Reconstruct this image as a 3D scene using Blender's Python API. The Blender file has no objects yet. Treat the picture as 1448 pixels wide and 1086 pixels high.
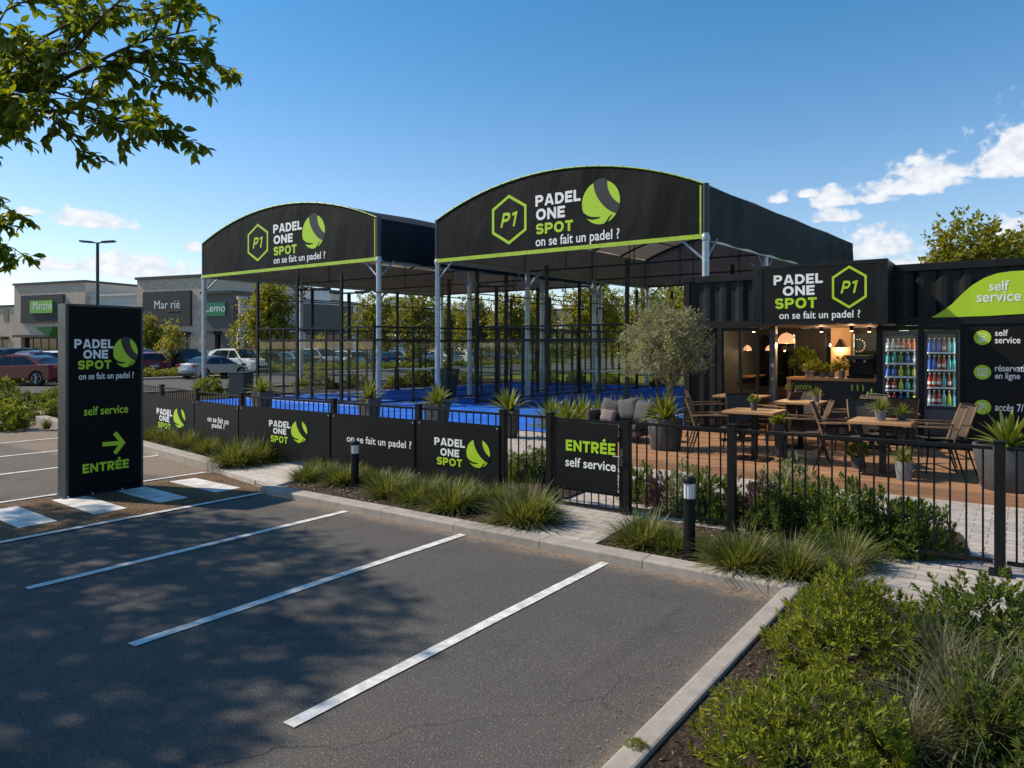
import bpy, math, random
import numpy as np
from mathutils import Vector, Matrix, noise
scene = bpy.context.scene
COL = scene.collection
PI = math.pi
rad = math.radians

# ---------------------------------------------------------------- camera
FPX, HOR, CXP, CAMH = 1010.0, 490.0, 724.0, 1.8          # focal length and horizon of the 1448 px photograph
YAW = math.atan2(0.584, 0.8118)
FX, FY = -math.sin(YAW), math.cos(YAW)
RX, RY = math.cos(YAW), math.sin(YAW)
cam = bpy.data.cameras.new('camera')
cam.sensor_width = 36.0
cam.lens = FPX / 1448 * 36
cam.shift_y = -53 / 1448
cam.clip_start = 0.1
cam.clip_end = 3000
camo = bpy.data.objects.new('camera', cam)
COL.objects.link(camo)
camo.location = (0, 0, CAMH)
camo.rotation_euler = (PI / 2, 0, YAW)
scene.camera = camo

# ---------------------------------------------------------------- sun, sky, exposure
SUN_DIR = Vector((-1.0, -0.40, 1.02)).normalized()       # towards the sun
SUN_EL = math.asin(SUN_DIR.z)
SUN_AZ = math.atan2(SUN_DIR.x, SUN_DIR.y)
sl = bpy.data.lights.new('sun', 'SUN')
sl.energy = 5.0
sl.angle = rad(0.8)
sl.color = (1.0, 0.87, 0.70)
so = bpy.data.objects.new('sun', sl)
COL.objects.link(so)
so.location = (-20, -5, 30)
so.rotation_euler = (-SUN_DIR).to_track_quat('-Z', 'Y').to_euler()
scene.view_settings.view_transform = 'Standard'
scene.view_settings.look = 'None'
scene.view_settings.exposure = 0.18
scene.view_settings.gamma = 1.0
scene.view_settings.use_curve_mapping = False
try:
    scene.cycles.use_denoising = True
    scene.cycles.max_bounces = 8
    scene.cycles.transparent_max_bounces = 16
    scene.cycles.sample_clamp_indirect = 6.0
except Exception:
    pass


def pdir(px, py):
    t = (px - CXP) / FPX
    return FX + RX * t, FY + RY * t, (HOR - py) / FPX


def G(px, py, z=0.0):                                    # photo pixel -> point on a level plane
    dx, dy, dz = pdir(px, py)
    d = (z - CAMH) / dz
    return dx * d, dy * d


def D(px, d):                                            # photo column at a depth
    dx, dy, _ = pdir(px, 0)
    return dx * d, dy * d


def PY(px, py, Y):                                       # photo pixel -> x, z on a facade plane
    dx, dy, dz = pdir(px, py)
    d = Y / dy
    return dx * d, CAMH + dz * d


def PX(px, py, X):
    dx, dy, dz = pdir(px, py)
    d = X / dx
    return dy * d, CAMH + dz * d


# cumulus clouds live in the sky itself, by direction
world = bpy.data.worlds.new("World")
scene.world = world
world.use_nodes = True
wn, wl = world.node_tree.nodes, world.node_tree.links
bgn = wn['Background']
sky = wn.new('ShaderNodeTexSky')
sky.sky_type = 'NISHITA'
sky.sun_disc = False
sky.sun_elevation = SUN_EL
sky.sun_rotation = SUN_AZ
sky.altitude = 200
sky.air_density = 1.0
sky.dust_density = 0.35
sky.ozone_density = 2.2


def N_(kind, **kw):
    n = wn.new(kind)
    for k, v in kw.items():
        setattr(n, k, v)
    return n


def wm(op, a, b=None, c=None, clamp=False):
    n = wn.new('ShaderNodeMath')
    n.operation = op
    n.use_clamp = clamp
    for i, v in enumerate((a, b, c)):
        if v is None:
            continue
        if isinstance(v, (int, float)):
            n.inputs[i].default_value = v
        else:
            wl.new(v, n.inputs[i])
    return n.outputs[0]


tc = wn.new('ShaderNodeTexCoord')
sx = wn.new('ShaderNodeSeparateXYZ')
wl.new(tc.outputs['Generated'], sx.inputs[0])
az = wm('ARCTAN2', sx.outputs[0], sx.outputs[1])
hl = wm('SQRT', wm('ADD', wm('MULTIPLY', sx.outputs[0], sx.outputs[0]), wm('MULTIPLY', sx.outputs[1], sx.outputs[1])))
el = wm('ARCTAN2', sx.outputs[2], hl)
# px, py of the centre of the flat base; half width, height above, height below (photo px)
CLOUDS = [(132, 318, 62, 32, 5), (1312, 258, 62, 44, 20), (1268, 270, 50, 16, 8), (1360, 246, 32, 22, 8), (1425, 242, 62, 62, 12),
          (1440, 210, 46, 66, 20), (1182, 288, 40, 26, 6), (1242, 284, 34, 20, 6), (1104, 284, 22, 12, 5), (1178, 310, 46, 18, 6),
          (1245, 352, 60, 38, 16), (1290, 380, 46, 26, 10), (205, 384, 90, 26, 14), (40, 300, 26, 10, 6), (100, 378, 60, 16, 14),
          (275, 352, 30, 10, 6), (1425, 335, 44, 34, 10), (330, 410, 90, 12, 12), (1140, 276, 24, 10, 4),
          (-160, 330, 90, 40, 12), (1640, 240, 120, 70, 20), (1900, 300, 160, 60, 20), (1385, 400, 80, 34, 14)]
tot = None
for (px, py, w, hu, hd) in CLOUDS:
    dx, dy, dz = pdir(px, py)
    a0 = math.atan2(dx, dy)
    r0 = math.hypot(dx, dy)
    e0 = math.atan2(dz, r0)
    sc = 1 / (FPX * r0)
    da = wm('DIVIDE', wm('SUBTRACT', az, a0), w * 1.12 * sc)
    de = wm('SUBTRACT', el, e0)
    up = wm('DIVIDE', wm('MAXIMUM', de, 0.0), hu * 1.12 * sc)
    dn = wm('DIVIDE', wm('MINIMUM', de, 0.0), hd * sc)
    dd = wm('ADD', wm('MULTIPLY', da, da), wm('ADD', wm('MULTIPLY', up, up), wm('MULTIPLY', dn, dn)))
    b = wm('SUBTRACT', 1.0, wm('SQRT', dd))
    tot = b if tot is None else wm('SMOOTH_MAX', tot, b, 0.15)
cmb = wn.new('ShaderNodeCombineXYZ')
wl.new(az, cmb.inputs[0])
wl.new(wm('MULTIPLY', el, 1.25), cmb.inputs[1])
nz = wn.new('ShaderNodeTexNoise')
nz.inputs['Scale'].default_value = 26
nz.inputs['Detail'].default_value = 9
nz.inputs['Roughness'].default_value = 0.58
wl.new(cmb.outputs[0], nz.inputs['Vector'])
nb = wn.new('ShaderNodeTexNoise')
nb.inputs['Scale'].default_value = 62
nb.inputs['Detail'].default_value = 6
wl.new(cmb.outputs[0], nb.inputs['Vector'])
dens = wm('ADD', wm('ADD', tot, wm('MULTIPLY', wm('SUBTRACT', nz.outputs[0], 0.52), 2.1)), wm('MULTIPLY', wm('SUBTRACT', nb.outputs[0], 0.5), 0.9))
mr = wn.new('ShaderNodeMapRange')
mr.interpolation_type = 'SMOOTHSTEP'
wl.new(dens, mr.inputs[0])
mr.inputs[1].default_value = 0.08
mr.inputs[2].default_value = 0.52
cshade = wn.new('ShaderNodeMapRange')
wl.new(wm('ADD', wm('SUBTRACT', nb.outputs[0], 0.5), wm('MULTIPLY', dens, 0.35)), cshade.inputs[0])
cshade.inputs[1].default_value = -0.12
cshade.inputs[2].default_value = 0.42
ccol = wn.new('ShaderNodeMix')
ccol.data_type = 'RGBA'
wl.new(cshade.outputs[0], ccol.inputs['Factor'])
ccol.inputs[6].default_value = (5.0, 5.5, 6.3, 1)
ccol.inputs[7].default_value = (7.4, 7.4, 7.5, 1)
tint = wn.new('ShaderNodeMix')                            # deep polarised blue of the photograph's air
tint.data_type = 'RGBA'
tint.blend_type = 'MULTIPLY'
tint.inputs['Factor'].default_value = 1.0
wl.new(sky.outputs[0], tint.inputs[6])
tg = wn.new('ShaderNodeMix')
tg.data_type = 'RGBA'
er = wn.new('ShaderNodeMapRange')
er.interpolation_type = 'SMOOTHSTEP'
wl.new(el, er.inputs[0])
er.inputs[1].default_value = 0.02
er.inputs[2].default_value = 0.50
wl.new(er.outputs[0], tg.inputs['Factor'])
tg.inputs[6].default_value = (1.17, 1.14, 1.16, 1)
tg.inputs[7].default_value = (0.434, 0.975, 1.18, 1)
wl.new(tg.outputs[2], tint.inputs[7])
cmix = wn.new('ShaderNodeMix')
cmix.data_type = 'RGBA'
wl.new(wm('MULTIPLY', mr.outputs[0], 0.92), cmix.inputs['Factor'])
wl.new(tint.outputs[2], cmix.inputs[6])
wl.new(ccol.outputs[2], cmix.inputs[7])
wl.new(cmix.outputs[2], bgn.inputs[0])
bgn.inputs[1].default_value = 0.12

# ---------------------------------------------------------------- materials
MAT = {}


def newmat(name):
    m = bpy.data.materials.new(name)
    m.use_nodes = True
    MAT[name] = m
    nt = m.node_tree
    return m, nt.nodes, nt.links, nt.nodes['Principled BSDF']


def mat(name, col, rough=0.6, metal=0.0, var=0.12, vscale=6.0, bump=0.0, bscale=60.0, spec=0.5, coat=0.0, emit=None, es=0.0):
    m, n, l, p = newmat(name)
    p.inputs['Roughness'].default_value = rough
    p.inputs['Metallic'].default_value = metal
    p.inputs['Specular IOR Level'].default_value = spec
    p.inputs['Coat Weight'].default_value = coat
    if emit:
        p.inputs['Emission Color'].default_value = (*emit, 1)
        p.inputs['Emission Strength'].default_value = es
    if var > 0 or bump > 0:
        t = n.new('ShaderNodeTexCoord')
        no = n.new('ShaderNodeTexNoise')
        no.inputs['Scale'].default_value = vscale
        no.inputs['Detail'].default_value = 6
        l.new(t.outputs['Object'], no.inputs['Vector'])
        r = n.new('ShaderNodeMapRange')
        r.inputs[1].default_value = 0.3
        r.inputs[2].default_value = 0.7
        r.inputs[3].default_value = 1 - var
        r.inputs[4].default_value = 1 + var
        l.new(no.outputs[0], r.inputs[0])
        h = n.new('ShaderNodeMix')
        h.data_type = 'RGBA'
        h.blend_type = 'MULTIPLY'
        h.inputs['Factor'].default_value = 1
        h.inputs[6].default_value = (*col, 1)
        l.new(r.outputs[0], h.inputs[7])
        l.new(h.outputs[2], p.inputs['Base Color'])
        rr = n.new('ShaderNodeMapRange')
        rr.inputs[3].default_value = max(0, rough - 0.1)
        rr.inputs[4].default_value = min(1, rough + 0.1)
        l.new(no.outputs[0], rr.inputs[0])
        l.new(rr.outputs[0], p.inputs['Roughness'])
        if bump > 0:
            nb_ = n.new('ShaderNodeTexNoise')
            nb_.inputs['Scale'].default_value = bscale
            nb_.inputs['Detail'].default_value = 5
            l.new(t.outputs['Object'], nb_.inputs['Vector'])
            b = n.new('ShaderNodeBump')
            b.inputs['Strength'].default_value = bump
            b.inputs['Distance'].default_value = 0.02
            l.new(nb_.outputs[0], b.inputs['Height'])
            l.new(b.outputs[0], p.inputs['Normal'])
    else:
        p.inputs['Base Color'].default_value = (*col, 1)
    return m


def leafmat(name, cols, trans=0.35, rough=0.5, spec=0.4):
    """leaf colours vary from leaf to leaf"""
    m, n, l, p = newmat(name)
    g = n.new('ShaderNodeNewGeometry')
    r = n.new('ShaderNodeValToRGB')
    e = r.color_ramp.elements
    for i, c in enumerate(cols):
        pos = i / (len(cols) - 1)
        if i < 2:
            x = e[i]
            x.position = 0.0 if i == 0 else (1.0 if len(cols) == 2 else pos)
        else:
            x = e.new(pos)
        x.color = (*c, 1)
    l.new(g.outputs['Random Per Island'], r.inputs[0])
    l.new(r.outputs[0], p.inputs['Base Color'])
    p.inputs['Roughness'].default_value = rough
    p.inputs['Specular IOR Level'].default_value = spec
    t = n.new('ShaderNodeBsdfTranslucent')
    br = n.new('ShaderNodeMix')
    br.data_type = 'RGBA'
    br.blend_type = 'MULTIPLY'
    br.inputs['Factor'].default_value = 1
    l.new(r.outputs[0], br.inputs[6])
    br.inputs[7].default_value = (1.9, 1.75, 0.6, 1)
    l.new(br.outputs[2], t.inputs[0])
    mx = n.new('ShaderNodeMixShader')
    mx.inputs[0].default_value = trans
    l.new(p.outputs[0], mx.inputs[1])
    l.new(t.outputs[0], mx.inputs[2])
    l.new(mx.outputs[0], n['Material Output'].inputs[0])
    return m


def add_mix(n, l, a, b, fac, blend='MIX'):
    h = n.new('ShaderNodeMix')
    h.data_type = 'RGBA'
    h.blend_type = blend
    for s, v in ((h.inputs['Factor'], fac), (h.inputs[6], a), (h.inputs[7], b)):
        if isinstance(v, (tuple, list)):
            s.default_value = (*v, 1)
        elif isinstance(v, (int, float)):
            s.default_value = v
        else:
            l.new(v, s)
    return h.outputs[2]


def tnoise(n, l, vec, scale, detail=4, rough=0.5):
    t = n.new('ShaderNodeTexNoise')
    t.inputs['Scale'].default_value = scale
    t.inputs['Detail'].default_value = detail
    t.inputs['Roughness'].default_value = rough
    l.new(vec, t.inputs['Vector'])
    return t.outputs[0]


def rng(n, l, v, a, b, c=0.0, d=1.0, smooth=False):
    r = n.new('ShaderNodeMapRange')
    if smooth:
        r.interpolation_type = 'SMOOTHSTEP'
    l.new(v, r.inputs[0])
    r.inputs[1].default_value, r.inputs[2].default_value = a, b
    r.inputs[3].default_value, r.inputs[4].default_value = c, d
    return r.outputs[0]


def mth(n, l, op, a, b):
    m = n.new('ShaderNodeMath')
    m.operation = op
    for i, v in enumerate((a, b)):
        if isinstance(v, (int, float)):
            m.inputs[i].default_value = v
        else:
            l.new(v, m.inputs[i])
    return m.outputs[0]


def make_asphalt(name, base, dust_y=None):
    m, n, l, p = newmat(name)
    t = n.new('ShaderNodeTexCoord')
    v = t.outputs['Object']
    big = tnoise(n, l, v, 0.35, 5)
    mid = tnoise(n, l, v, 3.0, 6, 0.6)
    fine = tnoise(n, l, v, 95, 3, 0.7)
    vo = n.new('ShaderNodeTexVoronoi')
    vo.inputs['Scale'].default_value = 120
    l.new(v, vo.inputs['Vector'])
    c = add_mix(n, l, tuple(x * 0.55 for x in base), tuple(x * 1.45 for x in base), rng(n, l, fine, 0.33, 0.67))
    c = add_mix(n, l, c, (1.18, 1.15, 1.1), rng(n, l, big, 0.35, 0.7), 'MULTIPLY')
    c = add_mix(n, l, c, (0.82, 0.82, 0.84), rng(n, l, mid, 0.5, 0.75), 'MULTIPLY')
    sp = n.new('ShaderNodeSeparateColor')
    l.new(vo.outputs['Color'], sp.inputs[0])
    stone = mth(n, l, 'MULTIPLY', rng(n, l, sp.outputs[0], 0.84, 0.88), rng(n, l, vo.outputs['Distance'], 0.42, 0.25))
    c = add_mix(n, l, c, (0.30, 0.27, 0.23), mth(n, l, 'MULTIPLY', stone, 0.85))
    if dust_y is not None:                                # sand swept against the kerb
        s = n.new('ShaderNodeSeparateXYZ')
        l.new(v, s.inputs[0])
        wob = mth(n, l, 'ADD', s.outputs[1], mth(n, l, 'MULTIPLY', mid, 0.5))
        d = rng(n, l, wob, dust_y - 0.02, dust_y + 0.30, smooth=True)
        side = rng(n, l, mth(n, l, 'ADD', s.outputs[0], mth(n, l, 'MULTIPLY', mid, 0.3)), -1.46, -1.18, smooth=True)
        far = rng(n, l, mth(n, l, 'ADD', mth(n, l, 'MULTIPLY', s.outputs[0], -1.0), mth(n, l, 'MULTIPLY', big, 2.0)), 9.8, 11.5)
        far = mth(n, l, 'MULTIPLY', far, 0.3)
        d = mth(n, l, 'MAXIMUM', mth(n, l, 'MAXIMUM', d, side), far)
        d = mth(n, l, 'MULTIPLY', d, rng(n, l, tnoise(n, l, v, 22, 5, 0.7), 0.35, 0.6, 0.15, 0.85))
        c = add_mix(n, l, c, (0.30, 0.22, 0.155), d)
    # old oil drips and tyre scuffs
    st_ = mth(n, l, 'MULTIPLY', rng(n, l, tnoise(n, l, v, 1.1, 3, 0.55), 0.60, 0.72, smooth=True), rng(n, l, mid, 0.35, 0.6))
    c = add_mix(n, l, c, (0.45, 0.45, 0.46), mth(n, l, 'MULTIPLY', st_, 0.8), 'MULTIPLY')
    mp_ = n.new('ShaderNodeMapping')
    mp_.inputs['Scale'].default_value = (3.2, 0.22, 1)
    mp_.inputs['Rotation'].default_value = (0, 0, 0.06)
    l.new(v, mp_.inputs[0])
    sk_ = rng(n, l, tnoise(n, l, mp_.outputs[0], 1.0, 4, 0.5), 0.58, 0.72, smooth=True)
    c = add_mix(n, l, c, (0.72, 0.72, 0.73), mth(n, l, 'MULTIPLY', sk_, 0.7), 'MULTIPLY')
    # hairline cracks
    vc = n.new('ShaderNodeTexVoronoi')
    vc.feature = 'DISTANCE_TO_EDGE'
    vc.inputs['Scale'].default_value = 0.42
    dv = n.new('ShaderNodeVectorMath')
    dv.operation = 'ADD'
    ns_ = n.new('ShaderNodeTexNoise')
    ns_.inputs['Scale'].default_value = 2.5
    ns_.inputs['Detail'].default_value = 6
    l.new(v, ns_.inputs['Vector'])
    sv_ = n.new('ShaderNodeVectorMath')
    sv_.operation = 'SCALE'
    sv_.inputs['Scale'].default_value = 0.5
    l.new(ns_.outputs['Color'], sv_.inputs[0])
    l.new(v, dv.inputs[0])
    l.new(sv_.outputs[0], dv.inputs[1])
    l.new(dv.outputs[0], vc.inputs['Vector'])
    ck = mth(n, l, 'MULTIPLY', rng(n, l, vc.outputs['Distance'], 0.004, 0.0015), rng(n, l, big, 0.50, 0.58))
    c = add_mix(n, l, c, (0.35, 0.34, 0.33), mth(n, l, 'MULTIPLY', ck, 0.7), 'MULTIPLY')
    l.new(c, p.inputs['Base Color'])
    p.inputs['Roughness'].default_value = 0.9
    p.inputs['Specular IOR Level'].default_value = 0.2
    b = n.new('ShaderNodeBump')
    b.inputs['Strength'].default_value = 0.55
    b.inputs['Distance'].default_value = 0.006
    l.new(mth(n, l, 'ADD', fine, mth(n, l, 'MULTIPLY', vo.outputs['Distance'], -0.6)), b.inputs['Height'])
    l.new(b.outputs[0], p.inputs['Normal'])
    return m


def make_brick(name, c1, c2, mortar, bw, bh, ms=0.012, bump=0.5, off=0.5, rough=0.8):
    m, n, l, p = newmat(name)
    t = n.new('ShaderNodeTexCoord')
    br = n.new('ShaderNodeTexBrick')
    br.inputs['Scale'].default_value = 1.0
    br.inputs['Brick Width'].default_value = bw
    br.inputs['Row Height'].default_value = bh
    br.inputs['Mortar Size'].default_value = ms
    br.inputs['Mortar Smooth'].default_value = 0.3
    br.offset = off
    br.inputs['Color1'].default_value = (*c1, 1)
    br.inputs['Color2'].default_value = (*c2, 1)
    br.inputs['Mortar'].default_value = (*mortar, 1)
    wv = n.new('ShaderNodeVectorMath')
    wv.operation = 'ADD'
    nn = n.new('ShaderNodeTexNoise')
    nn.inputs['Scale'].default_value = 3.0
    l.new(t.outputs['Object'], nn.inputs['Vector'])
    s = n.new('ShaderNodeVectorMath')
    s.operation = 'SCALE'
    s.inputs['Scale'].default_value = 0.03
    l.new(nn.outputs['Color'], s.inputs[0])
    l.new(t.outputs['Object'], wv.inputs[0])
    l.new(s.outputs[0], wv.inputs[1])
    l.new(wv.outputs[0], br.inputs['Vector'])
    no = tnoise(n, l, t.outputs['Object'], 9, 6, 0.65)
    c = add_mix(n, l, br.outputs['Color'], (0.75, 0.74, 0.72), rng(n, l, no, 0.4, 0.7), 'MULTIPLY')
    l.new(c, p.inputs['Base Color'])
    p.inputs['Roughness'].default_value = rough
    b = n.new('ShaderNodeBump')
    b.inputs['Strength'].default_value = bump
    b.inputs['Distance'].default_value = 0.01
    l.new(mth(n, l, 'SUBTRACT', mth(n, l, 'MULTIPLY', no, 0.3), br.outputs['Fac']), b.inputs['Height'])
    l.new(b.outputs[0], p.inputs['Normal'])
    return m


def make_wood(name, c1, c2, along=0, rough=0.55, scale=1.0):
    m, n, l, p = newmat(name)
    t = n.new('ShaderNodeTexCoord')
    mp = n.new('ShaderNodeMapping')
    sc = [22 * scale, 22 * scale, 22 * scale]
    sc[along] = 1.6 * scale
    mp.inputs['Scale'].default_value = sc
    l.new(t.outputs['Object'], mp.inputs[0])
    a = tnoise(n, l, mp.outputs[0], 1.0, 6, 0.6)
    g = n.new('ShaderNodeNewGeometry')
    c = add_mix(n, l, c1, c2, rng(n, l, a, 0.3, 0.7))
    c = add_mix(n, l, c, (0.6, 0.55, 0.5), rng(n, l, g.outputs['Random Per Island'], 0, 1, 0, 0.6), 'MULTIPLY')
    l.new(c, p.inputs['Base Color'])
    p.inputs['Roughness'].default_value = rough
    b = n.new('ShaderNodeBump')
    b.inputs['Strength'].default_value = 0.25
    b.inputs['Distance'].default_value = 0.004
    l.new(a, b.inputs['Height'])
    l.new(b.outputs[0], p.inputs['Normal'])
    return m


def make_soil(name, a_, b_):
    m, n, l, p = newmat(name)
    t = n.new('ShaderNodeTexCoord')
    v = t.outputs['Object']
    x = tnoise(n, l, v, 28, 8, 0.7)
    y = tnoise(n, l, v, 2.5, 4)
    vo = n.new('ShaderNodeTexVoronoi')
    vo.inputs['Scale'].default_value = 40
    l.new(v, vo.inputs['Vector'])
    c = add_mix(n, l, a_, b_, rng(n, l, x, 0.35, 0.65))
    c = add_mix(n, l, c, (0.7, 0.7, 0.7), rng(n, l, y, 0.4, 0.65), 'MULTIPLY')
    l.new(c, p.inputs['Base Color'])
    p.inputs['Roughness'].default_value = 0.95
    p.inputs['Specular IOR Level'].default_value = 0.1
    b = n.new('ShaderNodeBump')
    b.inputs['Strength'].default_value = 1.0
    b.inputs['Distance'].default_value = 0.03
    l.new(mth(n, l, 'ADD', x, mth(n, l, 'MULTIPLY', vo.outputs['Distance'], 0.6)), b.inputs['Height'])
    l.new(b.outputs[0], p.inputs['Normal'])
    return m


def make_glass(name, tintc=(0.9, 0.95, 0.95), clear=0.98, rough=0.02, refl=0.6):
    m, n, l, p = newmat(name)
    n.remove(p)
    tr = n.new('ShaderNodeBsdfTransparent')
    tr.inputs[0].default_value = (*tintc, 1)
    gl = n.new('ShaderNodeBsdfGlossy')
    gl.inputs['Roughness'].default_value = rough
    fr = n.new('ShaderNodeFresnel')
    fr.inputs[0].default_value = 1.45
    mx = n.new('ShaderNodeMixShader')
    l.new(mth(n, l, 'ADD', mth(n, l, 'MULTIPLY', fr.outputs[0], refl), 1 - clear), mx.inputs[0])
    l.new(tr.outputs[0], mx.inputs[1])
    l.new(gl.outputs[0], mx.inputs[2])
    l.new(mx.outputs[0], n['Material Output'].inputs[0])
    return m


def make_fabric(name, col, wrinkle=0.6, scale=1.2):
    m, n, l, p = newmat(name)
    t = n.new('ShaderNodeTexCoord')
    mp = n.new('ShaderNodeMapping')
    mp.inputs['Scale'].default_value = (1.0, 1.0, 0.45)
    mp.inputs['Rotation'].default_value = (0.2, 0.5, 0.1)
    l.new(t.outputs['Object'], mp.inputs[0])
    a = tnoise(n, l, mp.outputs[0], scale, 3, 0.45)
    w = n.new('ShaderNodeTexNoise')
    w.noise_type = 'RIDGED_MULTIFRACTAL'
    w.inputs['Scale'].default_value = scale * 0.8
    w.inputs['Detail'].default_value = 1.5
    l.new(mp.outputs[0], w.inputs['Vector'])
    d = tnoise(n, l, t.outputs['Object'], 5, 6)
    c = add_mix(n, l, tuple(x * 0.85 for x in col), tuple(x * 1.18 for x in col), rng(n, l, d, 0.35, 0.65))
    l.new(c, p.inputs['Base Color'])
    p.inputs['Roughness'].default_value = 0.62
    p.inputs['Specular IOR Level'].default_value = 0.16
    b = n.new('ShaderNodeBump')
    b.inputs['Strength'].default_value = wrinkle
    b.inputs['Distance'].default_value = 0.12
    l.new(mth(n, l, 'ADD', a, mth(n, l, 'MULTIPLY', w.outputs[0], 0.25)), b.inputs['Height'])
    l.new(b.outputs[0], p.inputs['Normal'])
    return m


GREEN = (0.40, 0.62, 0.015)
asphalt = make_asphalt('asphalt', (0.082, 0.077, 0.073), 5.30)
roadmat = make_asphalt('road_asphalt', (0.085, 0.08, 0.077))
paver = make_brick('pavers', (0.46, 0.41, 0.37), (0.36, 0.32, 0.285), (0.20, 0.175, 0.155), 0.27, 0.135, 0.006)
slabs = make_brick('path_slabs', (0.55, 0.50, 0.45), (0.46, 0.42, 0.38), (0.16, 0.14, 0.12), 0.5, 0.35, 0.006, 0.3)
soil = make_soil('mulch', (0.030, 0.022, 0.016), (0.115, 0.085, 0.062))
dirt = make_soil('brown_gravel', (0.115, 0.072, 0.042), (0.27, 0.185, 0.115))
lawn = make_soil('grass_ground', (0.13, 0.15, 0.022), (0.26, 0.27, 0.05))
kerbm = make_brick('kerb_concrete', (0.37, 0.325, 0.285), (0.32, 0.285, 0.25), (0.15, 0.13, 0.115), 1.0, 30.0, 0.007, 0.35)
whitep = mat('worn_white_paint', (0.60, 0.585, 0.56), 0.75, var=0.30, vscale=11, bump=0.3, bscale=90)
_n, _l = whitep.node_tree.nodes, whitep.node_tree.links         # chipped paint lets the asphalt through
_p = _n['Principled BSDF']
_t = _n.new('ShaderNodeTexCoord')
_src = _p.inputs['Base Color'].links[0].from_socket
_ch = mth(_n, _l, 'MULTIPLY', rng(_n, _l, tnoise(_n, _l, _t.outputs['Object'], 34, 5, 0.7), 0.60, 0.66), rng(_n, _l, tnoise(_n, _l, _t.outputs['Object'], 2.2, 3), 0.40, 0.62))
_l.new(add_mix(_n, _l, _src, (0.11, 0.105, 0.10), _ch), _p.inputs['Base Color'])
slabw = mat('white_slab', (0.60, 0.575, 0.54), 0.7, var=0.34, vscale=4, bump=0.25)
bluec = mat('blue_turf', (0.018, 0.125, 0.56), 0.85, var=0.34, vscale=1.1, bump=0.2, bscale=200, spec=0.15)
black = mat('black_powder_coat', (0.0045, 0.0048, 0.0052), 0.46, var=0.25, vscale=9, bump=0.05, bscale=300, spec=0.28)
panelm = mat('charcoal_panel', (0.0042, 0.0047, 0.0052), 0.58, var=0.35, vscale=2.5, bump=0.04, bscale=12, spec=0.22)
kioskm = mat('kiosk_face', (0.0022, 0.003, 0.0042), 0.5, var=0.25, vscale=1.6, spec=0.12)
kioskf = mat('kiosk_frame', (0.045, 0.05, 0.056), 0.4, metal=0.3, var=0.15)
banner = make_fabric('banner_fabric', (0.0036, 0.0039, 0.0043), 1.0, 0.9)
curtain = make_fabric('curtain_fabric', (0.010, 0.014, 0.019), 0.9, 0.8)
lining = make_fabric('lining_fabric', (0.80, 0.72, 0.62), 0.35, 0.8)
roofm = make_fabric('roof_fabric', (0.010, 0.013, 0.017), 0.7, 0.8)
for m_, c_, f_ in ((lining, (0.85, 0.78, 0.68), 0.45), (roofm, (0.75, 0.68, 0.58), 0.14)):   # woven sheet lets a little daylight through
    nt_ = m_.node_tree
    tr_ = nt_.nodes.new('ShaderNodeBsdfTranslucent')
    tr_.inputs[0].default_value = (*c_, 1)
    mx_ = nt_.nodes.new('ShaderNodeMixShader')
    mx_.inputs[0].default_value = f_
    nt_.links.new(nt_.nodes['Principled BSDF'].outputs[0], mx_.inputs[1])
    nt_.links.new(tr_.outputs[0], mx_.inputs[2])
    nt_.links.new(mx_.outputs[0], nt_.nodes['Material Output'].inputs[0])
greenv = mat('green_vinyl', GREEN, 0.5, var=0.06, vscale=5)
greent = mat('green_trim_tape', (0.36, 0.52, 0.03), 0.55, var=0.15, vscale=9)
whitev = mat('white_vinyl', (0.80, 0.80, 0.79), 0.5, var=0.04, vscale=8)
bandm = mat('dark_grey_vinyl', (0.014, 0.0145, 0.0155), 0.5, var=0.1)
galv = mat('galvanised_steel', (0.42, 0.45, 0.48), 0.42, metal=0.65, var=0.22, vscale=7, bump=0.06)
dsteel = mat('dark_steel', (0.05, 0.053, 0.057), 0.45, metal=0.5, var=0.2)
contm = mat('container_paint', (0.0062, 0.007, 0.0078), 0.5, var=0.35, vscale=2.2, bump=0.05, bscale=14, spec=0.28)
deckm = make_wood('deck_boards', (0.47, 0.255, 0.135), (0.27, 0.135, 0.07), 0, 0.6)
tablew = make_wood('table_wood', (0.47, 0.27, 0.13), (0.33, 0.175, 0.08), 0, 0.45)
woodv = make_wood('counter_wood', (0.45, 0.25, 0.11), (0.33, 0.17, 0.07), 0, 0.45)
wicker = mat('brown_weave', (0.062, 0.044, 0.031), 0.7, var=0.35, vscale=60, bump=0.6, bscale=150)
armw = mat('arm_wood', (0.24, 0.125, 0.06), 0.5, var=0.25, vscale=14)
cfabric = mat('grey_cushion', (0.085, 0.083, 0.082), 0.9, var=0.15, vscale=20, bump=0.4, bscale=180)
cpink = mat('taupe_cushion', (0.22, 0.165, 0.15), 0.9, var=0.1, vscale=20, bump=0.4, bscale=180)
potm = mat('dark_fibre_pot', (0.055, 0.056, 0.058), 0.65, var=0.3, vscale=5, bump=0.2, bscale=30)
potg = mat('grey_pot', (0.17, 0.17, 0.17), 0.7, var=0.2, vscale=12)
bark = mat('bark', (0.055, 0.04, 0.028), 0.9, var=0.4, vscale=14, bump=0.9, bscale=35)
obark = mat('olive_bark', (0.17, 0.125, 0.09), 0.9, var=0.35, vscale=18, bump=0.9, bscale=45)
glass = make_glass('clear_glass', (0.93, 0.96, 0.96), 0.985, 0.02, 0.35)
courtg = make_glass('court_glass', (0.95, 0.965, 0.96), 1.0, 0.02, 0.08)
winglass = make_glass('window_glass', (0.10, 0.105, 0.10), 0.97)
stonew = make_brick('store_cladding', (0.70, 0.56, 0.44), (0.65, 0.52, 0.41), (0.50, 0.40, 0.32), 3.0, 1.6, 0.02, 0.15)
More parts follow.
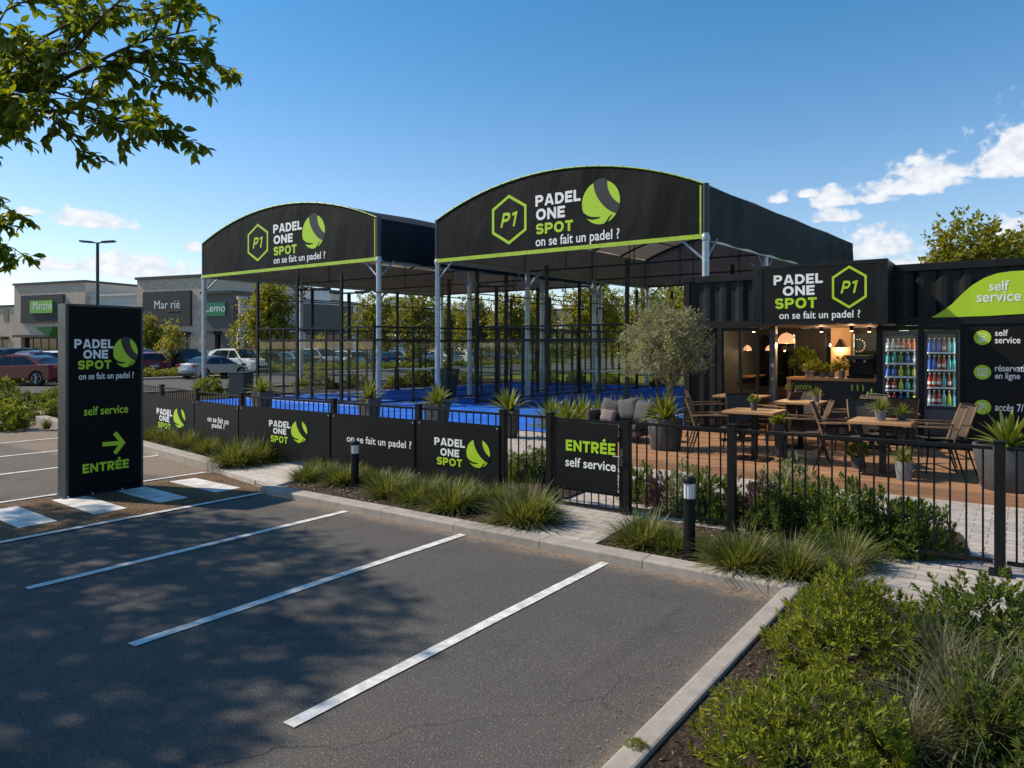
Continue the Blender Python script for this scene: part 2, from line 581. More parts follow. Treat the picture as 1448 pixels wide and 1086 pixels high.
storeg = mat('store_grey_wall', (0.52, 0.50, 0.48), 0.8, var=0.1, vscale=0.5)
stored = mat('store_dark_panel', (0.035, 0.034, 0.033), 0.7, var=0.15, vscale=0.8)
lampg = mat('lamp_white', (0.8, 0.8, 0.78), 0.4, var=0)
plaster = mat('warm_plaster', (0.42, 0.27, 0.15), 0.85, var=0.15, vscale=4, bump=0.1)
inwall = mat('interior_dark_wall', (0.03, 0.03, 0.03), 0.8, var=0.2)
ceilm = mat('ceiling_boards', (0.17, 0.105, 0.06), 0.7, var=0.2, vscale=5)
warm = mat('warm_bulb', (1, 0.8, 0.5), 0.5, var=0, emit=(1.0, 0.62, 0.28), es=14)
coolstrip = mat('led_strip', (1, 1, 1), 0.5, var=0, emit=(1.0, 0.97, 0.92), es=11)
fridgein = mat('fridge_liner', (0.035, 0.037, 0.04), 0.5, var=0.1)
chrome = mat('brushed_metal', (0.38, 0.38, 0.38), 0.35, metal=0.8, var=0.15)
gmet = mat('fridge_grey', (0.10, 0.10, 0.105), 0.4, metal=0.4, var=0.15)
shelfm = mat('shelf_white', (0.75, 0.77, 0.8), 0.4, var=0.0)
tyre = mat('tyre_rubber', (0.012, 0.012, 0.012), 0.85, var=0.2)
rim = mat('alloy_rim', (0.35, 0.35, 0.36), 0.35, metal=0.8, var=0.1)
cglass = mat('car_glass', (0.008, 0.012, 0.014), 0.08, var=0, spec=0.5)
redlamp = mat('red_lamp', (0.40, 0.012, 0.01), 0.25, var=0)
plate = mat('number_plate', (0.6, 0.6, 0.58), 0.5, var=0.1)

GRASSY = leafmat('tuft_blades', [(0.045, 0.068, 0.014), (0.085, 0.115, 0.024), (0.16, 0.175, 0.045), (0.065, 0.09, 0.018), (0.27, 0.245, 0.11)], 0.32)
GRASSG = leafmat('grey_blades', [(0.07, 0.085, 0.04), (0.12, 0.13, 0.07), (0.20, 0.17, 0.10), (0.09, 0.11, 0.045)], 0.3)
SHRUB = leafmat('shrub_leaves', [(0.05, 0.08, 0.009), (0.10, 0.13, 0.012), (0.30, 0.31, 0.024), (0.065, 0.10, 0.010)], 0.38)
SHRUBD = leafmat('dark_shrub_leaves', [(0.05, 0.085, 0.016), (0.09, 0.125, 0.024), (0.15, 0.18, 0.03)], 0.38)
SAGE = leafmat('sage_leaves', [(0.10, 0.13, 0.06), (0.17, 0.20, 0.11), (0.22, 0.24, 0.15)], 0.3)
PURPLE = leafmat('purple_leaves', [(0.05, 0.022, 0.035), (0.10, 0.04, 0.07), (0.05, 0.06, 0.03)], 0.3)
AGAVE = leafmat('sword_leaves', [(0.10, 0.135, 0.016), (0.16, 0.19, 0.03), (0.20, 0.22, 0.05), (0.08, 0.11, 0.014)], 0.25, 0.4)
TREEL = leafmat('tree_leaves', [(0.12, 0.13, 0.014), (0.17, 0.175, 0.02), (0.26, 0.24, 0.03), (0.07, 0.09, 0.012)], 0.42)
TREEY = leafmat('young_tree_leaves', [(0.22, 0.21, 0.035), (0.28, 0.25, 0.05), (0.18, 0.18, 0.03)], 0.42)
OLIVE = leafmat('olive_leaves', [(0.15, 0.16, 0.10), (0.24, 0.25, 0.17), (0.34, 0.335, 0.25), (0.12, 0.13, 0.075)], 0.3)
OVERL = leafmat('overhang_leaves', [(0.07, 0.11, 0.010), (0.11, 0.15, 0.014), (0.19, 0.215, 0.02), (0.06, 0.10, 0.010)], 0.5)
# ---------------------------------------------------------------- mesh helpers
ORIGIN = {}                                              # world origin of every object, for building children in place


class MB:
    def __init__(s):
        s.v, s.f, s.m, s.mats = [], [], [], []

    def mi(s, m):
        if m not in s.mats:
            s.mats.append(m)
        return s.mats.index(m)

    def add(s, vs, fs, m):
        k = len(s.v)
        i = s.mi(m)
        s.v += [tuple(p) for p in vs]
        s.f += [tuple(k + j for j in f) for f in fs]
        s.m += [i] * len(fs)

    def box(s, x0, x1, y0, y1, z0, z1, m):
        x0, x1 = min(x0, x1), max(x0, x1)
        y0, y1 = min(y0, y1), max(y0, y1)
        vs = [(x, y, z) for z in (z0, z1) for y in (y0, y1) for x in (x0, x1)]
        s.add(vs, [(0, 2, 3, 1), (4, 5, 7, 6), (0, 1, 5, 4), (2, 6, 7, 3), (0, 4, 6, 2), (1, 3, 7, 5)], m)

    def rbox(s, c, half, m, rz=0.0, rx=0.0, ry=0.0):
        M = Matrix.Translation(c) @ Matrix.Rotation(rz, 4, 'Z') @ Matrix.Rotation(ry, 4, 'Y') @ Matrix.Rotation(rx, 4, 'X')
        vs = [M @ Vector((x * half[0], y * half[1], z * half[2])) for z in (-1, 1) for y in (-1, 1) for x in (-1, 1)]
        s.add(vs, [(0, 2, 3, 1), (4, 5, 7, 6), (0, 1, 5, 4), (2, 6, 7, 3), (0, 4, 6, 2), (1, 3, 7, 5)], m)

    def tube(s, pts, r, m, n=8, cap=True):
        pts = [Vector(p) for p in pts]
        rs = r if isinstance(r, (list, tuple)) else [r] * len(pts)
        vs, fs = [], []
        up = None
        for i, p in enumerate(pts):
            a = pts[max(i - 1, 0)]
            b = pts[min(i + 1, len(pts) - 1)]
            t = (b - a).normalized()
            if up is None:
                up = Vector((0, 0, 1)) if abs(t.z) < 0.9 else Vector((1, 0, 0))
            x = t.cross(up)
            if x.length < 1e-5:
                x = t.cross(Vector((0, 1, 0.1)))
            x.normalize()
            y = x.cross(t).normalized()
            up = y
            for k in range(n):
                q = 2 * PI * k / n
                vs.append(p + (x * math.cos(q) + y * math.sin(q)) * rs[i])
        for i in range(len(pts) - 1):
            for k in range(n):
                a, b = i * n + k, i * n + (k + 1) % n
                fs.append((a, b, b + n, a + n))
        if cap:
            fs.append(tuple(range(n))[::-1])
            fs.append(tuple(range((len(pts) - 1) * n, len(pts) * n)))
        s.add(vs, fs, m)

    def bar(s, a, b, w, h, m):                           # square section between two points
        a, b = Vector(a), Vector(b)
        t = (b - a).normalized()
        up = Vector((0, 0, 1)) if abs(t.z) < 0.95 else Vector((0, 1, 0))
        x = t.cross(up).normalized() * w / 2
        y = x.cross(t).normalized() * h / 2
        vs = [p + q for p in (a, b) for q in (-x - y, x - y, x + y, -x + y)]
        s.add(vs, [(3, 2, 1, 0), (4, 5, 6, 7), (0, 1, 5, 4), (1, 2, 6, 5), (2, 3, 7, 6), (3, 0, 4, 7)], m)

    def lathe(s, c, prof, m, n=20):
        vs, fs = [], []
        for (r, z) in prof:
            for k in range(n):
                q = 2 * PI * k / n
                vs.append((c[0] + r * math.cos(q), c[1] + r * math.sin(q), c[2] + z))
        for i in range(len(prof) - 1):
            for k in range(n):
                a, b = i * n + k, i * n + (k + 1) % n
                fs.append((a, b, b + n, a + n))
        s.add(vs, fs, m)

    def grid(s, P, m, flip=False):
        R_, C_ = len(P), len(P[0])
        vs = [p for row in P for p in row]
        fs = []
        for i in range(R_ - 1):
            for j in range(C_ - 1):
                a = i * C_ + j
                q = (a, a + 1, a + C_ + 1, a + C_)
                fs.append(q[::-1] if flip else q)
        s.add(vs, fs, m)

    def poly(s, pts, m):
        s.add(pts, [tuple(range(len(pts)))], m)

    def prism(s, pts, ext, m):                           # planar polygon pushed along a vector
        n = len(pts)
        e = Vector(ext)
        vs = [Vector(p) for p in pts] + [Vector(p) + e for p in pts]
        fs = [tuple(range(n))[::-1], tuple(range(n, 2 * n))] + [(i, (i + 1) % n, n + (i + 1) % n, n + i) for i in range(n)]
        s.add(vs, fs, m)

    def mesh(s, name, off=(0, 0, 0), smooth=None):
        me = bpy.data.meshes.new(name)
        ox, oy, oz = off
        me.from_pydata([(x - ox, y - oy, z - oz) for x, y, z in s.v], [], s.f)
        for m in s.mats:
            me.materials.append(m)
        me.polygons.foreach_set('material_index', s.m)
        if smooth:
            me.polygons.foreach_set('use_smooth', [True] * len(s.f))
            me.set_sharp_from_angle(angle=rad(smooth))
        me.update()
        return me

    def build(s, name, parent=None, off=None, smooth=None, bevel=0):
        o0 = ORIGIN.get(parent.name, (0, 0, 0)) if parent else (off or (0, 0, 0))
        o = bpy.data.objects.new(name, s.mesh(name, o0, smooth))
        COL.objects.link(o)
        if parent:
            o.parent = parent
        else:
            o.location = o0
        ORIGIN[o.name] = tuple(o0)
        if bevel:
            b = o.modifiers.new('bevel', 'BEVEL')
            b.width = bevel
            b.segments = 2
            b.limit_method = 'ANGLE'
        return o


def thing(name, label, cat, loc=(0, 0, 0), group=None):
    o = bpy.data.objects.new(name, None)
    o.empty_display_size = 0.1
    COL.objects.link(o)
    o.location = loc
    ORIGIN[o.name] = tuple(loc)
    return tag(o, label, cat, group)


def tag(o, label, cat, group=None):
    o['label'] = label
    o['category'] = cat
    if group:
        o['group'] = group
    return o


def struct(o, kind='structure'):
    o['kind'] = kind
    return o


def dup(root, loc=None, rz=None, label=None, group=None, scale=None):
    def cp(o, par):
        c = o.copy()
        COL.objects.link(c)
        c.parent = par
        for ch in o.children:
            cp(ch, c)
        return c
    r = cp(root, None)
    if loc is not None:
        r.location = loc
    if rz is not None:
        r.rotation_euler = (0, 0, rz)
    if scale is not None:
        r.scale = (scale,) * 3 if isinstance(scale, (int, float)) else scale
    if label:
        r['label'] = label
    if group:
        r['group'] = group
    return r


ORD = ['first', 'second', 'third', 'fourth', 'fifth', 'sixth', 'seventh', 'eighth', 'ninth', 'tenth', 'eleventh', 'twelfth',
       'thirteenth', 'fourteenth', 'fifteenth', 'sixteenth', 'seventeenth', 'eighteenth', 'nineteenth', 'twentieth']
for _t, _u in (('twenty', 'twentieth'), ('thirty', 'thirtieth'), ('forty', 'fortieth'), ('fifty', 'fiftieth')):
    if _t != 'twenty':
        ORD.append(_u)
    ORD += [_t + '-' + w for w in ORD[:9]]


def npmesh(name, V, F, mats, mi=None, smooth=False):
    """V (n,3) array, F (m,k) index array"""
    me = bpy.data.meshes.new(name)
    V = np.asarray(V, dtype=np.float32)
    F = np.asarray(F, dtype=np.int32)
    m, k = F.shape
    me.vertices.add(len(V))
    me.vertices.foreach_set('co', V.ravel())
    me.loops.add(m * k)
    me.loops.foreach_set('vertex_index', F.ravel())
    me.polygons.add(m)
    me.polygons.foreach_set('loop_start', np.arange(0, m * k, k, dtype=np.int32))
    for x in (mats if isinstance(mats, (list, tuple)) else [mats]):
        me.materials.append(x)
    if mi is not None:
        me.polygons.foreach_set('material_index', np.asarray(mi, dtype=np.int32))
    if smooth:
        me.polygons.foreach_set('use_smooth', np.ones(m, dtype=bool))
    me.update(calc_edges=True)
    me.validate()
    return me


def link(name, me, loc=(0, 0, 0), parent=None, rz=0):
    o = bpy.data.objects.new(name, me)
    COL.objects.link(o)
    o.location = loc
    o.rotation_euler = (0, 0, rz)
    if parent:
        o.parent = parent
    return o


# ---------------------------------------------------------------- lettering
class Face:
    """a flat sign face: origin, right, up, outward normal"""
    def __init__(s, O, U, V, N):
        s.O, s.U, s.V, s.N = Vector(O), Vector(U), Vector(V), Vector(N)

    def at(s, x, z, d=0.004):
        return s.O + s.U * x + s.V * z + s.N * d


def facade(Y):
    return Face((0, Y, 0), (1, 0, 0), (0, 0, 1), (0, -1, 0))


def facing_x(X):
    return Face((X, 0, 0), (0, 1, 0), (0, 0, 1), (1, 0, 0))


_TXT = {}


def text2d(s, bold=0.0, shear=0.0):
    key = (s, bold, shear)
    if key not in _TXT:
        c = bpy.data.curves.new('lettering', 'FONT')
        c.body = s
        c.offset = bold
        c.shear = shear
        c.resolution_u = 4
        o = bpy.data.objects.new('lettering', c)
        COL.objects.link(o)
        dg = bpy.context.evaluated_depsgraph_get()
        me = o.evaluated_get(dg).to_mesh()
        V = np.array([(v.co.x, v.co.y) for v in me.vertices])
        F = [tuple(p.vertices) for p in me.polygons]
        o.evaluated_get(dg).to_mesh_clear()
        bpy.data.objects.remove(o)
        bpy.data.curves.remove(c)
        lo, hi = V.min(0), V.max(0)
        _TXT[key] = ((V - lo) / (hi - lo), F, (hi - lo)[0] / (hi - lo)[1])
    return _TXT[key]


def ribbon(pts, t, closed=False):
    """constant-width stroke along a 2D polyline -> left and right point lists"""
    P = [np.array(p, float) for p in pts]
    n = len(P)
    L, R_ = [], []
    for i in range(n):
        if closed:
            a, b, c = P[i - 1], P[i], P[(i + 1) % n]
        else:
            a, b, c = P[max(i - 1, 0)], P[i], P[min(i + 1, n - 1)]
        d1 = b - a if np.linalg.norm(b - a) > 1e-9 else c - b
        d2 = c - b if np.linalg.norm(c - b) > 1e-9 else b - a
        d1 = d1 / np.linalg.norm(d1)
        d2 = d2 / np.linalg.norm(d2)
        n1 = np.array((-d1[1], d1[0]))
        n2 = np.array((-d2[1], d2[0]))
        m = n1 + n2
        m = m / max(np.linalg.norm(m), 1e-6)
        k = t / 2 / max(0.35, float(m @ n1))
        L.append(b + m * k)
        R_.append(b - m * k)
    return L, R_


def arc(cx, cy, rx, ry, a0, a1, n=10):
    return [(cx + rx * math.cos(rad(a0 + (a1 - a0) * i / n)), cy + ry * math.sin(rad(a0 + (a1 - a0) * i / n))) for i in range(n + 1)]


def glyph(ch, t):
    """heavy grotesque capitals as strokes; height 1; returns width and a list of (points, closed)"""
    h, e = t / 2, 1 - t / 2
    if ch == 'P' or ch == 'R':
        w = 0.78
        r = (e - 0.46) / 2
        bowl = [(0, e)] + arc(w - h - r - 0.02, 0.46 + r, r + 0.02, r, 90, -90) + [(0, 0.46)]
        s = [([(h, 0), (h, 1)], False), (bowl, False)]
        if ch == 'R':
            s.append(([(w * 0.42, 0.44), (w - h * 0.9, 0.0)], False))
        return w, s
    if ch == 'A':
        w = 0.92
        return w, [([(h * 0.95, 0), (w / 2 - 0.04, 1)], False), ([(w - h * 0.95, 0), (w / 2 + 0.04, 1)], False), ([(0.2, 0.28), (w - 0.2, 0.28)], False)]
    if ch == 'D':
        w = 0.84
        q = (e - h) / 2
        return w, [([(h, 0), (h, 1)], False), ([(0, e)] + arc(w - h - q * 0.9, 0.5, q * 0.9, q, 90, -90) + [(0, h)], False)]
    if ch == 'E' or ch == 'É':
        w = 0.68
        s = [([(h, 0), (h, 1)], False), ([(0, e), (w, e)], False), ([(0, h), (w, h)], False), ([(0, 0.5), (w - 0.05, 0.5)], False)]
        if ch == 'É':
            s.append(([(w * 0.42, 1.09), (w * 0.72, 1.30)], False))
        return w, s
    if ch == 'L':
        w = 0.64
        return w, [([(h, 0), (h, 1)], False), ([(0, h), (w, h)], False)]
    if ch == 'O':
        w = 0.94
        q = (e - h) / 2
        qx = w / 2 - h
        pts = arc(w - h - q * 0.8, 0.5, q * 0.8, q, -90, 90) + arc(h + q * 0.8, 0.5, q * 0.8, q, 90, 270)
        return w, [(pts, True)]
    if ch == 'N':
        w = 0.84
        return w, [([(h, 0), (h, 1)], False), ([(w - h, 0), (w - h, 1)], False), ([(h * 0.9, 1 - h * 0.5), (w - h * 0.9, h * 0.5)], False)]
    if ch == 'S':
        w = 0.76
        r = (e - 0.5) / 2
        pts = [(w - h * 0.6, e - 0.10)] + arc(w - h - r, 0.5 + r, r, r, 45, 90, 4) + arc(h + r, 0.5 + r, r, r, 90, 270, 9) + \
            arc(w - h - r, 0.5 - r, r, r, 90, -90, 9) + arc(h + r, 0.5 - r, r, r, -90, -135, 4) + [(h * 0.6, h + 0.10)]
        return w, [(pts, False)]
    if ch == 'T':
        w = 0.74
        return w, [([(0, e), (w, e)], False), ([(w / 2, 0), (w / 2, e)], False)]
    if ch == 'I':
        return t, [([(h, 0), (h, 1)], False)]
    if ch == '1':
        w = 0.46
        return w, [([(w - h, 0), (w - h, 1)], False), ([(0.0, e - 0.07), (w - h, e)], False)]
    return 0.35, []


def caps2d(word, t=0.23, gap=0.11):
    x = 0.0
    V, F = [], []
    for ch in word:
        w, strokes = glyph(ch, t)
        for pts, closed in strokes:
            L, R_ = ribbon(pts, t * (0.92 if ch in 'AN' else 1), closed)
            k = len(V)
            n = len(L)
            for a, b in zip(L, R_):
                V.append((a[0] + x, a[1]))
                V.append((b[0] + x, b[1]))
            for i in range(n if closed else n - 1):
                j = (i + 1) % n
                F.append((k + 2 * i, k + 2 * i + 1, k + 2 * j + 1, k + 2 * j))
        x += w + gap
    V = np.array(V)
    return V, F, x - gap


def put2d(mb, face, V, F, x, z, sx, sz, m, d=0.004, shear=0.0, jig=0.0):
    k = len(mb.v)
    i = mb.mi(m)
    for (a, b) in V:
        mb.v.append(tuple(face.at(x + (a + shear * b) * sx, z + b * sz, d)))
    n0 = None
    for f in F:
        p = [Vector(mb.v[k + j]) for j in f[:3]]
        nn = (p[1] - p[0]).cross(p[2] - p[0])
        mb.f.append(tuple(k + j for j in (f if nn.dot(face.N) >= 0 else f[::-1])))
        mb.m.append(i)


def caps(face, parent, word, x, z, w, h, m, d=0.004, t=0.23, name='lettering', shear=0.0):
    """heavy capitals fitted to a box; overlapping strokes are stepped outward a hair so that no two faces share a plane"""
    V, F, W = caps2d(word, t)
    mb = MB()
    x0 = 0.0
    # one stroke at a time, each 0.15 mm above the last
    k = 0
    comp = []
    used = {}
    for f in F:
        key = min(f)
        comp.append(key)
    # strokes are contiguous runs of faces sharing vertices
    runs, cur, seen = [], [], set()
    for f in F:
        if cur and not (set(f) & seen):
            runs.append(cur)
            cur, seen = [], set()
        cur.append(f)
        seen |= set(f)
    if cur:
        runs.append(cur)
    for j, rn in enumerate(runs):
        ids = sorted(set(i for f in rn for i in f))
        mp = {a: b for b, a in enumerate(ids)}
        put2d(mb, face, V[ids], [tuple(mp[i] for i in f) for f in rn], x, z, w / W, h, m, d + 0.00025 * (j % 4), shear)
    return mb.build(name, parent)


def text(face, parent, s, x, z, w, h, m, d=0.004, bold=0.012, name='lettering', shear=0.0):
    V, F, asp = text2d(s, bold, shear)
    mb = MB()
    if h is None:
        h = w / asp
    put2d(mb, face, V, F, x, z, w, h, m, d)
    return mb.build(name, parent)


def hexagon(face, parent, cx, cz, rx, rz, m, t=0.12, d=0.004):
    pts = [(math.sin(rad(60 * i)), math.cos(rad(60 * i))) for i in range(6)]
    L, R_ = ribbon(pts, t, True)
    V, F = [], []
    for a, b in zip(L, R_):
        V += [a, b]
    for i in range(6):
        j = (i + 1) % 6
        F.append((2 * i, 2 * i + 1, 2 * j + 1, 2 * j))
    mb = MB()
    put2d(mb, face, V, F, cx, cz, rx, rz, m, d)
    Vc, Fc, W = caps2d('P1', 0.2, 0.16)
    Vc = (Vc - np.array((W / 2, 0.5)))
    put2d(mb, face, Vc, Fc[:1], cx, cz, 0.55 * rx, 0.62 * rz, m, d, 0.28)
    put2d(mb, face, Vc, Fc[1:-1], cx, cz, 0.55 * rx, 0.62 * rz, m, d + 0.0004, 0.28)
    put2d(mb, face, Vc, Fc[-1:], cx, cz, 0.55 * rx, 0.62 * rz, m, d + 0.0008, 0.28)
    return mb.build('hexagon_emblem', parent)


def spline2(pts, n=6):
    out = []
    for i in range(len(pts) - 1):
        p0 = np.array(pts[max(i - 1, 0)])
        p1, p2 = np.array(pts[i]), np.array(pts[i + 1])
        p3 = np.array(pts[min(i + 2, len(pts) - 1)])
        for k in range(n):
            t = k / n
            out.append(tuple(0.5 * ((2 * p1) + (-p0 + p2) * t + (2 * p0 - 5 * p1 + 4 * p2 - p3) * t * t + (-p0 + 3 * p1 - 3 * p2 + p3) * t ** 3)))
    out.append(tuple(pts[-1]))
    return out


def ball(face, parent, cx, cz, rx, rz, green, band, back, d=0.004):
    left = spline2([(-0.40, 0.917), (-0.32, 0.55), (-0.16, 0.22), (0.10, -0.12), (0.42, -0.40), (0.80, -0.60)])
    right = spline2([(0.34, 0.94), (0.37, 0.62), (0.48, 0.35), (0.70, 0.05), (0.985, -0.17)])
    A = left + [(math.cos(rad(a)), math.sin(rad(a))) for a in np.linspace(-37, -246.5, 40)]
    B = right + [(math.cos(rad(a)), math.sin(rad(a))) for a in np.linspace(-9.8, 70, 14)]
    T = spline2([(-0.40, 0.917), (-0.2, 1.04), (0.06, 1.08), (0.25, 1.03), (0.34, 0.94)])
    Cn = left[::-1] + T[1:-1] + right + [(0.98, -0.36), (0.92, -0.48)]
    mb = MB()
    for P, m, dd in ((A, green, d), (B, green, d), (Cn, band, d + 0.0012)):
        put2d(mb, face, P, [tuple(range(len(P)))], cx, cz, rx, rz, m, dd)
    c1 = spline2([(-1.02, -0.30), (-0.72, -0.52), (-0.42, -0.63), (-0.04, -0.66)]) + spline2([(-0.04, -0.72), (-0.45, -0.75), (-0.78, -0.64), (-1.04, -0.42)])
    c2 = spline2([(0.10, -1.03), (0.28, -0.90), (0.46, -0.68), (0.60, -0.62)]) + spline2([(0.62, -0.645), (0.50, -0.73), (0.36, -0.93), (0.2, -1.04)])
    for P in (c1, c2):
        put2d(mb, face, P, [tuple(range(len(P)))], cx, cz, rx, rz, back, d + 0.0018)
    return mb.build('ball_emblem', parent)


# ---------------------------------------------------------------- foliage
def rot_to(Dv):
    """(n,3) unit directions -> (n,3,3) frames with z along the direction and random roll"""
    n = len(Dv)
    a = np.random.normal(size=(n, 3))
    x = np.cross(a, Dv)
    x /= np.linalg.norm(x, axis=1)[:, None] + 1e-9
    y = np.cross(Dv, x)
    return np.stack([x, y, Dv], axis=2)


def unit(v):
    return v / (np.linalg.norm(v, axis=-1, keepdims=True) + 1e-9)


def leaves_mesh(P, Dv, Nv, L, W, fold=0.25, droop=0.0):
    """leaf = 2 quads folded along the midrib; P base, Dv direction, Nv rough normal"""
    n = len(P)
    Dv = unit(Dv)
    S = unit(np.cross(Dv, Nv))
    U = unit(np.cross(S, Dv))
    L = L[:, None]
    W = W[:, None]
    rows = []
    for t, w, dr in ((0.0, 0.05, 0.0), (0.2, 0.38, 0.0), (0.48, 0.5, 0.12), (0.76, 0.31, 0.45), (1.0, 0.012, 1.0)):
        m = P + Dv * L * t - U * L * droop * dr
        rows += [m + S * W * w + U * W * fold * w * 2, m, m - S * W * w + U * W * fold * w * 2]
    V = np.stack(rows, axis=1).reshape(-1, 3)
    k = np.arange(n)[:, None] * 15
    F = np.concatenate([k + np.array([[3 * q + e, 3 * q + e + 1, 3 * q + e + 4, 3 * q + e + 3]]) for q in range(4) for e in (0, 1)])
    return V, F


def simple_leaves(P, Dv, Nv, L, W):
    n = len(P)
    Dv = unit(Dv)
    S = unit(np.cross(Dv, Nv))
    L = L[:, None]
    W = W[:, None]
    U = np.cross(S, Dv)
    V = np.stack([P, P + Dv * L * 0.45 + S * W * 0.5 + U * W * 0.12, P + Dv * L, P + Dv * L * 0.45 - S * W * 0.5 + U * W * 0.12], axis=1).reshape(-1, 3)
    F = np.arange(n)[:, None] * 4 + np.array([[0, 3, 2, 1]])
    return V, F


def blades(n, length, spread, width, rnd, seg=5, base=0.05, curl=1.0, dome=False):
    """arching grass blades"""
    V, F = [], []
    az_ = rnd.uniform(0, 2 * PI, n)
    tilt = np.abs(rnd.normal(0, spread, n)) + 0.04
    Ls = length * rnd.uniform(0.55, 1.1, n)
    b = rnd.uniform(0, 1, n) ** 0.5 * base
    ba = rnd.uniform(0, 2 * PI, n)
    if dome:
        az_ = ba + rnd.normal(0, 0.5, n)
        tilt = np.clip(b / base * 1.05 + rnd.normal(0, 0.22, n), 0.02, 1.3)
        Ls = Ls * (0.86 + 0.10 * b / base)
    tw = rnd.uniform(-0.6, 0.6, n)
    pts = []
    pos = np.stack([b * np.cos(ba), b * np.sin(ba), np.zeros(n)], 1)
    ang = tilt.copy()
    side = np.stack([-np.sin(az_ + tw), np.cos(az_ + tw), np.zeros(n)], 1)
    out = []
    for i in range(seg + 1):
        w = width * (1 - (i / seg) ** 1.6) * (0.7 + 0.3 * min(1, i / 1.5)) + 0.0004
        out.append((pos + side * w / 2, pos - side * w / 2))
        d = np.stack([np.cos(az_) * np.sin(ang), np.sin(az_) * np.sin(ang), np.cos(ang)], 1)
        pos = pos + d * (Ls / seg)[:, None]
        ang = ang + curl * (0.10 + tilt * 0.28) * rnd.uniform(0.6, 1.3, n)
    V = np.stack([p for pr in out for p in pr], axis=1).reshape(-1, 3)
    st = 2 * (seg + 1)
    k = np.arange(n)[:, None] * st
    F = np.concatenate([k + np.array([[2 * i, 2 * i + 1, 2 * i + 3, 2 * i + 2]]) for i in range(seg)])
    V[:, 2] = np.maximum(V[:, 2], 0.005)
    return V, F


def shoots(P, Dv, per, L, W, rnd, stemL=0.12, opening=0.9):
    """rosette shoots: each shoot a short axis with narrow leaves round it"""
    n = len(P)
    Dv = unit(Dv)
    Fm = rot_to(Dv)
    pp, dd, nn, ll, ww = [], [], [], [], []
    for j in range(per):
        f = j / per
        a = rnd.uniform(0, 2 * PI, n) * 0.25 + j * 2.4
        op = opening * (1.15 - 0.85 * f) * rnd.uniform(0.75, 1.25, n)
        loc = np.stack([np.cos(a) * np.sin(op), np.sin(a) * np.sin(op), np.cos(op)], 1)
        d = np.einsum('nij,nj->ni', Fm, loc)
        pp.append(P + Dv * stemL * (f - 0.8))
        dd.append(d)
        nn.append(Dv)
        ll.append(L * rnd.uniform(0.7, 1.15, n) * (0.75 + 0.35 * math.sin(PI * min(1, f + 0.15))))
        ww.append(W * rnd.uniform(0.8, 1.2, n))
    return simple_leaves(np.concatenate(pp), np.concatenate(dd), np.concatenate(nn), np.concatenate(ll), np.concatenate(ww))


def lumpy(Dv, seed, amp=0.25, freq=2.2):
    return np.array([1 + amp * noise.noise(Vector((d[0] * freq + seed, d[1] * freq - seed, d[2] * freq))) for d in Dv])


def shrub_mesh(name, rx, ry, h, n, per, L, W, m, seed, opening=0.9, lump=0.3, inner=0.25, up=0.5):
    rnd = np.random.RandomState(seed)
    np.random.seed(seed)
    d = unit(rnd.normal(size=(n, 3)))
    d[:, 2] = np.abs(d[:, 2]) * 1.0 - 0.08
    d = unit(d)
    rr = lumpy(d, seed * 1.7, lump) * lumpy(d, seed * 0.9 + 5, lump * 0.6, 5.0)
    q = np.where(rnd.uniform(size=n) < inner, rnd.uniform(0.45, 0.85, n), rnd.uniform(0.86, 1.04, n))
    P = d * (rr * q)[:, None] * np.array([rx, ry, h])
    P[:, 2] = np.maximum(P[:, 2] + 0.02, 0.04)
    Dv = unit(d * np.array([1 / rx, 1 / ry, 1 / h]) * min(rx, h) + np.array([0, 0, up]) + rnd.normal(scale=0.3, size=(n, 3)))
    V, F = shoots(P, Dv, per, L, W, rnd, stemL=L * 1.1, opening=opening)
    return npmesh(name, V, F, m)


def crown_mesh(name, blobs, n, L, W, m, seed, cluster=7, hang=0.25):
    """crown of leaf sprays spread over several uneven lumps (cx, cy, cz, r)"""
    rnd = np.random.RandomState(seed)
    wts = np.array([b[3] ** 2 for b in blobs])
    idx = rnd.choice(len(blobs), n, p=wts / wts.sum())
    B = np.array(blobs)[idx]
    d = unit(rnd.normal(size=(n, 3)))
    rr = lumpy(d * 1.0 + B[:, :3] * 0.7, seed, 0.42, 2.4)
    q = rnd.uniform(0.35, 1.0, n) ** 0.5
    P = B[:, :3] + d * (B[:, 3] * rr * q)[:, None]
    ax = unit(d + np.array([0, 0, 0.25]) + rnd.normal(scale=0.35, size=(n, 3)))
    pp, dd, nn = [], [], []
    for j in range(cluster):
        pp.append(P + ax * (rnd.uniform(-0.6, 1.0, n) * L * 1.2)[:, None] + rnd.normal(scale=L * 0.35, size=(n, 3)))
        dd.append(unit(ax + rnd.normal(scale=0.75, size=(n, 3)) - np.array([0, 0, hang])))
        nn.append(unit(np.array([0, 0, 1.0]) + rnd.normal(scale=0.5, size=(n, 3))))
    N = n * cluster
    V, F = simple_leaves(np.concatenate(pp), np.concatenate(dd), np.concatenate(nn), L * rnd.uniform(0.7, 1.3, N), W * rnd.uniform(0.7, 1.3, N))
    return npmesh(name, V, F, m)


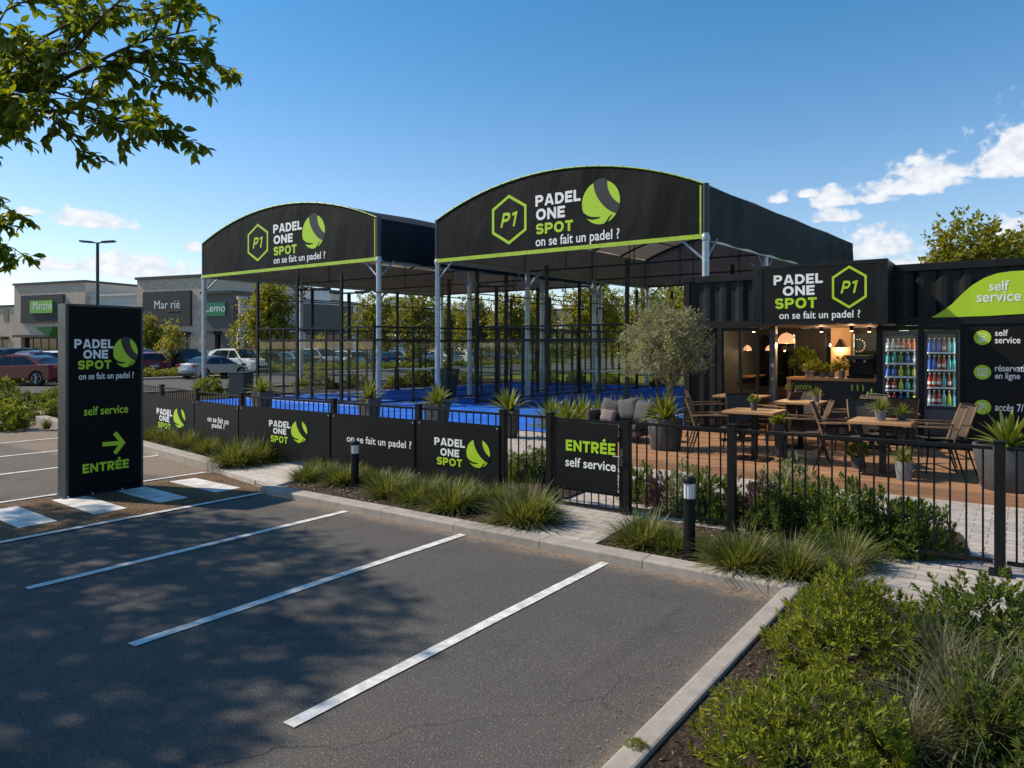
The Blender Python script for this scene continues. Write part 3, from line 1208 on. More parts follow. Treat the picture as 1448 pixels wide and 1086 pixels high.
def sword_leaves(n, L, W, m, name, rnd, seg=5, rise=(0.1, 1.25), droop=0.5):
    V, F = [], []
    for i in range(n):
        f = i / n
        a = i * 2.399 + rnd.uniform(-0.2, 0.2)
        ang = rise[0] + (rise[1] - rise[0]) * f + rnd.uniform(-0.12, 0.12)
        ll = L * rnd.uniform(0.8, 1.1) * (0.85 + 0.2 * f)
        p = np.array([0.02 * math.cos(a), 0.02 * math.sin(a), 0.05 * (1 - f)])
        s = np.array([-math.sin(a), math.cos(a), 0])
        k = len(V)
        for j in range(seg + 1):
            t = j / seg
            w = W * (0.55 + 1.6 * t * (1 - t) + 0.1) * (1 - t ** 3) + 0.001
            d = np.array([math.cos(a) * math.sin(ang), math.sin(a) * math.sin(ang), math.cos(ang)])
            nrm = np.cross(s, d)
            V += [p + s * w / 2 + nrm * w * 0.22, p, p - s * w / 2 + nrm * w * 0.22]
            p = p + d * ll / seg
            ang += droop * (0.25 + f) / seg
        for j in range(seg):
            q = k + 3 * j
            F += [(q, q + 1, q + 4, q + 3), (q + 1, q + 2, q + 5, q + 4)]
    return npmesh(name, np.array(V), np.array(F), m)


def limb(mb, a, b, r0, r1, m, rnd, bend=0.12, n=6):
    a, b = Vector(a), Vector(b)
    L = (b - a).length
    mid = [a.lerp(b, i / n) for i in range(n + 1)]
    for i in range(1, n):
        mid[i] += Vector((rnd.uniform(-1, 1), rnd.uniform(-1, 1), rnd.uniform(-0.6, 0.6))) * L * bend * 0.4
    mb.tube(mid, [r0 + (r1 - r0) * i / n for i in range(n + 1)], m, 7)
    return mid
# ---------------------------------------------------------------- ground, roads, kerbs, markings
def sheet(name, pts, z, m, thick=0.0):
    mb = MB()
    P = [(x, y, z) for x, y in pts]
    if thick:
        mb.prism([(x, y, z - thick) for x, y in pts], (0, 0, thick), m)
    else:
        mb.poly(P, m)
    return struct(mb.build(name))


ZS, ZP = 0.05, 0.062                                     # soil and paving levels behind the kerb
KY, KX = 5.30, -1.42                                     # kerb faces
sheet('ground', [(-1200, -300), (900, -300), (900, 1500), (-1200, 1500)], -0.03, lawn)
sheet('car_park', [(-60, -14), (KX, -14), (KX, KY + 0.02), (-9.4, KY + 0.55), (-20, 7.4), (-60, 7.4)], 0.0, asphalt)
sheet('access_road', [(-38.5, 7.4), (-27.0, 7.4), (-27.0, 110), (-38.5, 110)], -0.006, roadmat)
sheet('rear_car_park', [(-62.9, 13), (-39.2, 13), (-39.2, 110), (-62.9, 110)], -0.004, roadmat)
sheet('store_forecourt', [(-160, 13), (-62.9, 13), (-62.9, 41), (-160, 41)], -0.008, roadmat)
sheet('far_road', [(-26, 92), (30, 92), (30, 106), (-26, 106)], 0.0, roadmat)
sheet('paved_yard', [(-7.7, KY + 0.19), (6, KY + 0.19), (6, 12.3), (-26, 12.3), (-26, 8.3), (-20.2, 7.66), (-9.5, KY + 0.75), (-9.3, KY + 0.52)], ZP - 0.03, paver)
sheet('padel_court_surface', [(-22.0, 12.3), (-6.2, 12.3), (-5.4, 29.0), (-20.0, 29.0)], 0.045, bluec)

kb = MB()
kpts = [(-7.62, KY), (KX, KY)]
KW = 0.2
kb.prism([(-7.62, KY, -0.02), (KX, KY, -0.02), (KX + 0.16, KY + KW, -0.02), (-7.74, KY + KW, -0.02)], (0, 0, 0.098), kerbm)
struct(kb.build('kerb_bays', smooth=None, bevel=0.015))
kb = MB()
kb.prism([(KX, KY - 0.004, -0.02), (KX, -12, -0.02), (KX + 0.118, -12, -0.02), (KX + 0.118, KY + KW - 0.004, -0.02)], (0, 0, 0.094), kerbm)
struct(kb.build('kerb_planting', bevel=0.015))
kb = MB()
kb.prism([(-9.3, KY + 0.5, -0.02), (-9.5, KY + 0.76, -0.02), (-20.2, 7.66, -0.02), (-20.2, 7.42, -0.02)], (0, 0, 0.135), kerbm)
struct(kb.build('kerb_far_bays', bevel=0.015))
kb = MB()
kb.box(-39.2, -38.5, 7.4, 110, -0.03, 0.10, kerbm)
kb.box(-27.0, -26.75, 13, 110, -0.03, 0.10, kerbm)
struct(kb.build('kerb_access_road'))

# planting beds
sheet('bed_banner_fence', [(-7.5, KY + KW), (-4.15, KY + KW), (-4.3, 6.75), (-7.9, 6.75)], ZS, soil)
sheet('bed_far_banner', [(-9.42, KY + 0.76), (-9.0, 6.72), (-10.3, 6.78), (-14.5, 7.5), (-20, 8.3), (-20, 7.66)], ZS, soil)
sheet('bed_gate_right', [(-3.05, KY + KW), (KX + 0.16, KY + KW), (-1.0, 6.1), (-1.15, 6.72), (-3.15, 6.72)], ZS, soil)
sheet('bed_behind_fence', [(-4.2, 6.95), (-0.35, 6.95), (-0.5, 7.9), (-2.2, 8.5), (-3.2, 8.3), (-3.3, 7.0)], ZS + 0.004, soil)
sheet('bed_left_of_gate', [(-5.6, 6.95), (-4.3, 6.95), (-4.4, 8.2), (-5.6, 8.2)], ZS + 0.004, soil)
sheet('bed_shrubs', [(KX + 0.118, KY + KW), (KX + 0.118, -12), (8, -12), (8, 4.6), (0.2, 4.9), (-0.55, 5.35), (-0.95, 5.7)], ZS, soil)
sheet('bed_left_island', [(-21, 8.0), (-38.4, 8.0), (-38.4, 7.5), (-26, 7.5), (-26, 13.5), (-21, 13.5)], 0.03, soil)
sheet('bed_court_edge', [(-26.7, 13.5), (-22.6, 13.5), (-20.4, 29.3), (-5.0, 29.3), (-5.0, 32), (-26.7, 32)], 0.02, soil)
sheet('bed_hedge', [(-42.2, 13), (-39.2, 13), (-39.2, 70), (-42.2, 70)], 0.012, soil)
sheet('crossing_path', [(-9.42, KY + 0.5), (-7.62, KY + 0.2), (-7.9, 6.72), (-9.0, 6.72)], ZP, slabs, 0.1)
sheet('gate_path', [(-4.12, KY + KW), (-3.08, KY + KW), (-3.2, 6.95), (-4.28, 6.95)], ZP, paver, 0.1)
sheet('brown_strip', [(-9.78, -8), (-7.78, -8), (-7.62, KY + 0.16), (-9.4, KY + 0.5)], 0.005, dirt)


def line(name, x0, y0, x1, y1, w, m=whitep, z=0.006):
    d = Vector((x1 - x0, y1 - y0, 0)).normalized()
    s = Vector((-d.y, d.x, 0)) * w / 2
    mb = MB()
    n = 12
    rnd = random.Random(int(x0 * 100 + y0 * 10))
    L, R_ = [], []
    for i in range(n + 1):
        p = Vector((x0, y0, z)).lerp(Vector((x1, y1, z)), i / n)
        L.append(p + s * (1 + rnd.uniform(-0.04, 0.04)))
        R_.append(p - s * (1 + rnd.uniform(-0.04, 0.04)))
    mb.grid([L, R_], m)
    return struct(mb.build(name))


for x, y0, y1 in ((-6.02, 2.2, KY - 0.03), (-4.37, 2.15, KY - 0.03), (-2.84, 2.13, KY - 0.03)):
    line('parking_line', x, y0, x, y1, 0.082)
line('parking_line', -7.72, -8, -7.60, KY + 0.1, 0.075, z=0.010)
line('parking_line', -9.86, -8, -9.5, KY + 0.42, 0.07, z=0.010)
for x in (-11.6, -13.5, -15.4, -17.3):
    line('parking_line', x - 0.2, 0.5, x, KY + 0.8 + (-9.4 - x) * 0.14, 0.09)
for k in range(9):
    y = 5.05 - 0.705 * k
    mb = MB()
    mb.prism([(-9.22, y - 0.01, 0), (-8.08, y - 0.05, 0), (-8.08, y + 0.29, 0), (-9.18, y + 0.33, 0)], (0, 0, 0.011), slabw)
    struct(mb.build('crosswalk_stripe'))
# white court lines
for a, b in (((-21.6, 14.4), (-20.1, 26.8)), ((-15.6, 14.4), (-14.4, 26.8)), ((-21.6, 14.4), (-15.6, 14.4)), ((-20.1, 26.8), (-14.4, 26.8)),
             ((-20.9, 20.3), (-15.0, 20.3)), ((-13.6, 17.0), (-12.8, 28)), ((-7.2, 17.0), (-6.5, 28)), ((-13.6, 17), (-7.2, 17)), ((-13.2, 22.4), (-6.8, 22.4)),
             ((-12.8, 28), (-6.5, 28)), ((-18.4, 14.4), (-17.3, 26.8)), ((-10.4, 17), (-9.6, 28))):
    line('court_line', *a, *b, 0.06, whitev, 0.050)

# ---------------------------------------------------------------- timber deck
DZ = 0.15
db = MB()
dk = []
y = 9.62
while y < 13.3:
    rnd = random.Random(int(y * 1000))
    x = -6.35
    while x < 3.4:
        x1 = min(3.5, x + rnd.uniform(1.6, 2.6))
        db.box(x, x1 - 0.004, y, y + 0.112, DZ - 0.025, DZ + rnd.uniform(-0.0015, 0.0015), deckm)
        x = x1
    y += 0.118
db.box(-6.35, 3.5, 9.59, 9.615, 0.02, DZ - 0.004, deckm)
db.box(-6.38, -6.352, 9.59, 13.3, 0.02, DZ - 0.004, deckm)
struct(db.build('timber_deck', bevel=0))
sheet('deck_underlay', [(-6.3, 9.64), (3.4, 9.64), (3.4, 13.3), (-6.3, 13.3)], 0.09, soil)

# ---------------------------------------------------------------- sign faces
def on(face, px, py):
    dx, dy, dz = pdir(px, py)
    d = Vector((dx, dy, dz))
    c = Vector((0, 0, CAMH))
    t = (face.O - c).dot(face.N) / d.dot(face.N)
    p = c + d * t - face.O
    return p.dot(face.U), p.dot(face.V)


def fbx(face, x0, yt, yb, x1):
    xa, za = on(face, x0, yt)
    zb = on(face, x0, yb)[1]
    xb = on(face, x1, yt)[0]
    return xa, zb, xb - xa, za - zb


def C_(face, parent, word, b, m, **k):
    return caps(face, parent, word, *fbx(face, *b), m, **k)


def T_(face, parent, s, b, m, **k):
    return text(face, parent, s, *fbx(face, *b), m, **k)


def ball_px(face, parent, cx, cy, rx, ry, back=panelm, band=bandm):
    x, z = on(face, cx, cy)
    x1, _ = on(face, cx + rx, cy)
    _, z1 = on(face, cx, cy - ry)
    return ball(face, parent, x, z, x1 - x, z1 - z, greenv, band, back)


def hex_px(face, parent, cx, cy, rx, ry):
    x, z = on(face, cx, cy)
    x1, _ = on(face, cx + rx, cy)
    _, z1 = on(face, cx, cy - ry)
    return hexagon(face, parent, x, z, x1 - x, z1 - z, greenv)


# ---------------------------------------------------------------- the two arched canopies
def make_canopy(name, label, XL, XR, Y, depth, ze, zt, za, shear, fcol, extra):
    t = thing(name, label, 'canopy', ((XL + XR) / 2, Y, 0))
    W = XR - XL
    sx = lambda y: (y - Y) * shear

    def archz(u):                                        # circular arc through eaves and crown
        h = za - zt
        R_ = (W * W / 4 + h * h) / (2 * h)
        x = (u - 0.5) * W
        return zt - (R_ - h) + math.sqrt(R_ * R_ - x * x)
    n = 28
    fb = MB()
    top = [(XL + W * i / n, Y, archz(i / n)) for i in range(n + 1)]
    fb.prism([(XL, Y, ze), (XR, Y, ze)] + top[::-1], (0, 0.03, 0), banner)
    front = fb.build('front_banner', t)
    tr = MB()
    tr.box(XL + 0.02, XR - 0.02, Y - 0.025, Y - 0.003, ze - 0.03, ze + 0.075, greent)
    tr.tube([(x, y - 0.012, z + 0.012) for x, y, z in top], 0.017, greent, 6)
    tr.box(XR - 0.09, XR - 0.05, Y - 0.018, Y - 0.003, ze + 0.08, zt - 0.02, greent)
    tr.build('green_piping', front)
    eb = MB()
    for i in range(1, 24):
        u = i / 24
        eb.lathe((XL + W * u, Y - 0.035, archz(u) + 0.02), [(0, 0.012), (0.010, 0.012), (0.010, -0.012), (0, -0.012)], galv, 6)
    eb.build('eyelet', front)
    ys = [Y + depth * i / 8 for i in range(9)]
    rb = MB()
    rb.grid([[(XL + W * i / n + sx(y), y, archz(i / n) + 0.03 - (0.03 if k % 2 else 0)) for i in range(n + 1)] for k, y in enumerate(ys)], roofm)
    rb.build('roof_membrane', t, smooth=40)
    lb = MB()
    lb.grid([[(XL + 0.05 + (W - 0.1) * i / n + sx(y), min(y, Y + depth - 0.03), archz(i / n) - 0.02 - (0.03 if k % 2 else 0)) for i in range(n + 1)] for k, y in enumerate(ys)], lining, True)
    for xx in (XL + 0.05, XR - 0.05):
        lb.grid([[(xx + sx(y), y, z) for z in (ze + 0.06, zt)] for y in (Y + 0.05, Y + depth - 0.05)], lining)
    yb = Y + depth - 0.05
    lb.prism([(XL + 0.06 + sx(yb), yb, ze + 0.05), (XR - 0.06 + sx(yb), yb, ze + 0.05)] + [(x * 0.99 + XL * 0.005 + XR * 0.005 + sx(yb), yb, z - 0.05) for x, _, z in top[::-1]], (0, 0.01, 0), lining)
    lb.build('roof_lining', t, smooth=40)
    for xx, nm in ((XL, 0), (XR, 1)):
        cb = MB()
        rnd = random.Random(nm + int(XL * 10))
        cols, rows = 60, 8
        P = []
        for i in range(cols + 1):
            y = Y + 0.04 + (depth - 0.04) * i / cols
            col = []
            for j in range(rows + 1):
                z = ze + (zt - ze) * j / rows + (-0.02 * math.sin(i * 0.8) if j == 0 else 0)
                wv = 0.03 * noise.noise(Vector((i * 0.33 - j * 0.16, j * 0.22, nm * 7 + XL))) * math.sin(PI * j / rows) * 1.8
                col.append((xx + sx(y) + wv, y, z))
            P.append(col)
        cb.grid(P, curtain, nm == 0)
        cb.build('side_curtain', t, smooth=60)
    bb = MB()
    yb = Y + depth
    bb.prism([(XL + sx(yb), yb, ze), (XR + sx(yb), yb, ze)] + [(x + sx(yb), yb, z) for x, _, z in top[::-1]], (0, 0.02, 0), curtain)
    bb.build('rear_banner', t)
    # steel frame
    npost = 4
    for i in range(npost):
        y = Y + 0.06 + (depth - 0.12) * i / (npost - 1)
        for xx, sg in ((XL, 1), (XR, -1)):
            x = xx + sx(y) + sg * (-0.02 if i == 0 else 0.12)
            pb = MB()
            r = 0.082
            pb.tube([(x, y, 0.02), (x, y, ze + 0.1)], r, galv, 12)
            pb.tube([(x, y, ze + 0.1), (x, y, zt + 0.02)], r * 0.99, galv if i else dsteel, 12)
            pb.lathe((x, y, ze), [(0.10, -0.07), (0.105, -0.05), (0.105, 0.03), (0.095, 0.05)], galv, 12)
            pb.box(x - 0.17, x + 0.17, y - 0.17, y + 0.17, 0.01, 0.065, galv)
            pb.build('post', t, smooth=40)
            bb = MB()
            bb.tube([(x, y, ze - 0.55), (x + sg * 0.62, y, ze + 0.02)], 0.028, galv, 6)
            for s2 in ((1,) if i == 0 else (-1,) if i == npost - 1 else (1, -1)):
                bb.tube([(x, y, ze - 0.55), (x + sx(Y + 0.6 * s2) * 1.0, y + s2 * 0.6, ze + 0.02)], 0.028, galv, 6)
            bb.build('brace', t)
    for xx in (XL + 0.08, XR - 0.08):
        eb = MB()
        eb.bar((xx, Y + 0.1, ze + 0.02), (xx + sx(Y + depth), Y + depth - 0.1, ze + 0.02), 0.08, 0.14, galv)
        eb.build('eave_beam', t)
    for i in range(7):
        y = Y + 0.12 + (depth - 0.24) * i / 6
        ab = MB()
        ab.tube([(XL + 0.08 + (W - 0.16) * k / 16 + sx(y), y, archz(0.01 + 0.98 * k / 16) - 0.13) for k in range(17)], 0.04, dsteel, 6)
        if i % 2 == 0:
            ab.tube([(XL + 0.1 + sx(y), y, ze + 0.03), (XR - 0.1 + sx(y), y, ze + 0.03)], 0.03, dsteel, 6)
            for u in (0.2, 0.5, 0.8):
                ab.tube([(XL + W * u + sx(y), y, ze + 0.03), (XL + W * u + sx(y), y, archz(u) - 0.13)], 0.018, dsteel, 5)
        ab.build('roof_truss', t)
    for u in (0.17, 0.34, 0.5, 0.66, 0.83):
        pb = MB()
        pb.tube([(XL + W * u, Y + 0.1, archz(u) - 0.09), (XL + W * u + sx(Y + depth), Y + depth - 0.1, archz(u) - 0.09)], 0.025, dsteel, 5)
        pb.build('purlin', t)
    return t, front


SH = 0.075
canL, frL = make_canopy('arched_canopy', 'smaller left black arched canopy over a blue court, farther from the container bar', -25.1, -15.78, 15.0, 12.4, 4.40, 5.66, 6.56, SH, 0, 0)
FL = facade(15.0)
hex_px(FL, frL, 364.6, 343, 15.8, 25)
C_(FL, frL, 'PADEL', (386.5, 318, 330.3, 427), whitev)
C_(FL, frL, 'ONE', (387, 333.6, 345.7, 414), whitev)
C_(FL, frL, 'SPOT', (387, 349.4, 361.7, 419.5), greenv)
T_(FL, frL, 'on se fait un padel ?', (387, 363.5, 376.2, 460), whitev)
ball_px(FL, frL, 443.3, 327.7, 16.2, 23.7, banner)
canR, frR = make_canopy('arched_canopy', 'larger black arched canopy directly left of the container bar', -14.28, -6.05, 16.0, 12.4, 4.33, 5.56, 6.46, SH, 0, 0)
FR = facade(16.0)
hex_px(FR, frR, 719.8, 310.5, 26.8, 33)
C_(FR, frR, 'PADEL', (757.3, 276.8, 292.5, 821), whitev)
C_(FR, frR, 'ONE', (758, 296, 312, 799), whitev)
C_(FR, frR, 'SPOT', (758, 316.8, 331.8, 810.3), greenv)
T_(FR, frR, 'on se fait un padel ?', (757.5, 335, 353, 876), whitev)
ball_px(FR, frR, 849.5, 286, 27.3, 31, banner)

# ---------------------------------------------------------------- padel cages
def make_cage(label, x0, x1, y0, y1, sh, hp, tall):
    t = thing('padel_cage', label, 'court cage', ((x0 + x1) / 2, (y0 + y1) / 2, 0.05))
    f = lambda x, y: (x + (y - y0) * sh, y)
    zz = 0.05
    pts = []
    nx, ny = 8, 8
    for i in range(nx + 1):
        pts += [(x0 + (x1 - x0) * i / nx, y0), (x0 + (x1 - x0) * i / nx, y1)]
    for j in range(1, ny):
        pts += [(x0, y0 + (y1 - y0) * j / ny), (x1, y0 + (y1 - y0) * j / ny)]
    for k, p in enumerate(pts):
        X, Y = f(*p)
        pb = MB()
        h = hp + (tall if (k % 3 == 0) else 0)
        w = 0.03 if k % 3 else 0.05
        pb.box(X - w, X + w, Y - w * 0.7, Y + w * 0.7, zz - 0.02, h, black)
        pb.box(X - 0.1, X + 0.1, Y - 0.1, Y + 0.1, zz, zz + 0.02, black)
        pb.build('post', t)
    c = [f(x0, y0), f(x1, y0), f(x1, y1), f(x0, y1)]
    for i in range(4):
        a, b = c[i], c[(i + 1) % 4]
        rb = MB()
        for z in (hp - 0.03, hp - 0.42, zz + 0.08):
            rb.bar((*a, z), (*b, z), 0.05, 0.05, black)
        if i != 0:
            rb.bar((*a, hp + 1.0), (*b, hp + 1.0), 0.03, 0.03, black)
        rb.build('rail', t)
        gb = MB()
        gb.prism([(*a, zz + 0.12), (*b, zz + 0.12), (*b, hp - 0.46), (*a, hp - 0.46)], (0.006, 0.006, 0), courtg)
        gb.build('glass_wall', t)
    return t


make_cage('far left glass and black post cage round the court under the left canopy', -21.4, -15.7, 14.8, 27.0, 0.1, 2.42, 1.6)
make_cage('glass and black post cage round the court under the right canopy', -13.7, -6.9, 17.2, 28.2, SH, 2.42, 1.7)


def flood(px, d, ytop, label, arms=2):
    x, y = D(px, d)
    z = CAMH + d * (HOR - ytop) / FPX
    t = thing('court_floodlight', label, 'floodlight', (x, y, 0.05), 'floodlight masts beside the courts')
    b = MB()
    b.tube([(x, y, 0.04), (x, y, z)], 0.06, black, 8)
    b.box(x - 0.12, x + 0.12, y - 0.12, y + 0.12, 0.04, 0.07, black)
    b.build('mast', t)
    b = MB()
    b.bar((x - 0.5, y - 0.2, z), (x + 0.5, y + 0.2, z), 0.06, 0.05, black)
    b.build('crossarm', t)
    for s in (-1, 1):
        b = MB()
        b.rbox((x + 0.42 * s, y + 0.17 * s, z + 0.03), (0.2, 0.1, 0.03), dsteel, 0.4)
        b.build('lamp_head', t)
    return t


flood(441.5, 24.5, 410, 'left of the two T-shaped black floodlight masts in the open front of the left court')
flood(493.5, 23.0, 414.5, 'right of the two T-shaped black floodlight masts in the open front of the left court')
flood(702, 22.0, 405, 'black floodlight mast standing under the middle of the right canopy')

# a padel net in each court
for (xa, ya, xb, yb, lb) in ((-20.9, 20.9, -15.1, 20.9, 'low dark padel net across the left court'), (-13.3, 22.8, -6.5, 22.8, 'low dark padel net across the right court')):
    t = thing('padel_net', lb, 'net', ((xa + xb) / 2, ya, 0.045))
    for x in (xa, xb):
        b = MB()
        b.tube([(x, ya, 0.04), (x, ya, 1.0)], 0.035, black, 8)
        b.build('net_post', t)
    b = MB()
    for k in range(10):
        b.tube([(xa, ya, 0.12 + k * 0.085), (xb, ya, 0.12 + k * 0.085)], 0.005, black, 4)
    for k in range(60):
        x = xa + (xb - xa) * k / 59
        b.tube([(x, ya, 0.1), (x, ya, 0.9)], 0.004, black, 4)
    b.build('mesh', t)
    b = MB()
    b.box(xa, xb, ya - 0.01, ya + 0.01, 0.885, 0.94, whitev)
    b.build('tape', t)

# ---------------------------------------------------------------- totem sign
KXF = -9.2
kt = thing('totem_sign', 'tall black entrance totem with green arrow standing on the brown crossing strip', 'sign', (-9.3, 4.2, 0))
b = MB()
b.box(KXF - 0.19, KXF - 0.012, 3.80, 4.65, 0.03, 2.29, kioskm)
kb_ = b.build('body', kt)
b = MB()
for y0, y1 in ((3.765, 3.80), (4.65, 4.68)):
    b.box(KXF - 0.21, KXF + 0.006, y0, y1, 0.02, 2.31, kioskf)
b.box(KXF - 0.21, KXF + 0.006, 3.801, 4.649, 2.28, 2.31, kioskf)
b.build('frame', kt, bevel=0.006)
b = MB()
b.box(KXF - 0.17, KXF - 0.03, 3.82, 4.63, 0.0, 0.03, black)
b.build('plinth', kt)
b = MB()
b.box(KXF - 0.27, KXF + 0.065, 3.72, 4.73, 0.002, 0.016, dsteel)
for x in (KXF - 0.24, KXF + 0.038):
    for y in (3.78, 4.05, 4.4, 4.67):
        b.tube([(x, y, 0.016), (x, y, 0.034)], 0.013, galv, 6)
b.build('base_plate', kt)
FK = facing_x(KXF)
b = MB()
b.box(KXF - 0.011, KXF - 0.001, 3.803, 4.647, 0.035, 2.277, kioskm)
kf = b.build('face_panel', kt)
C_(FK, kf, 'PADEL', (105, 479.5, 492.6, 160.4), whitev)
C_(FK, kf, 'ONE', (117.6, 494.8, 507.3, 152.7), whitev)
C_(FK, kf, 'SPOT', (110, 509.8, 522.6, 157), greenv)
T_(FK, kf, 'on se fait un padel ?', (111.3, 527.6, 540, 189), whitev)
ball_px(FK, kf, 177.5, 498.4, 17.0, 20.8, kioskm)
T_(FK, kf, 'self service', (118.5, 575.5, 588, 181), greenv, bold=0.014)
C_(FK, kf, 'ENTRÉE', (116.5, 656.8, 669.8, 182), greenv)
b = MB()
p0, p1 = on(FK, 144.7, 628.3), on(FK, 173.5, 626.0)
h0, h1 = on(FK, 162.0, 612.0), on(FK, 162.0, 641.0)
tw = abs(on(FK, 150, 625)[1] - on(FK, 150, 631)[1])
for j, pl in enumerate(([p0, (p1[0] - 0.02, p1[1])], [h0, (p1[0], p1[1]), h1])):
    L, R_ = ribbon(pl, tw)
    V, F = [], []
    for q, (a, c) in enumerate(zip(L, R_)):
        V += [a, c]
        if q:
            F.append((2 * q - 2, 2 * q - 1, 2 * q + 1, 2 * q))
    put2d(b, FK, V, F, 0, 0, 1, 1, greenv, 0.004 + 0.0004 * j)
b.build('arrow', kf)

# ---------------------------------------------------------------- fence, gate, banners
FY0, FTOP = 6.70, 1.04


def fpt(px):
    dx, dy, _ = pdir(px, 0)
    X = FY0 * dx / dy
    if X > -10.1:
        return X, FY0
    d = (FY0 - 1.586) / (dy + 0.157 * dx)
    return dx * d, dy * d


def fence_run(t, pts, ends=(True, True)):
    for i, p in enumerate(pts):
        b = MB()
        w = 0.037
        b.box(p[0] - w, p[0] + w, p[1] - w, p[1] + w, 0.03, FTOP + 0.015, black)
        b.box(p[0] - w - 0.006, p[0] + w + 0.006, p[1] - w - 0.006, p[1] + w + 0.006, FTOP + 0.015, FTOP + 0.03, black)
        b.box(p[0] - 0.075, p[0] + 0.075, p[1] - 0.075, p[1] + 0.075, 0.03, 0.062, black)
        b.build('post', t, bevel=0.004)
    for p, q in zip(pts[:-1], pts[1:]):
        b = MB()
        L = math.hypot(q[0] - p[0], q[1] - p[1])
        ux, uy = (q[0] - p[0]) / L, (q[1] - p[1]) / L
        a = (p[0] + ux * 0.045, p[1] + uy * 0.045)
        c = (q[0] - ux * 0.045, q[1] - uy * 0.045)
        b.bar((*a, FTOP - 0.03), (*c, FTOP - 0.03), 0.03, 0.026, black)
        b.bar((*a, 0.13), (*c, 0.13), 0.03, 0.03, black)
        n = max(2, int(L / 0.105))
        for k in range(1, n):
            x, y = p[0] + ux * L * k / n, p[1] + uy * L * k / n
            b.tube([(x, y, 0.135), (x, y, FTOP - 0.035)], 0.0085, black, 6, False)
        b.build('bar_panel', t)


fl = thing('metal_fence', 'black metal bar fence carrying the banner row left of the gate', 'fence', (*fpt(472), 0.03))
LP = [fpt(x) for x in (140, 176, 229, 279, 342, 472, 592, 712, 778)]
fence_run(fl, LP)
fr = thing('metal_fence', 'black metal bar fence running right of the gate past the bollard light', 'fence', (*fpt(1035), 0.03))
fence_run(fr, [fpt(x) for x in (887, 1035, 1414)] + [(1.75, FY0), (3.6, FY0)])


def banner_on(p, q, z0, z1, label):
    L = math.hypot(q[0] - p[0], q[1] - p[1])
    U = Vector(((q[0] - p[0]) / L, (q[1] - p[1]) / L, 0))
    N = Vector((U.y, -U.x, 0))
    O = Vector((p[0], p[1], 0)) + N * 0.05
    f = Face(O, U, (0, 0, 1), N)
    b = MB()
    a0, a1 = 0.028, L - 0.028
    pts = [f.at(a0, z0, 0), f.at(a1, z0, 0), f.at(a1, z1, 0), f.at(a0, z1, 0)]
    b.prism(pts, -N * 0.012, panelm)
    o = b.build('fence_banner', None, (p[0] + U.x * L / 2, p[1] + U.y * L / 2, z0))
    tag(o, label, 'banner', 'black banners on the fence')
    g = MB()
    for x in (a0 + 0.03, a1 - 0.03):
        for z in (z0 + 0.04, z1 - 0.04):
            g.prism([f.at(x + 0.012 * math.cos(q_), z + 0.012 * math.sin(q_), 0.003) for q_ in np.linspace(0, 2 * PI, 9)[:-1]], -N * 0.004, galv)
    g.build('eyelet', o)
    return f, o


f, o = banner_on(LP[1], LP[3], 0.12, 0.86, 'black fence banner with the small ball logo, nearest the totem sign')
C_(f, o, 'PADEL', (221.8, 576.6, 585, 244), whitev)
C_(f, o, 'ONE', (225.5, 586.7, 594.6, 240), whitev)
C_(f, o, 'SPOT', (224, 596, 604, 241.5), greenv)
ball_px(f, o, 253.7, 590.8, 8.4, 14, band=panelm)
f, o = banner_on(LP[3], LP[4], 0.12, 0.86, 'narrow black fence banner with only the two-line slogan, between the two far logo banners')
T_(f, o, 'on se fait un', (293.7, 587.5, 595.5, 323.5), whitev)
T_(f, o, 'padel ?', (300, 597, 606, 318), whitev)
f, o = banner_on(LP[4], LP[5], 0.12, 0.87, 'black fence banner with ball logo, left of the one-line slogan banner')
C_(f, o, 'PADEL', (380.7, 593.7, 602.7, 411), whitev)
C_(f, o, 'ONE', (386.5, 604.7, 612.8, 405), whitev)
C_(f, o, 'SPOT', (383, 615, 624.4, 407), greenv)
ball_px(f, o, 423.3, 610.5, 11.5, 15.7, band=panelm)
f, o = banner_on(LP[5], LP[6], 0.12, 0.87, 'black fence banner with a one-line white slogan behind the far bollard light')
T_(f, o, 'on se fait un padel ?', (490.6, 614.5, 627.5, 582), whitev)
f, o = banner_on(LP[6], LP[7], 0.16, 0.88, 'black fence banner with the largest ball logo, nearest the gate')
C_(f, o, 'PADEL', (614.5, 618, 628.8, 657.7), whitev)
C_(f, o, 'ONE', (623, 633.2, 643.8, 649.6), whitev)
C_(f, o, 'SPOT', (618, 645.6, 656.3, 653.7), greenv)
T_(f, o, 'on se fait un padel ?', (619, 660, 668, 652.5), bandm)
ball_px(f, o, 676.3, 641.2, 16.8, 20.3, band=panelm)

gx0, gx1 = fpt(778)[0] + 0.08, fpt(887)[0] - 0.07
gt = thing('entrance_gate', 'black entrance gate with a solid sign panel closing the paved path', 'gate', ((gx0 + gx1) / 2, FY0, 0.06))
b = MB()
for x in (gx0, gx1):
    b.box(x - 0.016, x + 0.016, FY0 - 0.016, FY0 + 0.016, 0.075, 1.02, black)
for z in (0.09, 0.25, 1.0):
    b.box(gx0 + 0.017, gx1 - 0.017, FY0 - 0.014, FY0 + 0.014, z - 0.014, z + 0.014, black)
n = 9
for k in range(1, n):
    x = gx0 + (gx1 - gx0) * k / n
    b.tube([(x, FY0, 0.1), (x, FY0, 0.24)], 0.007, black, 6)
b.build('gate_frame', gt)
b = MB()
b.box(gx0 + 0.03, gx1 - 0.03, FY0 - 0.035, FY0 - 0.018, 0.26, 0.985, panelm)
gp = b.build('sign_panel', gt)
b = MB()
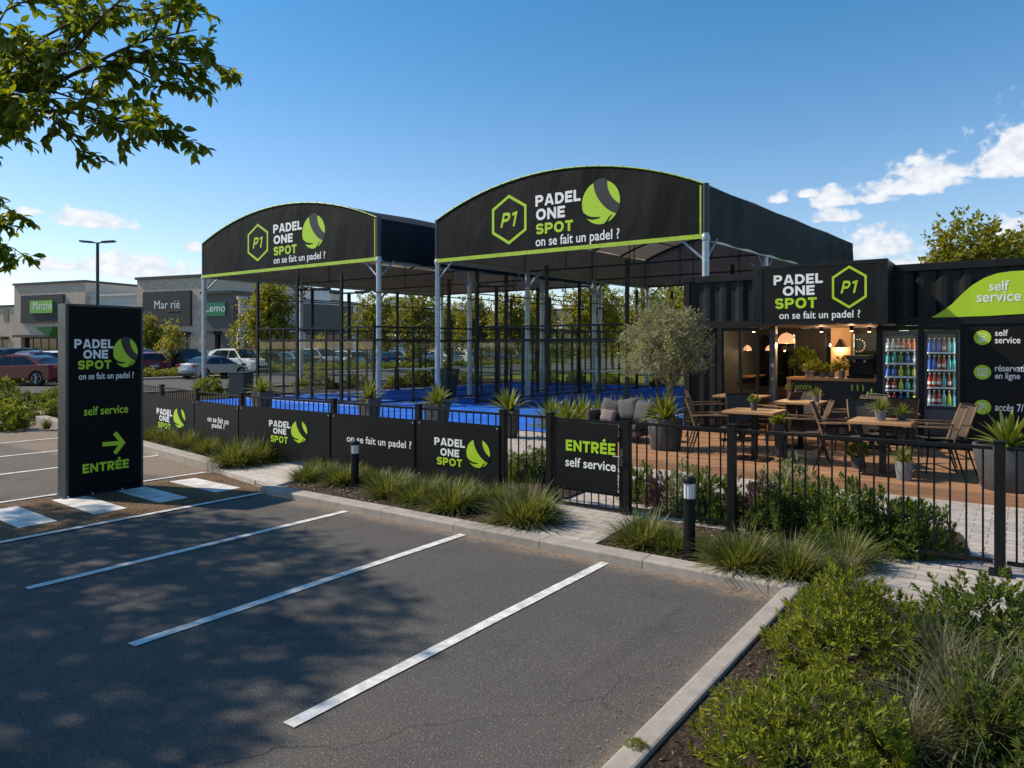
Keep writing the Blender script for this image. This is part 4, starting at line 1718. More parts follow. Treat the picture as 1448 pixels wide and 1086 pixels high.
for z in (0.3, 0.85):
    b.tube([(gx0 - 0.055, FY0, z), (gx0 - 0.055, FY0, z + 0.09)], 0.014, dsteel, 8)
    b.box(gx0 - 0.05, gx0 - 0.016, FY0 - 0.01, FY0 + 0.01, z + 0.02, z + 0.07, dsteel)
b.build('hinge', gt)
b = MB()
b.box(gx1 + 0.004, gx1 + 0.04, FY0 - 0.03, FY0 + 0.01, 0.56, 0.74, dsteel)
b.tube([(gx1 + 0.02, FY0 - 0.03, 0.66), (gx1 + 0.02, FY0 - 0.07, 0.66), (gx1 - 0.06, FY0 - 0.07, 0.66)], 0.009, chrome, 8)
b.build('latch', gt)
FG = facade(FY0 - 0.035)
C_(FG, gp, 'ENTRÉE', (800.4, 621.3, 636.8, 870.3), greenv)
T_(FG, gp, 'self service', (799.8, 645.5, 659, 871), whitev, bold=0.014)


# ---------------------------------------------------------------- bollard lights
def bollard(x, y, h, label):
    z = ZS
    t = thing('bollard_light', label, 'bollard', (x, y, z), 'bollard lights in the planting beds')
    b = MB()
    b.tube([(x, y, z), (x, y, z + h * 0.74)], 0.048, black, 20)
    b.lathe((x, y, z), [(0.075, 0), (0.075, 0.012), (0.05, 0.016)], black, 20)
    b.build('column', t, smooth=40)
    b = MB()
    b.tube([(x, y, z + h * 0.74), (x, y, z + h * 0.925)], 0.043, lampg, 20)
    b.build('diffuser', t, smooth=40)
    b = MB()
    for k in range(10):
        q = 2 * PI * k / 10
        b.tube([(x + 0.046 * math.cos(q), y + 0.046 * math.sin(q), z + h * 0.735), (x + 0.046 * math.cos(q), y + 0.046 * math.sin(q), z + h * 0.93)], 0.004, galv, 5)
    b.build('guard', t)
    b = MB()
    b.lathe((x, y, z), [(0.052, h * 0.92), (0.054, h * 0.93), (0.054, h * 0.975), (0.045, h * 0.995), (0, h)], black, 20)
    b.build('cap', t, smooth=40)


bollard(-2.25, 5.63, 0.68, 'near black bollard light in the bed right of the gate')
bollard(-6.75, 6.05, 0.58, 'far black bollard light in front of the one-line slogan banner')
# ---------------------------------------------------------------- container bar
CY = 13.4                                                # main facade plane
CT = 3.16                                                # container roof
CB = 2.18                                                # underside of the upper band
SY = 12.6                                                # sign box face
bar = thing('container_bar', 'black shipping container bar with open front, hexagon sign and green leaf panel', 'container bar', (-1.5, CY, 0))


def corrugated(b, x0, x1, z0, z1, Y, m, pitch=0.278, dep=0.036, out=-1):
    """trapezoid profile sheet in the plane y = Y"""
    pts = []
    x = x0
    while x < x1 - 1e-4:
        for fx, fd in ((0, 0), (0.25, 0), (0.5, 1), (0.75, 1)):
            xx = x + fx * pitch
            if xx < x1:
                pts.append((xx, Y - out * dep * fd * -1 if False else Y + dep * fd))
        x += pitch
    pts.append((x1, Y))
    b.grid([[(px, py, z0) for px, py in pts], [(px, py, z1) for px, py in pts]], m, True)


def corner_casting(b, x, y, z, w=0.1):
    b.box(x - w, x + w, y - 0.012, y + 0.16, z - 0.1, z + 0.012, contm)
    b.box(x - w * 0.4, x + w * 0.4, y - 0.0145, y - 0.0125, z - 0.065, z - 0.02, black)


XA, XB = -5.47, -3.87                                    # left container piece
XC, XD = -1.77, 4.2                                      # right container
b = MB()                                                 # left upper wall
corrugated(b, XA + 0.12, XB, CB + 0.1, CT - 0.12, CY + 0.02, contm, 0.32)
b.build('left_wall', bar)
b = MB()
b.box(XA, XB, CY - 0.02, CY + 0.10, CT - 0.12, CT, contm)
b.box(XA + 0.12, XB, CY - 0.018, CY + 0.10, CB - 0.03, CB + 0.1, contm)
b.box(XA, XA + 0.12, CY - 0.016, CY + 0.10, 0.12, CT - 0.121, contm)
corner_casting(b, XA + 0.1, CY - 0.02, CT, 0.1)
b.build('left_frame', bar, bevel=0.006)
b = MB()                                                 # left pillar wall and outer end
corrugated(b, XA + 0.13, -4.76, 0.14, CB - 0.031, CY + 0.025, contm, 0.22)
b.box(-4.80, -4.70, CY - 0.017, CY + 0.12, 0.12, CB - 0.031, contm)
ys = [CY + 0.11 + 0.07 * k for k in range(34)]
b.grid([[(XA + (0.035 if (k // 2) % 2 else 0.0), y, z) for k, y in enumerate(ys)] for z in (0.12, CT - 0.13)], contm)
b.build('left_pillar', bar)
b = MB()
b.box(XA + 0.03, XD, CY + 0.11, CY + 2.43, CT - 0.05, CT - 0.012, contm)
b.build('roof', bar)
# sign box
sb = MB()
sb.box(XB, XC, SY, CY + 0.05, CB, CT + 0.02, contm)
sgn = sb.build('sign_box', bar, bevel=0.008)
b = MB()
for x in (XB + 0.08, XC - 0.08):
    b.box(x - 0.085, x + 0.085, SY - 0.016, SY + 0.1, CB - 0.01, CT + 0.028, contm)
b.box(XB, XC + 0.004, SY - 0.012, SY + 0.1, CT - 0.03, CT + 0.032, contm)
b.box(XB, XC + 0.004, SY - 0.012, SY + 0.1, CB - 0.012, CB + 0.04, contm)
for x in (XB + 0.09, XC - 0.09):
    for z in (CB + 0.1, CT - 0.08):
        b.box(x - 0.025, x + 0.025, SY - 0.0195, SY - 0.0165, z - 0.03, z + 0.03, black)
b.build('sign_frame', sgn, bevel=0.005)
b = MB()
b.box(XB + 0.17, XC - 0.17, SY - 0.008, SY - 0.001, CB + 0.045, CT - 0.035, panelm)
sp = b.build('sign_panel', bar)
FS = facade(SY - 0.008)
C_(FS, sp, 'PADEL', (1094, 389.8, 403.4, 1163.6), whitev)
C_(FS, sp, 'ONE', (1107, 405.2, 418.6, 1152), whitev)
C_(FS, sp, 'SPOT', (1096, 422.3, 437.0, 1155), greenv)
T_(FS, sp, 'on se fait un padel ?', (1102, 441, 454.5, 1216.5), whitev)
hex_px(FS, sp, 1200.8, 405.7, 27, 28.5)
# right container
b = MB()
corrugated(b, XC + 0.02, XD - 0.1, CB + 0.1, CT - 0.12, CY + 0.02, contm, 0.32)
b.build('right_wall', bar)
b = MB()
b.box(XC + 0.002, XD, CY - 0.02, CY + 0.10, CT - 0.12, CT, contm)
b.box(XC + 0.002, XD, CY - 0.018, CY + 0.10, CB - 0.03, CB + 0.1, contm)
b.box(XC - 0.03, XC + 0.12, CY - 0.016, CY + 0.12, CB + 0.101, CT - 0.121, contm)
b.build('right_frame', bar, bevel=0.006)
b = MB()
b.box(-0.83, XD, CY + 0.0, CY + 0.06, 0.14, CB - 0.032, panelm)
rp = b.build('info_panel', bar)
b = MB()
b.box(-0.86, -0.832, CY - 0.02, CY + 0.08, 0.13, CB - 0.034, black)
b.box(-2.05, -1.97, CY - 0.02, CY + 0.1, 0.13, CB - 0.034, black)
b.box(-1.43, -1.36, CY - 0.014, CY + 0.1, 0.13, CB - 0.034, black)
b.box(-1.968, -0.862, CY + 0.02, CY + 0.1, CB - 0.11, CB - 0.034, black)
b.build('fridge_bay_frame', bar)
FI = facade(CY)
FU = facade(CY - 0.021)
lp = MB()
prof = [(1317, 449), (1331, 441), (1346, 430), (1360, 416), (1375, 403), (1392, 393), (1410, 386.5), (1430, 383.5), (1450, 382.5), (1500, 384), (1550, 392),
        (1560, 410), (1540, 428), (1500, 438), (1450, 443.5), (1400, 446.5), (1360, 448)]
P2 = [on(FU, *p) for p in prof]
lp.prism([FU.at(x, z, 0.004) for x, z in P2], (0, 0.004, 0), greenv)
leafp = lp.build('leaf_panel', bar)
FLf = facade(CY - 0.025)
T_(FLf, leafp, 'self', (1398.5, 397.5, 411.5, 1427), whitev, bold=0.014)
T_(FLf, leafp, 'service', (1381, 413.5, 427.5, 1444), whitev, bold=0.014)
T_(FI, rp, 'self', (1407, 466.3, 475.2, 1425.5), whitev)
T_(FI, rp, 'service', (1407, 476.8, 485.6, 1443), whitev)
T_(FI, rp, 'réservation', (1407, 516.0, 525.2, 1462), whitev)
T_(FI, rp, 'en ligne', (1407, 526.8, 538.2, 1442.5), whitev)
T_(FI, rp, 'accès 7/7', (1407, 570.2, 580.8, 1454), whitev)
for k, cy in enumerate((477.4, 526.4, 575.6)):
    x, z = on(FI, 1389.2, cy)
    r = on(FI, 1401.6, cy)[0] - x
    b = MB()
    put2d(b, FI, [(math.cos(rad(a)), math.sin(rad(a))) for a in range(0, 360, 10)], [tuple(range(36))], x, z, r, r, greenv)
    ic = b.build('round_icon', rp)
    b = MB()
    st = []
    if k == 0:
        st = [([(-.38, .52), (.38, .52), (.46, .3), (.3, .12), (-.3, .12), (-.46, .3)], True), ([(-.2, .1), (-.2, -.2), (.2, -.2), (.2, .1)], False),
              ([(-.36, -.3), (.36, -.3), (.36, -.55), (-.36, -.55)], True), ([(-.1, -.3), (-.1, -.55)], False), ([(.12, -.3), (.12, -.55)], False)]
    elif k == 1:
        st = [([(-.5, -.5), (.5, -.5), (.5, .5), (-.5, .5)], True), ([(0, -.28), (.28, .02), (.2, .24), (0, .14), (-.2, .24), (-.28, .02)], True), ([(-.34, -.38), (.34, -.38)], False)]
    else:
        st = [([(-.4, .5), (.34, .5), (.44, .4), (.44, -.3)], False), ([(-.4, .5), (-.4, -.42)], False), ([(-.12, -.3), (-.12, .28), (.12, .28), (.2, .12), (.1, -.02), (-.12, -.02)], False),
              ([(-.5, -.5), (-.2, -.5)], False), ([(.2, -.5), (.52, -.5)], False)]
    for j, (pl, cl) in enumerate(st):
        L, R_ = ribbon(pl, 0.09, cl)
        V, F = [], []
        for a, c in zip(L, R_):
            V += [a, c]
        n = len(L)
        for i in range(n if cl else n - 1):
            i2 = (i + 1) % n
            F.append((2 * i, 2 * i + 1, 2 * i2 + 1, 2 * i2))
        put2d(b, FI, V, F, x, z, r, r, whitev, 0.0055 + 0.0003 * j)
    b.build('pictogram', ic)

# interior of the serving front
IX0, IX1, IY1 = -4.72, -2.04, 15.7
b = MB()
b.box(IX0, XD, CY + 0.11, IY1, 0.10, 0.145, deckm)
b.build('interior_floor', bar)
b = MB()
b.box(IX0 - 0.05, IX1 + 0.02, CY + 0.11, IY1, CB + 0.0, CB + 0.05, ceilm)
b.build('interior_ceiling', bar)
b = MB()
b.box(IX0 - 0.05, IX0, CY + 0.13, IY1, 0.146, CB - 0.002, inwall)
b.box(IX1 - 0.0, IX1 + 0.04, CY + 0.13, IY1, 0.146, CB - 0.002, inwall)
b.box(IX0, -3.95, IY1, IY1 + 0.05, 0.146, 0.95, inwall)
b.box(-3.95, -3.35, IY1, IY1 + 0.05, 0.146, CB - 0.002, inwall)
b.box(-3.35, IX1, IY1, IY1 + 0.05, 0.146, 1.25, inwall)
b.box(-3.35, IX1, IY1, IY1 + 0.05, 2.05, CB - 0.002, inwall)
b.box(IX0, -3.95, IY1, IY1 + 0.05, 2.05, CB - 0.002, inwall)
b.build('interior_wall', bar)
b = MB()
b.box(-3.18, -2.82, IY1 - 0.3, IY1 - 0.002, 0.146, CB - 0.002, plaster)
b.build('plaster_column', bar)
for xa, xb, za in ((IX0, -3.96, 0.95), (-2.8, IX1, 1.25), (-3.34, -3.19, 1.25)):
    b = MB()
    b.box(xa, xb, IY1 + 0.01, IY1 + 0.02, za, 2.05, winglass)
    b.build('rear_window', bar)
# glazed left part of the front
gd = thing('glass_door', 'black framed glass sliding front at the left of the bar opening', 'glass door', (-4.4, CY + 0.03, 0.15))
b = MB()
for x in (-4.70, -4.36, -4.04):
    b.box(x - 0.028, x + 0.028, CY + 0.0, CY + 0.05, 0.146, CB - 0.035, black)
for z in (0.17, CB - 0.06):
    b.box(-4.672, -4.388, CY + 0.004, CY + 0.046, z - 0.025, z + 0.025, black)
    b.box(-4.332, -4.068, CY + 0.004, CY + 0.046, z - 0.025, z + 0.025, black)
b.build('door_frame', gd)
b = MB()
b.box(-4.672, -4.388, CY + 0.02, CY + 0.028, 0.195, CB - 0.085, glass)
b.box(-4.332, -4.068, CY + 0.02, CY + 0.028, 0.195, CB - 0.085, glass)
b.build('pane', gd)
# grey access pillar with lock
b = MB()
b.box(-3.88, -3.77, CY + 0.2, CY + 0.34, 0.146, CB - 0.004, gmet)
ap = b.build('access_pillar', bar)
b = MB()
fa = facade(CY + 0.2)
for cz, rr in ((1.45, 0.028), (1.2, 0.014)):
    L, R_ = ribbon([(math.cos(rad(a)), math.sin(rad(a))) for a in range(0, 360, 20)], 0.35, True)
    V, F = [], []
    for a, c in zip(L, R_):
        V += [a, c]
    for i in range(18):
        i2 = (i + 1) % 18
        F.append((2 * i, 2 * i + 1, 2 * i2 + 1, 2 * i2))
    put2d(b, fa, V, F, -3.825, cz, rr, rr, whitev)
b.build('lock_symbol', ap)
# counter
KYc = 13.95
ct = thing('serving_counter', 'dark serving counter with a thick wooden top inside the bar', 'counter', (-2.8, KYc + 0.3, 0.146))
b = MB()
b.box(-3.66, -2.06, KYc, KYc + 0.55, 1.17, 1.225, woodv)
b.build('counter_top', ct, bevel=0.006)
b = MB()
b.box(-3.58, -2.06, KYc + 0.06, KYc + 0.5, 0.148, 1.168, inwall)
cf = b.build('counter_front', ct)
b = MB()
b.box(-3.66, -3.585, KYc + 0.01, KYc + 0.5, 0.148, 1.168, woodv)
b.build('end_board', ct)
FC = facade(KYc + 0.06)
T_(FC, cf, 'self service', (1110, 540.5, 550.5, 1147.5), greenv, shear=0.15)
b = MB()
FCm = FC
mx_, mz_ = on(FC, 1212, 548)
rnd = random.Random(4)
V, F = [], []
for k in range(3):
    L, R_ = ribbon([(mx_ - 0.08 + k * 0.09, mz_ - 0.06), (mx_ - 0.085 + k * 0.09, mz_ + 0.05)], 0.025)
    i0 = len(V)
    for a, c in zip(L, R_):
        V += [a, c]
    F.append((i0, i0 + 1, i0 + 3, i0 + 2))
put2d(b, FC, V, F, 0, 0, 1, 1, greenv)
b.build('green_marks', cf)


def plight(name, loc, e, r=0.03, col=(1.0, 0.66, 0.36)):
    l = bpy.data.lights.new(name, 'POINT')
    l.energy = e
    l.shadow_soft_size = r
    l.color = col
    o = bpy.data.objects.new(name, l)
    COL.objects.link(o)
    o.location = loc
    return o


# pendant
px_, py_ = D(1112, 13.35)
pt = thing('pendant_lamp', 'lit copper dome pendant lamp hanging over the counter', 'lamp', (px_, py_, 1.86))
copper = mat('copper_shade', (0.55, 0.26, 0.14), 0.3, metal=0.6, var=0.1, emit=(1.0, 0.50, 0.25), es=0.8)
b = MB()
prof = [(0.155, 0.0)] + [(0.155 * math.cos(rad(a)), 0.02 + 0.175 * math.sin(rad(a))) for a in range(0, 86, 12)] + [(0.012, 0.197)]
b.lathe((px_, py_, 1.86), prof, copper, 24)
b.build('lamp_shade', pt, smooth=50)
b = MB()
b.tube([(px_, py_, 2.055), (px_, py_, 2.179)], 0.006, black, 6)
b.build('cord', pt)
b = MB()
b.lathe((px_, py_, 1.90), [(0, -0.035), (0.03, -0.02), (0.036, 0), (0.03, 0.03), (0, 0.05)], warm, 12)
b.build('bulb', pt, smooth=60)
plight('pendant_light', (px_, py_, 1.83), 20)
# sconce
sx_, sy_ = -3.0, IY1 - 0.36
wt = thing('wall_lamp', 'small black cone wall lamp on the warm plaster column', 'lamp', (sx_, sy_, 1.9))
b = MB()
b.lathe((sx_, sy_, 1.78), [(0.10, 0.0), (0.02, 0.16), (0, 0.165)], black, 20)
b.build('lamp_shade', wt, smooth=40)
b = MB()
b.box(sx_ - 0.012, sx_ + 0.012, sy_, sy_ + 0.055, 1.925, 1.95, black)
b.build('bracket', wt)
b = MB()
b.lathe((sx_, sy_, 1.80), [(0, -0.015), (0.02, 0), (0.016, 0.03), (0, 0.04)], warm, 10)
b.build('bulb', wt)
plight('wall_lamp_light', (sx_, sy_, 1.77), 8, 0.02)
# ceiling spots
for i, (x, y) in enumerate(((-4.35, 14.2), (-3.25, 14.9), (-2.6, 14.3), (-2.45, 15.2))):
    st_ = thing('ceiling_spot', ('ceiling spotlight behind the glass sliding front', 'ceiling spotlight above the plaster column', 'ceiling spotlight above the right of the counter', 'ceiling spotlight deep in the right corner of the bar')[i], 'spotlight', (x, y, 2.1), 'ceiling spots in the bar')
    b = MB()
    b.tube([(x, y, 2.09), (x, y, 2.178)], 0.035, black, 12)
    b.build('housing', st_)
    b = MB()
    b.tube([(x, y, 2.083), (x, y, 2.0895)], 0.027, warm, 12)
    b.build('lens', st_)
    plight('spot_light', (x, y, 2.06), (1.5, 11.0, 8.0, 7.0)[i], 0.025)
for i, (x, y) in enumerate(((-4.52, 14.35), (-4.2, 14.75))):
    t = thing('pendant_lamp', ('left small copper pendant lamp glowing behind the glass sliding front', 'right small copper pendant lamp glowing behind the glass sliding front')[i], 'lamp', (x, y, 1.72), 'small pendants behind the glass')
    b = MB()
    b.lathe((x, y, 1.72), [(0.085, 0.0), (0.07, 0.06), (0.03, 0.10), (0.008, 0.11)], copper, 16)
    b.build('lamp_shade', t, smooth=50)
    b = MB()
    b.tube([(x, y, 1.82), (x, y, 2.179)], 0.004, black, 5)
    b.build('cord', t)
    b = MB()
    b.lathe((x, y, 1.735), [(0, -0.02), (0.022, -0.01), (0.022, 0.01), (0, 0.03)], warm, 10)
    b.build('bulb', t)
    plight('pendant_light', (x, y, 1.70), 2.2, 0.02)
sh_ = thing('wall_shelf', 'wooden bottle shelf on the dark wall behind the glass sliding front', 'shelf', (-4.6, 15.0, 1.3))
b = MB()
b.box(-4.715, -4.5, 14.4, 15.5, 1.18, 1.21, woodv)
b.build('board', sh_)
b = MB()
for y in (14.55, 15.35):
    b.box(-4.715, -4.56, y, y + 0.02, 1.09, 1.179, black)
b.build('bracket', sh_)
# wreath clock on the rear window
x, y = D(1213.5, 14.3)
wc = MB()
for k in range(14):
    q = 2 * PI * k / 14
    wc.tube([(x + 0.125 * math.cos(q - .12), y, 1.82 + 0.125 * math.sin(q - .12)), (x + 0.125 * math.cos(q + .12), y, 1.82 + 0.125 * math.sin(q + .12))], 0.016, whitev, 6)
wc.tube([(x, y, 1.945), (x, y, 2.178)], 0.003, black, 4)
tag(wc.build('wreath', None, (x, y, 1.82)), 'white dotted ring wreath hanging before the dark rear window', 'wreath')
# coffee machine, till, jars on the counter
x, y = -2.45, KYc + 0.33
cm = thing('coffee_machine', 'black and steel coffee machine at the right end of the counter', 'coffee machine', (x, y, 1.225))
b = MB()
b.box(x - 0.2, x + 0.2, y - 0.16, y + 0.16, 1.226, 1.27, black)
b.box(x - 0.2, x + 0.2, y + 0.02, y + 0.16, 1.271, 1.56, black)
b.box(x - 0.21, x + 0.21, y - 0.14, y + 0.17, 1.561, 1.64, dsteel)
b.build('body', cm, bevel=0.01)
for s in (-0.09, 0.09):
    b = MB()
    b.tube([(x + s, y - 0.06, 1.56), (x + s, y - 0.06, 1.51)], 0.03, chrome, 10)
    b.tube([(x + s, y - 0.07, 1.50), (x + s, y - 0.2, 1.49)], 0.012, black, 6)
    b.build('brew_head', cm)

# ---------------------------------------------------------------- bottles and fridges
BOT = {'blue': (0.01, 0.09, 0.42), 'red': (0.42, 0.02, 0.015), 'orange': (0.55, 0.13, 0.02), 'clear': (0.25, 0.27, 0.28), 'teal': (0.03, 0.33, 0.34),
       'green': (0.03, 0.18, 0.04), 'yellow': (0.55, 0.5, 0.03), 'amber': (0.16, 0.055, 0.015), 'turquoise': (0.12, 0.5, 0.48)}
BM = {}


def bottle_mesh(colour, r, h):
    k = (colour, round(r, 4), round(h, 3))
    if k not in BM:
        m = MAT.get('bottle_' + colour) or mat('bottle_' + colour, BOT[colour], 0.12, var=0, spec=0.7, emit=BOT[colour], es=0.0)
        cap = MAT.get('bottle_cap') or mat('bottle_cap', (0.5, 0.5, 0.5), 0.3, metal=0.7, var=0)
        lab = MAT.get('bottle_label') or mat('bottle_label', (0.62, 0.6, 0.56), 0.6, var=0.2, vscale=40)
        b = MB()
        b.lathe((0, 0, 0), [(0, 0.0), (r * 0.9, 0), (r, 0.01), (r, h * 0.22)], m, 12)
        b.lathe((0, 0, 0), [(r, h * 0.22), (r * 1.02, h * 0.225), (r * 1.02, h * 0.42), (r, h * 0.425)], lab if colour in ('clear', 'amber', 'red') else m, 12)
        b.lathe((0, 0, 0), [(r, h * 0.425), (r, h * 0.55), (r * 0.85, h * 0.64), (r * 0.40, h * 0.76), (r * 0.36, h * 0.93)], m, 12)
        b.lathe((0, 0, 0), [(r * 0.43, h * 0.925), (r * 0.43, h), (0, h)], cap, 12)
        BM[k] = b.mesh('bottle', smooth=50)
    return BM[k]


def fridge(x0, x1, shelves, zb, zt, cols, frame, side, name):
    y0, y1 = CY - 0.02 + 0.06, CY + 0.6
    t = thing('drinks_fridge', name, 'fridge', ((x0 + x1) / 2, y0, 0.146))
    w = 0.045
    b = MB()
    b.box(x0, x0 + 0.03, y0 + 0.03, y1, 0.17, 2.06, frame)
    b.box(x1 - 0.03, x1, y0 + 0.03, y1, 0.17, 2.06, frame)
    b.box(x0 + 0.031, x1 - 0.031, y0 + 0.03, y1, 2.0, 2.06, frame)
    b.box(x0 + 0.031, x1 - 0.031, y1 - 0.03, y1, 0.17, 1.999, fridgein)
    b.box(x0 + 0.031, x1 - 0.031, y0 + 0.03, y1 - 0.031, 0.17, zb - 0.06, frame)
    b.build('cabinet', t)
    d = MB()
    d.box(x0, x0 + w, y0, y0 + 0.028, zb - 0.05, 2.06, frame)
    d.box(x1 - w, x1, y0, y0 + 0.028, zb - 0.05, 2.06, frame)
    d.box(x0 + w + 0.001, x1 - w - 0.001, y0, y0 + 0.028, zt + 0.02, 2.06, frame)
    d.box(x0 + w + 0.001, x1 - w - 0.001, y0, y0 + 0.028, zb - 0.05, zb - 0.005, frame)
    dr = d.build('door', t)
    g = MB()
    g.box(x0 + w, x1 - w, y0 + 0.01, y0 + 0.016, zb - 0.004, zt + 0.019, glass)
    g.build('pane', dr)
    h = MB()
    hx = x1 - w - 0.012
    h.tube([(hx, y0 - 0.002, 1.0), (hx, y0 - 0.035, 1.02), (hx, y0 - 0.035, 1.5), (hx, y0 - 0.002, 1.52)], 0.009, chrome, 8)
    h.build('handle', dr)
    p = MB()
    p.box(x0, x1, y0 + 0.002, y0 + 0.029, 0.30, zb - 0.06, gmet)
    for k in range(5):
        p.box(x0 + 0.06, x1 - 0.06, y0 - 0.004, y0 + 0.0015, 0.34 + k * 0.03, 0.352 + k * 0.03, black)
    p.build('lower_panel', t, bevel=0.004)
    k_ = MB()
    k_.box(x0 + 0.02, x1 - 0.02, y0 + 0.05, y1, 0.146, 0.169, black)
    k_.build('plinth', t)
    s = MB()
    zs = [zb + (zt - zb) * i / shelves for i in range(shelves)]
    for z in zs:
        s.box(x0 + 0.035, x1 - 0.035, y0 + 0.05, y1 - 0.05, z - 0.008, z, chrome)
        s.box(x0 + 0.035, x1 - 0.035, y0 + 0.044, y0 + 0.0495, z - 0.014, z + 0.016, shelfm)
    s.build('shelf', t)
    l = MB()
    for x in (x0 + 0.031, x1 - 0.037):
        l.box(x, x + 0.006, y0 + 0.034, y0 + 0.046, zb, zt, coolstrip)
    l.box(x0 + 0.05, x1 - 0.05, y0 + 0.034, y0 + 0.05, zt + 0.022, zt + 0.03, coolstrip)
    l.build('led_strip', t)
    hgt = (zt - zb) / shelves
    for si in range(shelves):
        row = cols[si]
        n = len(row)
        lv = ['top', 'second', 'third', 'fourth', 'bottom'][si if si < shelves - 1 else 4]
        z = zs[shelves - 1 - si]
        for i, c in enumerate(row):
            r = min(0.038, (x1 - x0 - 0.10) / n * 0.49)
            x = x0 + 0.07 + (x1 - x0 - 0.14) * i / (n - 1)
            same = row.count(c)
            full = {'b': 'blue', 'r': 'red', 'o': 'orange', 'c': 'clear', 't': 'teal', 'g': 'green', 'y': 'yellow', 'a': 'amber', 'q': 'turquoise'}[c]
            o = link('bottle', bottle_mesh(full, r, hgt * 0.86), (x, y0 + 0.10, z + 0.001))
            if same == 1:
                lb = f'only {full} bottle on the {lv} shelf of the {side} fridge'
            else:
                q = row[:i + 1].count(c)
                lb = f'{ORD[q - 1]} {full} bottle from the left on the {lv} shelf of the {side} fridge'
            tag(o, lb, 'bottle', f'bottles in the {side} fridge')
            # back row seen between the front bottles
    return t


fridge(-1.965, -1.435, 5, 0.84, 1.96, ['ccaroo', 'ttgbc', 'bbygy', 'arytg', 'arbty'], gmet, 'left', 'left grey framed drinks fridge with five lit bottle shelves beside the bar opening')
fridge(-1.355, -0.87, 4, 0.84, 1.98, ['bbbrqq', 'bbrrqq', 'rrrtrt', 'carqyt'], dsteel, 'right', 'right dark framed drinks fridge with four lit bottle shelves beside the info panel')

# ---------------------------------------------------------------- terrace furniture


def make_table(w, d, h, label):
    t = thing('bistro_table', label, 'table', (0, 0, 0), 'wooden bistro tables on the deck')
    b = MB()
    for k in range(6):
        b.box(-w / 2, w / 2, -d / 2 + d * k / 6 + 0.0015, -d / 2 + d * (k + 1) / 6 - 0.0015, h - 0.035, h, tablew)
    b.build('table_top', t, bevel=0.003)
    b = MB()
    b.box(-w * 0.4, w * 0.4, -0.03, 0.03, h - 0.06, h - 0.0355, black)
    b.box(-0.03, 0.03, -d * 0.4, d * 0.4, h - 0.06, h - 0.0355, black)
    b.box(-0.038, 0.038, -0.038, 0.038, 0.02, h - 0.061, black)
    b.build('column', t)
    b = MB()
    b.box(-0.22, 0.22, -0.22, 0.22, 0.001, 0.019, black)
    b.build('base_plate', t, bevel=0.004)
    return t


def make_chair():
    """armchair facing +x"""
    t = thing('armchair', 'x', 'chair', (0, 0, 0), 'brown woven armchairs on the deck')
    b = MB()
    P = []
    for i in range(7):
        u = i / 6
        P.append([(-0.20 + 0.44 * u, -0.215 + 0.43 * j / 4, 0.435 + 0.012 * math.sin(PI * u) * -1 - 0.012 * math.sin(PI * j / 4) + 0.015 * u) for j in range(5)])
    b.grid(P, wicker)
    b.grid([[(x, y, z - 0.016) for x, y, z in r] for r in P], wicker, True)
    b.box(-0.21, 0.245, -0.232, -0.216, 0.405, 0.452, black)
    b.box(-0.21, 0.245, 0.216, 0.232, 0.405, 0.452, black)
    b.box(0.245, 0.262, -0.232, 0.232, 0.405, 0.450, black)
    b.build('seat', t, smooth=50)
    b = MB()
    P = []
    for i in range(7):
        u = i / 6
        x = -0.215 - 0.11 * u - 0.03 * u * u
        P.append([(x - 0.025 * math.sin(PI * j / 4), -0.2 + 0.4 * j / 4, 0.47 + 0.40 * u) for j in range(5)])
    b.grid(P, wicker, True)
    b.grid([[(x - 0.014, y, z) for x, y, z in r] for r in P], wicker)
    for s in (-1, 1):
        b.tube([(-0.20, s * 0.212, 0.42), (-0.255, s * 0.212, 0.60), (-0.325, s * 0.212, 0.80), (-0.358, s * 0.208, 0.885)], 0.0125, armw, 7)
    b.tube([(-0.358, -0.215, 0.88), (-0.378, 0, 0.885), (-0.358, 0.215, 0.88)], 0.0125, black, 7)
    b.build('backrest', t, smooth=50)
    for s in (-1, 1):
        b = MB()
        b.tube([(0.235, s * 0.235, 0.64), (0.245, s * 0.24, 0.42), (0.285, s * 0.255, 0.0)], [0.012, 0.013, 0.010], black, 7)
        b.build('leg', t, smooth=50)
        b = MB()
        b.tube([(-0.20, s * 0.235, 0.44), (-0.25, s * 0.245, 0.25), (-0.33, s * 0.26, 0.0)], [0.013, 0.012, 0.010], black, 7)
        b.build('leg', t, smooth=50)
        b = MB()
        P = [(-0.28, s * 0.24, 0.625), (-0.1, s * 0.252, 0.642), (0.1, s * 0.25, 0.645), (0.27, s * 0.238, 0.648)]
        for a, c in zip(P[:-1], P[1:]):
            b.bar(a, c, 0.04, 0.02, armw)
        b.build('armrest', t)
    return t


